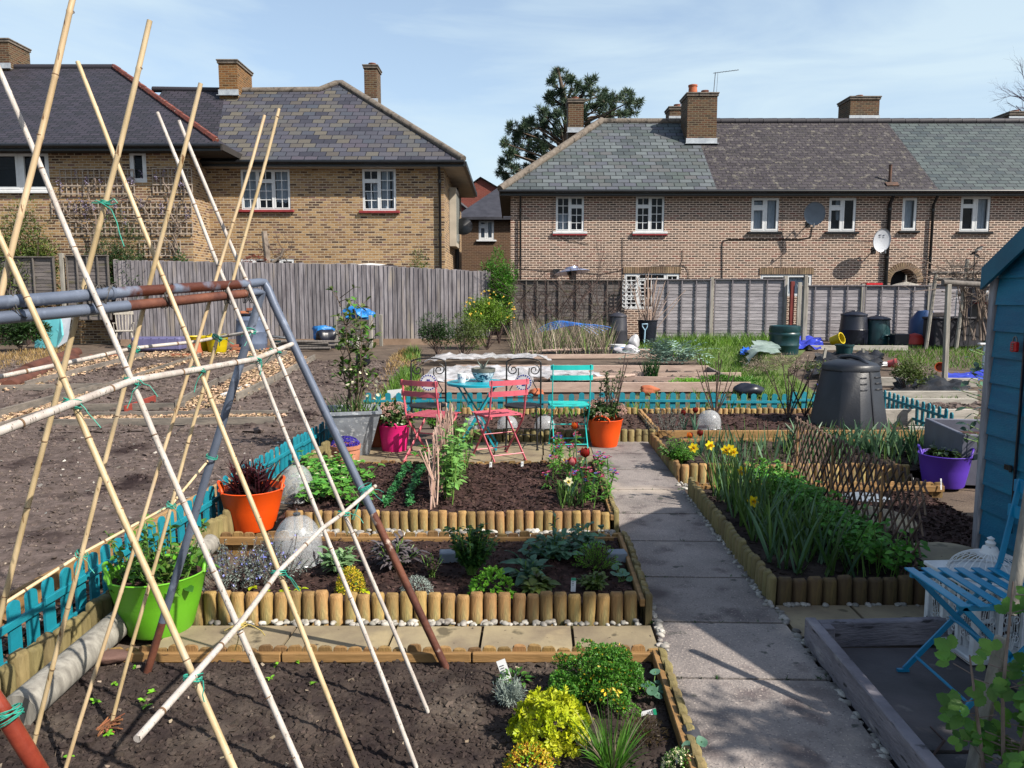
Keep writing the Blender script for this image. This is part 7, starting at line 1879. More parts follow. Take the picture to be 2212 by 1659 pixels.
for i in range(30):
 b = G(R.uniform(1185, 1315), R.choice((R.uniform(1000, 1040), R.uniform(1055, 1098))), z3)
 if i < 8: b = G(R.uniform(1180, 1240), R.uniform(985, 1020), z3)
 h = R.uniform(.1, .24); tp = b + V((R.uniform(-.05, .05), R.uniform(-.04, .04), h)); k.tube([b, tp], .004, 5, 1, cap=False)
 for j in range(34): d = (rdir(-.1, 1)); k.leaf2(b.lerp(tp, R.uniform(.2, 1)), d, (UP + rdir() * .4).normalized(), R.uniform(.05, .085), .013, 0, .2, .4)
 if R.random() < .75:
  for j in range(9):
   c = tp + V((R.uniform(-.03, .03), R.uniform(-.03, .03), R.uniform(-.01, .03))); mi = R.choice((0, 0, 1, 2))
   for q in range(4): a = q * 1.571 + R.random(); f.leaf(c, V((math.cos(a), math.sin(a), .2)).normalized(), (UP + V((0, -.7, 0))).normalized(), .015, .015, mi)
k.build('leaves', [m_gr1, m_stem], t, fix=False); f.build('blossoms', [m_magp, m_purp, m_redp], t, fix=False)
k = MB()
for i in range(45): b = G(R.uniform(1210, 1260), R.uniform(1080, 1098), z3); k.blade(b, (UP + rdir() * .5).normalized(), R.uniform(.1, .25), .010, .4, 5)
plant('narcissus_leaves', 'strappy narcissus leaves at the front of the tulip corner', 'leaves', k, [m_dstrap])
rosemary('small grey-green rosemary in the right rear bed near the zigzag edging', G(1440, 935, .09), .17, .30, 44, False)
for (px, py, n, lab) in ((1545, 900, 9, 'bare brown rose canes just left of the single white cloche'), (1702, 905, 9, 'spreading bare rose canes left of the big compost bin'), (1738, 900, 6, 'bare rose canes nearest the big compost bin'), (1330, 905, 4, 'few bare stems behind the far orange tub')):
 k = MB(); b = G(px, py, .09)
 for i in range(n): d = (UP + V((R.uniform(-.5, .5), R.uniform(-.2, .2), 0))).normalized(); Lh = R.uniform(.5, .85); k.tube([b, b + d * Lh * .5 + rdir() * .02, b + d * Lh], [.009, .007, .005], 5); [k.leaf2(b + d * Lh * R.uniform(.5, 1), rdir(), rdir(), .04, .02, 1) for _ in range(2)]
 plant('rose_canes', lab, 'rose canes', k, [m_twigd, m_leafo])
tulip('dark red tulip left of the single white cloche', 1502, 890, G(1502, 936, .09), m_redp, .03)
for i, (px, py) in enumerate(((1474, 895), (1488, 945), (1510, 940))): tulip(['small dark red tulip above the rosemary', 'red and orange tulip at the left end of the onion bed', 'darker red tulip beside the red and orange one'][i], px + 2, py, G(px + 3, [933, 990, 985][i], .08), m_redp, .028, mix=None if i != 1 else LEAF('orange_petal', '#b84818', '#d06a20', 5))
broad('wallflowers', 'leafy wallflower plants at the left end of the onion bed', G(1468, 1000, .08), 60, .06, .013, m_gr1, .22, .9, 16)
t = thing('onion_rows', 'rows of onion and garlic leaves across the right middle bed', 'onions', (0, 0, 0)); k = MB()
for i in range(420):
 b = G(R.uniform(1520, 2010), R.uniform(955, 1012), .08); big = R.random() < .3; k.blade(b, (UP + rdir() * .35).normalized(), R.uniform(.14, .30), .020 if big else .008, R.uniform(.15, .6), 6, 1 if big else 0)
k.build('leaves', [m_dstrap, m_bstrap, m_straw], t, fix=False)
t = thing('leek_row', 'broad arching leek leaves before the big compost bin', 'leeks', (0, 0, 0)); k = MB()
for i in range(30):
 b = G(1700 + i * 10 + R.uniform(-4, 4), R.uniform(972, 984), .08)
 for j in range(5): k.blade(b, (UP + rdir() * .6).normalized(), R.uniform(.2, .38), .028, R.uniform(.25, .7), 7)
k.build('leaves', m_bstrap, t, fix=False)
z7 = .065
t = thing('daffodil_clump', 'large clump of daffodil leaves at the left of the trellised bed', 'leaves', (0, 0, 0)); k = MB()
for i in range(170):
 b = W(R.uniform(1.36, 1.62), R.uniform(5.0, 5.95), z7); k.blade(b, (UP + rdir() * .32).normalized(), R.uniform(.25, .45), .014, R.uniform(.1, .45), 6, R.choice((0, 0, 1)))
k.build('leaves', [m_dstrap, m_bstrap], t, fix=False)
for i, (px, py, u, v) in enumerate(((1498, 967, 1.36, 5.8), (1533, 962, 1.45, 5.8), (1568, 972, 1.5, 5.75), (1583, 976, 1.55, 5.7), (1603, 1018, 1.55, 5.4), (1626, 1083, 1.48, 4.85), (1577, 970, 1.53, 5.75))): daffodil(['leftmost', 'second from the left', 'left of the bunched', 'right of the bunched', 'low', 'lowest, nearest', 'middle of the bunched'][i] + ' yellow daffodil flower' + (' by the middle of the path' if i < 6 else ' above the path'), px, py, W(u, v, z7), .028, m_lem, None, 'yellow daffodil flowers')
t = thing('bulb_leaves', 'dark drooping strap leaves filling the front left of the trellised bed', 'leaves', (0, 0, 0)); k = MB()
for i in range(24):
 b = W(R.uniform(1.34, 1.72), R.uniform(3.98, 5.1), z7)
 for j in range(9): k.blade(b + V((R.uniform(-.03, .03), R.uniform(-.03, .03), 0)), (UP + rdir() * .45).normalized(), R.uniform(.2, .42), .015, R.uniform(.2, .8), 6, R.choice((0, 0, 1)))
k.build('leaves', [m_dstrap, m_bstrap], t, fix=False)
t = thing('parsley_row', 'thick green row of leafy parsley along the lattice trellis', 'parsley', (0, 0, 0)); k = MB(); s_ = MB()
for i in range(210):
 s = R.random(); v = lerp(4.0, 6.0, s); b = W(lerp(1.92, 1.80, s) + R.uniform(-.14, .14), v, z7); h = R.uniform(.1, .26); tp = b + V((R.uniform(-.06, .06), R.uniform(-.06, .06), h)); s_.tube([b, tp], .003, 4, cap=False)
 for j in range(11): d = rdir(-.1, .9); k.leaf2(b.lerp(tp, R.uniform(.5, 1)) + d * .03, d, (UP + rdir() * .45).normalized(), R.uniform(.03, .055), R.uniform(.025, .042), 0, .25, .3)
k.build('leaves', LEAF('parsley_row_leaf', '#467a28', '#5e963a', 4, isl=.35), t, fix=False); s_.build('stems', m_stem, t)
broad('parsley', 'green leafy plant outside the near end of the lattice trellis', W(2.18, 3.92, .04), 26, .05, .04, m_gr1, .16, .9, 6)
broad('parsley', 'green leafy plants growing through the middle of the lattice trellis', W(2.1, 4.8, .04), 30, .045, .035, m_gr1, .16, 1.0, 6)
t = thing('lattice_trellis', 'expanding brown willow lattice trellis along the edge of the daffodil bed', 'trellis', (0, 0, 0)); k = MB()
a, b = W(2.0, 3.93, z7 - .03), W(2.04, 6.08, z7 - .03); Lt = (b - a).length; hh = .60; d = (b - a).normalized(); sp = .082; sl_ = .72
i = -int(hh * sl_ / sp)
while i * sp < Lt:
 for sg in (1, -1):
  y0, y1 = i * sp, i * sp + hh * sl_
  if sg < 0: y0, y1 = y1, y0
  p0, p1 = max(-.02, min(y0, y1)), min(Lt + .02, max(y0, y1))
  if p1 - p0 < .04: continue
  z0 = (p0 - y0) / (y1 - y0) * hh; z1 = (p1 - y0) / (y1 - y0) * hh
  off = V((.008 * sg, 0, 0)); wav = R.uniform(-.012, .012); lean = V((.05, 0, 0))
  q0, q1 = a + d * p0 + UP * z0 + off + lean * z0, a + d * p1 + UP * (z1 + R.uniform(-.01, .02)) + off + lean * z1
  k.tube([q0, q0.lerp(q1, .5) + V((wav, 0, 0)), q1], .0062, 5)
 i += 1
k.build('lattice', M('willow_lattice', '#40302a', '#6e5a4e', 9, .85, isl=.4), t)
m_cs = M('bamboo_stake', '#7a5a3c', '#94704c', 8, .8)
for s in (.45, 1.25, 2.0): k = MB(); c = a + d * s; k.tube([c - UP * .03, c + UP * .55], .008, 6); k.build('stake', m_cs, t)
for i, (px, py, r, sq, mt) in enumerate(((1905, 1122, .22, (.9, 1.5, .12), m_slab), (1975, 1188, .14, (1.2, .8, .12), m_slate), (2040, 1208, .24, (1.2, 1.1, .14), m_slab), (1870, 1075, .16, (1.2, 1.0, .1), m_slate))):
 bag('stepping_stone', ['large pale stepping stone seen through the lattice', 'grey stepping stone between the two pale ones', 'pale stepping stone against the corner of the shed', 'far grey stepping stone behind the lattice'][i], 'stepping stone', G(px, py, .03) - UP * .01, r, sq, mt, .1)
bush('dark_bush', 'dark green low bush at the left edge below the grey pipes', 'bush', G(45, 757), (1.15, .6, .95), 4600, .10, .045, m_leafd)
bush('hedge_bush', 'bright green rounded bush between the two fences', 'bush', V((P(1078, 640, 22.7).x, 22.7, .25)), (.68, .6, 2.85), 9000, .085, .045, m_leafy, lumps=26)
bush('flowering_shrub', 'yellow-flowered bushy shrub before the end of the close-board fence', 'shrub', V((P(1052, 700, 20.6).x, 20.6, .2)), (1.0, .6, 1.65), 9000, .075, .032, m_kerria, lumps=26, shell=.2)
k = MB(); b = V((P(1052, 700, 20.6).x, 20.6, .2))
for i in range(38):
 d = rdir(-.1, 1); c = V((d.x * .75 + R.uniform(-.1, .1), d.y * .5 - .1, .85 + d.z * .7))
 for q in range(3): k.leaf(c, rdir(), (V((0, -1, .3)) + rdir() * .4).normalized(), .045, .04)
k.build('blossoms', m_yel, bpy.data.objects[[o.name for o in bpy.data.objects if o.name.startswith('flowering_shrub') and o.get('label', '').startswith('yellow')][0]], fix=False).location = (0, 0, 0)
bush('low_shrub', 'low dark green shrub at the foot of the close-board fence', 'shrub', G(945, 768), (.95, .5, 1.05), 3800, .07, .03, m_leafd)
bush('low_shrub', 'olive green low shrub just left of the yellow-flowered one', 'shrub', G(1000, 775), (.7, .4, 1.1), 2800, .07, .03, m_leafo)
bush('garden_shrub', 'twiggy olive shrub rising behind the dark panels at the left edge', 'shrub', V((P(55, 640, 22.1).x, 22.1, .2)), (1.35, .6, 4.2), 15000, .11, .045, m_leafo, lumps=40, shell=.2, twigc=20)
bush('conifer', 'spreading dark conifer below the wall trellises', 'conifer', V((P(245, 560, 22.2).x, 22.2, .2)), (1.3, .5, 3.7), 10000, .13, .03, m_leafd, lumps=20)
bush('garden_shrub', 'loose green shrub above the fence near the corner of the left house', 'shrub', V((P(385, 560, 22.35).x, 22.35, .2)), (.5, .3, 3.2), 3600, .10, .05, m_gr3, lumps=14, shell=.3)
bush('garden_shrub', 'small loose shrub before the return wall of the left house', 'shrub', V((P(455, 560, 22.6).x, 22.6, .2)), (.4, .3, 3.0), 2400, .10, .05, m_leafo, lumps=12, shell=.3)
bush('garden_shrub', 'leafy sprays showing over the close-board fence by the drainpipe', 'shrub', V((P(905, 570, 22.9).x, 22.9, .2)), (.7, .3, 2.95), 3000, .10, .042, m_leafo, lumps=14, shell=.2)
bush('garden_shrub', 'yellow-green shrub behind the pergola by the shed roof', 'shrub', V((P(2150, 600, 23.5).x, 23.5, .2)), (.8, .4, 2.5), 2500, .08, .04, LEAF('yellow_green_leaf', '#7a7a18', '#949420', 4), lumps=14)
bush('small_bush', 'small bush of pale-edged leaves growing through the black fabric', 'bush', G(1962, 852), (.42, .38, .72), 1900, .055, .03, m_leafo, lumps=14, shell=.3, twigc=12)
bush('grey_bush', 'twiggy grey-green weedy clump in the grass by the stout green bin', 'weeds', G(1640, 812), (.5, .4, .38), 900, .09, .012, m_straw, twigc=10)
bush('weed_clump', 'twiggy clump below the stout green bin', 'weeds', G(1702, 812), (.55, .4, .45), 900, .10, .012, m_straw, twigc=12)
bush('weed_patch', 'low leafy weeds at the right end of the rear plot', 'weeds', G(1575, 838), (.7, .35, .22), 1300, .06, .03, m_gr1)
bush('weed_patch', 'green leafy strip before the dark soil of the rear plot', 'weeds', G(1490, 842), (.55, .25, .2), 1100, .05, .026, m_gr2)
bush('weed_patch', 'scrambling brambles over the old boards by the black sheets', 'weeds', G(1790, 812), (1.0, .5, .3), 1100, .06, .03, m_leafo, twigc=14)
k = MB(); b = G(1406, 818)
for i in range(90): k.blade(V((R.uniform(-.12, .12), R.uniform(-.1, .1), 0)), (UP + rdir() * .35).normalized(), R.uniform(.25, .45), .014, .3, 5)
plant('chive_clump', 'upright green grassy clump on the long empty soil strip', 'chives', k, [m_gr3], b)
t = thing('cardoon', 'large silvery cardoon with jagged arching leaves in the rear plot', 'plant', G(1440, 785)); k = MB()
for i in range(46):
 a = R.uniform(0, 6.28); el = R.uniform(.35, 1.7); d = (V((math.cos(a), math.sin(a) * .8, 0)) + UP * el).normalized(); o = V((R.uniform(-.45, .45), R.uniform(-.2, .2), .05)); Lh = R.uniform(.6, 1.0); p = V(o); g = d.copy()
 for j in range(9):
  nn = (UP - g * g.z + rdir() * .15).normalized(); s = g.cross(nn)
  for sg in (-1, 1): k.leaf(p, (g * .6 + s * sg).normalized(), nn, .17 * math.sin(PI * (.15 + .8 * j / 9)) + .03, .045, 0, .2)
  p = p + g * Lh / 9; g = (g + V((0, 0, -.13))).normalized()
k.build('leaves', LEAF('cardoon_leaf', '#5a7468', '#7c9488', 3, isl=.25, tr=.15), t, fix=False)
k = MB()
for i in range(1500): b = G(R.uniform(1105, 1320), R.uniform(742, 772)); k.blade(b, (UP + rdir() * .45).normalized(), R.uniform(.3, .95), .014, R.uniform(.0, .7), 4, R.choice((0, 0, 0, 1, 2)))
stuff('dead_stems', k, [m_straw, m_twig, m_grass], 'tangle of dry grey stems before the overgrown dark panels', 'dead stems')
k = MB()
for i in range(70): b = P(R.uniform(1115, 1345), R.uniform(640, 725), YF - .5 - R.uniform(0, .8)); twigs(k, b, (UP * .6 + V((R.uniform(-1, 1), R.uniform(-.3, .3), 0))).normalized(), R.uniform(.7, 1.5), .011, 2, .55)
tag(k.build('bramble', m_twigd), 'leafless dark bramble thicket over the fence panels behind the blue pipe', 'bramble')
t = thing('pruned_tree', 'pollarded grey trunk with sparse shoots above the close-board fence', 'tree', V((P(577, 560, 22.9).x, 22.9, .2))); k = MB(); hz_ = P(574, 500, 22.9).z - .2
k.tube([V((0, 0, 0)), V((.0, 0, hz_ * .8)), V((-.06, 0, hz_))], [.11, .10, .085], 8); k.tube([V((.05, 0, hz_ * .7)), V((.4, 0, hz_ * .78)), V((.5, 0, hz_ * .85))], [.05, .045, .04], 7); k.build('trunk', M('bleached_trunk', '#5c524a', '#7d7268', 5, .9, bump=.5, spots=[('#2a2422', 3, .58, .05)]), t); k = MB()
for i in range(22): twigs(k, V((R.uniform(-.3, .8), 0, hz_ * R.uniform(.65, .85))), V((R.uniform(-.8, 1), 0, R.uniform(.1, 1))).normalized(), R.uniform(.3, .6), .008, 1, .5)
k.build('shoots', m_twigd, t)
k = MB(); b = V((P(553, 560, 22.8).x, 22.8, .2)); k.tube([V((0, 0, 0)), V((0, 0, 2.1))], .02, 6, 1)
for i in range(420): d = rdir(-.4, 1); k.leaf(V((d.x * .38, d.y * .2, 2.35 + d.z * .25)), rdir(), rdir(), .075, .022, 0)
plant('red_maple', 'small rusty red maple left of the pollarded trunk', 'shrub', k, [m_redleaf, m_twigd], b)
k = MB()
for i in range(40): b = G(R.uniform(1000, 1350), R.uniform(893, 905), .09); [k.blade(b, (UP + rdir() * .5).normalized(), R.uniform(.06, .16), .012, .5, 4) for _ in range(3)]
for i in range(26): b = V((R.uniform(-2.0, 4.2), 10.05, .0)); [k.blade(b + V((R.uniform(-.1, .1), 0, 0)), (UP + rdir() * .4).normalized(), R.uniform(.12, .28), .02, .4, 5, 1) for _ in range(7)]
plant('bulb_leaves', 'tufts of green bulb leaves along the back picket run', 'leaves', k, [m_gr1, m_grass])['kind'] = 'stuff'
broad('leafy_plant', 'leafy green plant in the rear patio bed behind the magenta tub', G(935, 925, .08), 26, .07, .035, m_gr1, .2, .7, 5)
t = thing('camellia', 'thin camellia with dark glossy leaves at the corner of the shed', 'shrub', W(3.72, 6.3, 0)); k = MB(); s_ = MB(); pts = [V((0, 0, 0)), V((-.05, 0, .4)), V((.03, 0, .8)), V((-.02, 0, 1.15))]; s_.tube(pts, [.012, .010, .008, .005], 6)
for i in range(62):
 c = V((R.uniform(-.18, .12), R.uniform(-.15, .15), R.uniform(.3, 1.2))); d = rdir(-.6, .5); s_.tube([V((0, 0, c.z - .05)), c], .003, 4, cap=False); k.leaf2(c, d, (UP + V((0, -.5, 0)) + rdir() * .5).normalized(), R.uniform(.07, .10), R.uniform(.04, .055), R.choice((0, 0, 0, 1)), .15, .3)
k.build('leaves', [LEAF('glossy_dark_leaf', '#1c3020', '#2a4430', 5, isl=.3, tr=.1, rough=.25, spec=.6), m_blug], t, fix=False); s_.build('stems', m_stem, t)
k = MB()
for y_ in jy[2:9]:
 for i in range(9):
  b = W(R.choice((.59, 1.19)) + R.uniform(-.03, .03) if i < 5 else R.uniform(.6, 1.2), y_ + R.uniform(-.006, .006), .004)
  for _ in range(4): k.blade(b, (UP + rdir() * .8).normalized(), R.uniform(.01, .03), .004, .5, 3)
stuff('joint_moss', k, m_gr3, 'tiny weeds and moss in the joints of the concrete path', 'weeds')
m_caneY = M('tan_bamboo', '#94805f', '#b09c7e', 5, .5, bump=.1, bsc=60, stretch=(3, 3, .5), obr=.12, spots=[('#604428', 26, .66, .04), ('#9c9080', 3, .58, .15)])
m_caneW = M('bleached_bamboo', '#8c847e', '#a8a29c', 6, .65, bump=.12, bsc=60, stretch=(4, 4, .5), obr=.06, spots=[('#4c443c', 60, .63, .04), ('#8a7458', 3, .6, .15)])
m_node = M('bamboo_node', '#4a3626', '#6d543a', 30, .8)
m_pipe = M('galvanised_pipe', '#505868', '#606878', 6, .45, metal=.25, bump=.08, spots=[('#8e98ac', 9, .6, .15), ('#4a5062', 22, .66, .04)])
def rust_mat():
 m = M('part_rusted_pipe', '#545c6c', '#646c7c', 6, .5, metal=.15, bump=.25, bsc=50)
 n, l = m.node_tree.nodes, m.node_tree.links; b = n['Principled BSDF']; src = b.inputs['Base Color'].links[0].from_socket
 tc = n.new('ShaderNodeTexCoord'); nz = n.new('ShaderNodeTexNoise'); nz.inputs['Scale'].default_value = 7; nz.inputs['Detail'].default_value = 5; l.new(tc.outputs['Object'], nz.inputs[0])
 r = ramp(n, [(.42, (0, 0, 0)), (.5, (1, 1, 1))]); l.new(nz.outputs[0], r.inputs[0]); mx = n.new('ShaderNodeMixRGB'); l.new(r.outputs[0], mx.inputs[0]); l.new(src, mx.inputs[1]); mx.inputs[2].default_value = (*hx('#482418'), 1); l.new(mx.outputs[0], b.inputs['Base Color']); return m
m_rusty = rust_mat(); m_rust = M('rusty_pipe', '#402018', '#603828', 9, .7, bump=.25, bsc=50, spots=[('#9a8a80', 16, .64, .06)]); m_rustr = M('wet_red_pipe', '#5a2018', '#7d3626', 6, .3, bump=.15, bsc=30, coat=.4)
m_twine = M('green_twine', '#1a7060', '#2a8a78', 30, .6); m_wire = M('dark_wire', '#24221f', '#3a3733', 20, .6)
A1 = P(575, 615, 3.12); A0 = P(-60, 658, 2.02)
t = thing('swing_frame', 'old steel tube frame with two grey and rusty ridge pipes on splayed legs', 'frame', (0, 0, 0))
def rp(px, py):
 s = (px + 60) / 635; return P(px, py, lerp(2.02, 3.12, s / (s + (1 - s) * 2.02 / 3.12 * 1.0)) if 0 else lerp(2.02, 3.12, (s * 2.02) / (s * 2.02 + (1 - s) * 3.12)))
k = MB(); k.tube([rp(-60, 658), rp(120, 644), rp(240, 633)], .0185, 14); k.tube([rp(236, 633), rp(243, 633)], .0215, 14); k.build('ridge_pipe', m_pipe, t, smooth=50)
k = MB(); k.tube([rp(240, 633), rp(400, 622), rp(535, 613)], .0178, 14); k.build('ridge_pipe', m_rusty, t, smooth=50)
F1 = G(962, 1440, 0); F2 = G(318, 1452, 0)
top1 = rp(570, 610)
k = MB(); k.tube([rp(535, 613), rp(560, 610), top1, top1.lerp(F1, .02) + V((0, 0, .008)), top1.lerp(F1, .05), top1.lerp(F1, .58)], .0168, 14); k.build('leg', m_pipe, t, smooth=50)
k = MB(); k.tube([top1.lerp(F1, .58), top1.lerp(F1, 1.03)], .0165, 14); k.build('leg', m_rust, t, smooth=50)
k = MB(); k.tube([rp(-60, 692), rp(120, 676), rp(275, 661)], .0182, 14); k.build('ridge_pipe', m_pipe, t, smooth=50)
k = MB(); k.tube([rp(275, 661), rp(400, 648), rp(530, 634)], .0172, 14); k.build('ridge_pipe', m_rust, t, smooth=50)
top2 = rp(566, 630)
k = MB(); k.tube([rp(530, 634), rp(555, 631), top2, top2.lerp(F2, .05), top2.lerp(F2, .86)], .0162, 14); k.build('leg', m_pipe, t, smooth=50)
k = MB(); k.tube([top2.lerp(F2, .86), top2.lerp(F2, 1.03)], .016, 14); k.build('leg', m_rust, t, smooth=50)
f3 = G(200, 1850, 0); k = MB(); k.tube([P(-330, 700, 1.9), P(-60, 1440, 1.78), P(20, 1560, 1.75), f3 + (f3 - P(20, 1560, 1.75)) * .02], .021, 14); k.build('leg', m_rustr, t, smooth=50)
def solve(p0, p1, py):
 lo, hi = 0.0, 6.0
 for _ in range(60):
  m = (lo + hi) / 2
  q = p0 + (p1 - p0) * m
  if q.y > .3 and proj(q)[1] > py: lo = m
  else: hi = m
 return p0 + (p1 - p0) * lo
def cane_mesh(k, a, b, r0, r1, bow=.0, sp=.24, off=0):
 d = b - a; Ln = d.length; dn = d.normalized(); s, u = basis(dn); pts, rs = [], []; x = 0.0; nodes = []; y = off
 while y < Ln - .02: nodes.append(y); y += sp * R.uniform(.75, 1.25)
 xs = sorted({0.0, Ln} | {z for nd in nodes for z in (nd - .006, nd, nd + .006) if 0 < z < Ln} | {Ln * i / 14 for i in range(1, 14)})
 jog = {}
 for z in xs:
  q = z / Ln; w_ = bow * math.sin(PI * q) + .008 * noise.noise(V((z * 2.1, off * 9, 1)))
  isn = any(abs(z - nd) < .001 for nd in nodes); near = any(abs(abs(z - nd) - .006) < .001 for nd in nodes)
  pts.append(a + dn * z + s * w_ + u * .007 * noise.noise(V((z * 1.7, 5, off)))); rs.append(lerp(r0, r1, q) * (1.13 if isn else (1.0)))
 f0 = len(k.f); k.tube(pts, rs, 12, 0)
 for nd in nodes:
  q = nd / Ln; c = a + dn * nd + s * bow * math.sin(PI * q); k.tube([c - dn * .0016 + dn * .004, c + dn * .0055], lerp(r0, r1, q) * 1.10, 12, 1, cap=False)
CN = {}
def cane(key, label, foot, cross, toppy, r, mat, bow=0., yoff=0):
 f = G(*foot, 0); c = P(*cross); tp = solve(f, c, toppy); k = MB(); cane_mesh(k, f - (c - f).normalized() * .05 - f, tp - f, r, r * .86, bow, .23, R.uniform(.03, .2))
 CN[key] = (f, tp); o = k.build('bamboo_cane', [mat, m_node], loc=f, smooth=50); tag(o, label, 'bamboo cane', 'upright bamboo canes of the bean frame')
def ry(px): return rp(px, 640).y
cane('Fa', 'nearest front cane, tan, lashed low on the left of the grey pipes', (676, 2050), (50, 632, ry(50) - .035), -60, .0092, m_caneY, .004)
cane('Fb', 'bleached whitish front cane, second from the left, cut by the left edge at top', (741, 1878), (206, 634, ry(206) - .035), 100, .0094, m_caneW, -.006)
cane('Fc', 'pale front cane whose top stands clear against the left roof', (800, 1738), (363, 633, ry(363) - .032), 135, .0088, m_caneY, .005)
cane('Fd', 'bleached front cane rising to just below the red hip line', (901, 1662), (494, 633, ry(494) - .032), 245, .0080, m_caneW, .004)
cane('Fe', 'farthest front cane, ending at the overlap of the two left roofs', (925, 1540), (539, 626, ry(539) - .03), 262, .0082, m_caneW, .004)
cane('Ba', 'nearest back cane, tan, leaving the top of the picture', (-327, 1950), (2, 632, ry(2) + .05), -40, .0094, m_caneY, .004)
cane('Bb', 'tan back cane with the bow of green twine, topping out high against the sky', (-109, 1750), (176, 636, ry(176) + .05), 46, .0092, m_caneY, -.004)
cane('Bc', 'brownish back cane ending beside the mixed slate roof', (72, 1612), (318, 640, ry(318) + .05), 180, .0084, m_caneY, .006)
cane('Bd', 'back cane with the left of the two tops against the mixed slates', (140, 1668), (455, 636, ry(455) + .045), 250, .0070, m_caneY, .004)
cane('Be', 'back cane with the right of the two tops against the mixed slates', (240, 1567), (501, 613, ry(501) + .045), 235, .0072, m_caneY, -.004)
def on(key, py, dy=0.0):
 f, tp = CN[key]; p = solve(f, f + (tp - f) / 3, py) if 0 else None
 lo, hi = 0.0, 1.0
 for _ in range(50):
  m = (lo + hi) / 2; q = f.lerp(tp, m)
  if proj(q)[1] > py: lo = m
  else: hi = m
 q = f.lerp(tp, lo); s = (q.y + dy) / q.y
 return V((q.x * s, q.y * s, H + (q.z - H) * s))
def at_depth(px, py, Y): return P(px, py, Y)
def rail(label, pts, r, mat, sp=.28):
 k = MB(); b0 = pts[0]
 P_ = [p - b0 for p in pts]; dense = []
 for a, b in zip(P_, P_[1:]):
  for i in range(6): dense.append(a.lerp(b, i / 6))
 dense.append(P_[-1]); acc = 0; nxt = .1; rs = []; outp = []
 prev = None
 for p in dense:
  if prev is not None:
   acc += (p - prev).length
  outp.append(p); rs.append(r); prev = p
 k.tube(outp, [r * lerp(1, .8, i / len(outp)) for i in range(len(outp))], 12)
 tot = acc; z = .1; acc = 0
 for a, b in zip(dense, dense[1:]):
  Ls = (b - a).length
  while z < acc + Ls: c = a.lerp(b, (z - acc) / Ls); dn = (b - a).normalized(); k.tube([c - dn * .003, c + dn * .003], r * lerp(1.12, .9, z / tot), 12, 1, cap=False); z += sp * R.uniform(.8, 1.2)
  acc += Ls
 o = k.build('bamboo_rail', [mat, m_node], loc=b0, smooth=50); return tag(o, label, 'bamboo cane', 'cross rails of the bean frame')
ra, rb_, rc_, rd_, re_ = on('Fa', 872, -.03), on('Fb', 822, -.03), on('Fc', 798, -.03), on('Fd', 776, -.03), on('Fe', 758, -.03)
rail('thick whitish front rail crossing the middle of the frame', [ra + (ra - rb_) * 1.12, ra, rb_, rc_, rd_, re_, re_ + (re_ - rd_) * .9], .0115, m_caneW)
sa, sb, sc_, sd_, se = on('Fa', 1462, -.03), on('Fb', 1352, -.028), on('Fc', 1235, -.026), on('Fd', 1142, -.025), on('Fe', 1108, -.025)
rail('grey lower front rail sloping up to the rusty leg', [sa + (sa - sb) * .95, sa, sb, sc_, sd_, se, P(812, 1049, 3.0)], .0092, m_caneW)
qa, qb, qc = on('Bc', 752, .03), on('Bd', 738, .03), on('Be', 729, .03)
rail('thin grey rail along the far side, tied to the back leg', [P(-20, 818, 2.2), P(187, 775, 2.45), qa, qb, qc, P(545, 716, 2.9)], .0070, m_caneW)
ua, ub = on('Bc', 1196, .02), on('Be', 1090, .02)
rail('thin lower rail along the far side just above the picket run', [P(-10, 1316, 2.35), ua, ub, P(458, 985, 3.13)], .0062, m_caneY)
def tie(label, c, r, ax, n=4, ends=2, mat=None, name='twine_tie', grp='green twine lashings', wr=.0016, endl=.06):
 k = MB(); ax = V(ax).normalized(); s, u = basis(ax)
 for i in range(n):
  tl = R.uniform(-.4, .4); pts = []
  rr = r * R.uniform(1.02, 1.2)
  for j in range(17): a = 2 * PI * j / 16; pts.append((s * math.cos(a) + u * math.sin(a)) * rr + ax * (R.uniform(-.0006, .0006) + (i - n / 2) * .0035 + tl * r * math.cos(a)))
  k.tube(pts, wr, 4, cap=False)
 for i in range(ends):
  d = rdir(-.9, .3); p0 = s * r * 1.1; pts = [p0 + d * endl * j / 4 + V((0, 0, -.03 * (j / 4) ** 2)) + rdir() * .004 for j in range(5)]; k.tube(pts, wr * .9, 4, cap=False)
 o = k.build(name, mat or m_twine, loc=c); return tag(o, label, 'twine tie' if mat is None else 'wire tie', grp)
def dirof(key): f, tp = CN[key]; return tp - f
for key, py, lab, dy in (('Fa', 872, 'thick green lashing where the front rail meets the nearest front cane', -.012), ('Fb', 822, 'green lashing of the front rail on the bleached second cane', -.012), ('Fc', 798, 'green lashing of the front rail on the third front cane', -.012), ('Fd', 776, 'green lashing of the front rail on the fourth front cane', -.012), ('Fe', 758, 'green lashing of the front rail on the farthest front cane', -.012), ('Fa', 1462, 'green lashing of the lower rail near the soil', -.012), ('Fc', 1235, 'green lashing of the lower rail beside the herb-bed cloche', -.012), ('Fe', 1108, 'green lashing of the lower rail before the amber logs', -.012), ('Bc', 752, 'green lashing with a frayed tail on the far rail', .012), ('Be', 729, 'green lashing on the far rail near the yellow tub', .012), ('Bc', 1196, 'green lashing of the low far rail above the picket run', .01), ('Be', 1090, 'small green lashing of the low far rail farther along', .01)):
 c = on(key, py, dy); tie(lab, c, .021 if key[0] == 'F' else .017, (dirof(key).normalized() + V((.5, .1, .1))), 6 if py == 872 else 4)
tie('green lashing where the lower rail meets the rusty front leg', P(790, 1055, 3.02), .024, F1 - top1, 5, 4, endl=.1); tie('green lashing of the far rail on the grey back leg', P(540, 716, 2.95), .02, F2 - top2, 4); tie('green lashing of the low far rail on the grey back leg', P(457, 988, 3.1), .02, F2 - top2, 4)
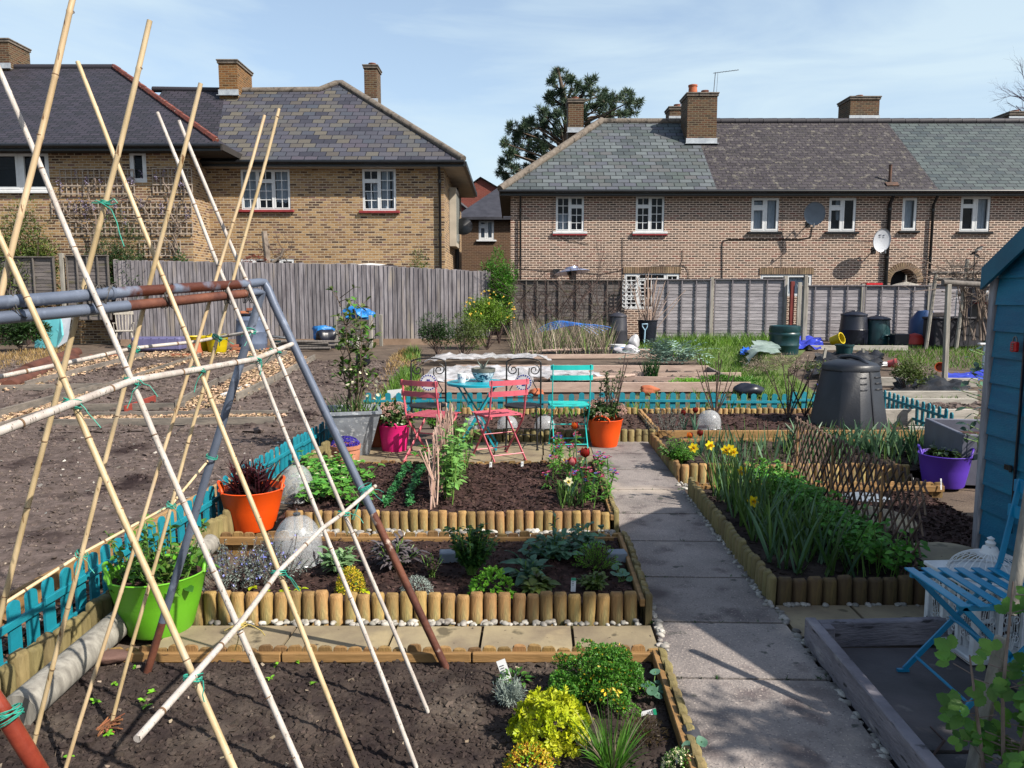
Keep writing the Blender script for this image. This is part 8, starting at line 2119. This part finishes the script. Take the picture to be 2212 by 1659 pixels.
tie('green twine wound round the red pipe in the lower left corner', P(20, 1545, 1.75), .026, P(20, 1560, 1.75) - P(-330, 700, 1.9), 7, 3)
tie('pale yellow lashing of the lower rail on the bleached cane', on('Fb', 1352, -.012), .02, dirof('Fb') + V((.3, 0, 0)), 4, 3, M('yellow_twine', '#8a7a40', '#a08e50', 20, .7)); bpy.data.objects[-1]
c = on('Bb', 440, -.0); k = MB(); ax = dirof('Bb').normalized(); s, u = basis(ax)
for i in range(3): k.tube([(s * math.cos(a) + u * math.sin(a)) * .0135 + ax * (i * .004) for a in [2 * PI * j / 14 for j in range(15)]], .0018, 5, cap=False)
k.tube([V((.01, -.015, 0)), V((.04, -.02, .012)), V((.05, -.02, .0)), V((.03, -.02, -.006)), V((.005, -.015, 0))], .0018, 5); k.tube([V((-.005, -.015, 0)), V((-.03, -.02, .0)), V((-.015, -.02, .008)), V((.0, -.015, 0))], .0018, 5)
k.tube([V((.0, -.015, 0)), V((.03, -.02, -.02)), V((.045, -.02, -.06)), V((.05, -.02, -.09)), V((.062, -.02, -.13))], .0018, 5)
tag(k.build('twine_tie', m_twine, loc=c), 'bow of green twine with a long hanging tail, high on a back cane', 'twine tie', 'green twine lashings')
for i, (px, lab) in enumerate(((45, 'dark wire binding at the nearest cane crossing'), (206, 'dark wire binding round the grey pipes at the second crossing'), (363, 'dark wire binding where the pipes turn rusty'), (494, 'dark wire binding on the rusty pipes'), (539, 'dark wire binding at the elbow end of the pipes'), (240, 'dark wire knot at the pipe joint'))):
 c = rp(px, 655 - px * .045); k = MB()
 for j in range(4):
  w_ = R.uniform(-.01, .01); k.tube([V((w_ + .012 * math.cos(a) * (j % 2 * 2 - 1), -.027 * math.sin(a) - .006, .043 * math.cos(a))) for a in [2 * PI * q / 16 for q in range(17)]], .0017, 4, cap=False)
 tag(k.build('wire_tie', m_wire, loc=c), lab, 'wire tie', 'dark wire bindings on the ridge pipes')
m_shed = M('blue_shed_paint', '#085878', '#0a6884', 2.5, .55, bump=.35, bsc=40, stretch=(1, 1.0, 6), isl=.12, spots=[('#085070', 3, .58, .15)]); m_trim = M('grey_shed_trim', '#77757a', '#97959a', 4, .8, bump=.4, stretch=(5, 5, .7))
SX, Y0s, Y1s, ze, zr = 2.88, 1.96, 4.58, 1.76, 2.54
t = thing('garden_shed', 'teal-blue wooden shed with overlapping boards at the right edge', 'shed', (0, 0, 0)); k = MB()
ymid = (Y0s + Y1s) / 2; z = .0; bh = .155
def gz_w(z):
 return (Y0s, Y1s) if z <= ze else (Y0s + (z - ze) / (zr - ze) * (ymid - Y0s), Y1s - (z - ze) / (zr - ze) * (Y1s - ymid))
while z < zr - .05:
 a0, a1 = gz_w(z); b0, b1 = gz_w(min(z + bh + .012, zr)); zz = min(z + bh + .012, zr); dd = .016
 for (x_lo, x_hi) in ((SX - dd, SX),):
  k.add([(x_lo, a0, z), (x_lo, a1, z), (x_hi, b1, zz), (x_hi, b0, zz), (SX + .02, a0, z), (SX + .02, a1, z)], [(0, 1, 2, 3), (0, 4, 5, 1)])
 if z < ze:
  k.add([(SX, Y1s + dd, z), (SX + 2.2, Y1s + dd, z), (SX + 2.2, Y1s, zz), (SX, Y1s, zz), (SX, Y1s - .02, z), (SX + 2.2, Y1s - .02, z)], [(0, 1, 2, 3), (0, 4, 5, 1)]); k.add([(SX, Y0s - dd, z), (SX + 2.2, Y0s - dd, z), (SX + 2.2, Y0s, zz), (SX, Y0s, zz)], [(0, 1, 2, 3)])
 z += bh
k.build('wall', m_shed, t, fix=False)
k = MB()
for (ya, yb) in ((Y1s + .05, ymid), (Y0s - .05, ymid)):
 za = ze - .05 * (zr - ze) / (ymid - Y0s) + .03; vs = [V((SX - .06, ya, za)), V((SX + 2.4, ya, za)), V((SX + 2.4, yb, zr + .03)), V((SX - .06, yb, zr + .03))]; k.add(vs + [v - UP * .03 for v in vs], [(0, 1, 2, 3), (4, 5, 6, 7), (0, 1, 5, 4), (1, 2, 6, 5), (3, 2, 6, 7), (0, 3, 7, 4)])
k.build('roof', M('roof_felt', '#1c2a30', '#26363c', 4, .9), t); k = MB()
for (ya, yb) in ((Y1s + .06, ymid), (Y0s - .06, ymid)):
 za = ze - .06 * (zr - ze) / (ymid - Y0s) - .03; k.beam((SX - .14, ya, za), (SX - .14, yb, zr - .03), .13, .022) if 0 else k.add([V((x, y_, z_)) for x in (SX - .075, SX - .055) for (y_, z_) in ((ya, za - .055), (ya, za + .075), (yb, zr + .045), (yb, zr - .085))], [(0, 1, 2, 3), (4, 5, 6, 7), (0, 1, 5, 4), (1, 2, 6, 5), (2, 3, 7, 6), (3, 0, 4, 7)])
k.build('bargeboard', M('bargeboard_paint', '#085068', '#0a5c74', 4, .5, bump=.2), t); k = MB(); k.box((SX + .0, Y1s + .035, ze / 2 + .0), (.05, .04, ze - .1), b=.004); k.build('corner_trim', m_trim, t)
k = MB(); k.box((SX - .022, 4.28, 1.0), (.012, .012, 1.5)); k.build('door_edge', m_nbin, t); k = MB(); k.box((SX - .026, 4.34, .62), (.006, .06, .03)); k.tube([(SX - .03, 4.31, .60), (SX - .03, 4.31, .64)], .008, 8); k.build('hinge', m_iron, t)
p = P(2205, 737, 4.36); t = thing('padlock', 'red combination padlock hanging on the shed door', 'padlock', V((SX - .045, 4.33, p.z - .03)))
k = MB(); k.box((0, 0, 0), (.026, .048, .058), b=.006); k.build('body', M('padlock_red', '#a01414', '#b01a1a', 8, .35), t); k = MB(); k.tube([V((0, .016 * math.cos(a), .028 + .03 * math.sin(a))) for a in [PI * i / 10 for i in range(11)]], .0045, 8); k.build('shackle', m_metal, t, smooth=60); k = MB()
for i in range(4): k.box((-.015, -.004, .018 - i * .012), (.008, .014, .007), b=.002)
k.build('dials', m_metal, t)
k = MB(); tf = thing('timber_kerb', 'weathered grey timber frame on edge beside the concrete path', 'timber edging', (0, 0, 0)); k.beam(W(1.262, 1.2, .065), W(1.262, 3.40, .065), .05, .13, b=.005); k.build('plank', m_sleeper, tf); k = MB(); k.beam(W(1.29, 3.375, .06), W(2.02, 3.42, .06), .045, .12, b=.005); k.build('plank', m_sleeper, tf); k = MB(); q = W(1.315, 3.325, .062); k.box(q, (.05, .05, .118), b=.004); k.build('corner_block', m_sleeper, tf)
m_cage = M('chipped_white_metal', '#b4b6b8', '#c8cacc', 14, .5, bump=.15, spots=[('#3a3432', 34, .70, .02)])
t = thing('cage_lantern', 'ornate white metal cage lantern with a wire dome behind the blue chair', 'lantern', (2.17, 3.38, .006), rad(4)); k = MB(); hw, hb = .165, .30
k.box((0, 0, .018), (.40, .40, .03), b=.005); k.build('base', m_cage, t); k = MB(); k.box((0, 0, hb + .03), (.38, .38, .02), b=.004); k.build('top', m_cage, t); k = MB()
for sx in (-1, 1):
 for sy in (-1, 1): k.box((sx * hw, sy * hw, hb / 2 + .03), (.028, .028, hb), b=.003)
for s in (-1, 1):
 for q in (-.055, .055): k.box((q, s * hw, hb / 2 + .03), (.02, .018, hb)); k.box((s * hw, q, hb / 2 + .03), (.018, .02, hb))
k.build('posts', m_cage, t); k = MB()
for side in range(4):
 m = Matrix.Rotation(side * PI / 2, 3, 'Z')
 for cx in (-.11, 0, .11):
  for zz, sg in ((.10, 1), (.19, -1), (.27, 1)):
   for q in (-1, 1): k.tube([m @ v for v in spiral((cx + q * .019, -hw, zz), .021, 1.2, PI / 2 if sg > 0 else -PI / 2, -q * sg, 12)], .0022, 4, cap=False)
  for q in (-.03, -.015, 0, .015, .03): k.tube([m @ V((cx + q * .3, -hw, .05)), m @ V((cx + q, -hw, .14)), m @ V((cx + q * .4, -hw, .3))], .0016, 4, cap=False)
k.build('scrollwork', m_cage, t); k = MB()
for i in range(30): a = 2 * PI * i / 30; k.tube([V((.165 * math.cos(a) * math.cos(b_), .165 * math.sin(a) * math.cos(b_), hb + .04 + .10 * math.sin(b_))) for b_ in [PI / 2 * j / 8 for j in range(8)]], .0022, 4, cap=False)
k.tube([V((.167 * math.cos(a), .167 * math.sin(a), hb + .045)) for a in [2 * PI * i / 30 for i in range(31)]], .004, 5, cap=False); d = k.build('wire_dome', m_cage, t); k = MB(); k.lathe([(.05, hb + .12), (.035, hb + .15), (.03, hb + .165), (.018, hb + .17), (.022, hb + .185), (.012, hb + .195), (.016, hb + .205), (.0, hb + .215)], 16); k.build('finial', m_cage, t, smooth=50)
k = MB(); k.tube([G(2005, 1645, .008), G(2040, 1600, .02), G(2010, 1570, .02)], [.004, .005, .003], 5); tag(k.build('dry_twig', m_twigd), 'curved dry twig on the dark concrete near the blue chair', 'twig')
pb = P(2096, 1690, 2.35); k = MB(); k.beam((0, 0, 0), P(2165, 1375, 2.42) - pb, .038, .03, b=.004); tag(k.build('wooden_stake', m_post, loc=pb), 'leaning grey stake low among the raspberry leaves', 'stake')
pb = P(2183, 1330, 2.5); q = P(2222, 1085, 2.6) - pb; k = MB(); k.tube([q * 1.6, q * .05, q * .01, V((0, 0, 0))], [.02, .02, .016, .004], 10); tag(k.build('pole_handle', m_post, loc=pb, smooth=50), 'round-ended pale grey handle sloping in front of the blue chair back', 'handle')
t = thing('raspberry', 'raspberry plant with bright serrated leaves in the lower right corner', 'plant', (1.61, 2.2, 0)); k = MB(); s_ = MB()
def rasp(c, d, L_):
 nn = (UP * .7 + V((-.3, -.6, 0)) + rdir() * .4).normalized(); d = (d - nn * d.dot(nn)).normalized(); s = d.cross(nn)
 for q, sc2 in ((0, 1), (1, .8), (-1, .8)):
  dd = (d + s * q * 1.1).normalized(); sd = dd.cross(nn); Lx = L_ * sc2; n = 9; o = c + dd * .012; L1, R1, M1 = [], [], []
  for j in range(n + 1):
   u = j / n; wd = Lx * .36 * math.sin(PI * min(1, u * .95 + .06)) ** .8 * (1 + (.12 if j % 2 else -.10)); mid = o + dd * Lx * u - nn * (.25 * Lx * u * u); rz_ = nn * (.10 * wd + .012 * Lx * (j % 2)); M1.append(mid); L1.append(mid - sd * wd + rz_); R1.append(mid + sd * wd + rz_)
  vs = [v for tri in zip(L1, M1, R1) for v in tri]; k.add(vs, [(3 * j + a, 3 * j + a + 1, 3 * j + a + 4, 3 * j + a + 3) for j in range(n) for a in (0, 1)], R.choice((0, 0, 1)))
for i in range(15):
 b = V((R.uniform(-.10, .3), R.uniform(-.15, .15), 0)); h = R.uniform(.4, .78); tp = b + V((R.uniform(-.12, .1), R.uniform(-.1, .1), h)); s_.tube([b, b.lerp(tp, .5) + rdir() * .02, tp], [.007, .006, .003], 6)
 for j in range(14): q = R.uniform(.2, 1.0); a = R.uniform(0, 6.28); d = V((math.cos(a), math.sin(a), .2)).normalized(); c = b.lerp(tp, q) + d * .06; s_.tube([b.lerp(tp, q), c], .002, 4, cap=False); rasp(c, d, R.uniform(.036, .062))
k.build('leaves', [LEAF('raspberry_leaf', '#446c24', '#608a34', 7, isl=.25, tr=.3), m_gr1], t, fix=False); s_.build('canes', m_twig, t)
t = thing('added_shade_tree', 'unseen leafy tree added beyond the right edge to shade the herb bed', 'tree', (6.55, .34, 0)); k = MB(); k.tube([(0, 0, 0), (.05, 0, 3), (0, 0, 6.2)], [.12, .1, .04], 8); k.build('trunk', m_bark, t); k = MB(); cloud(k, (0, 0, 6.3), (.8, .8, 1.0), 5200, .15, .08, 0, 16, shell=.1); k.build('crown', m_leafy, t, fix=False)  # out-of-view tree, added so its crown throws shade on the herb bed
t = thing('added_shade_shrub', 'unseen shrub added beyond the lower right corner to shade the near end of the path', 'shrub', (3.68, .98, 0)); k = MB(); k.tube([(0, 0, 0), (.03, 0, 1.4), (0, 0, 2.6)], [.05, .04, .02], 7); k.build('trunk', m_bark, t); k = MB(); cloud(k, (0, 0, 2.65), (.6, .5, .5), 1900, .11, .06, 0, 12, shell=.1); k.build('foliage', m_leafy, t, fix=False)  # unseen shrub put in to cast shade over the near path slabs
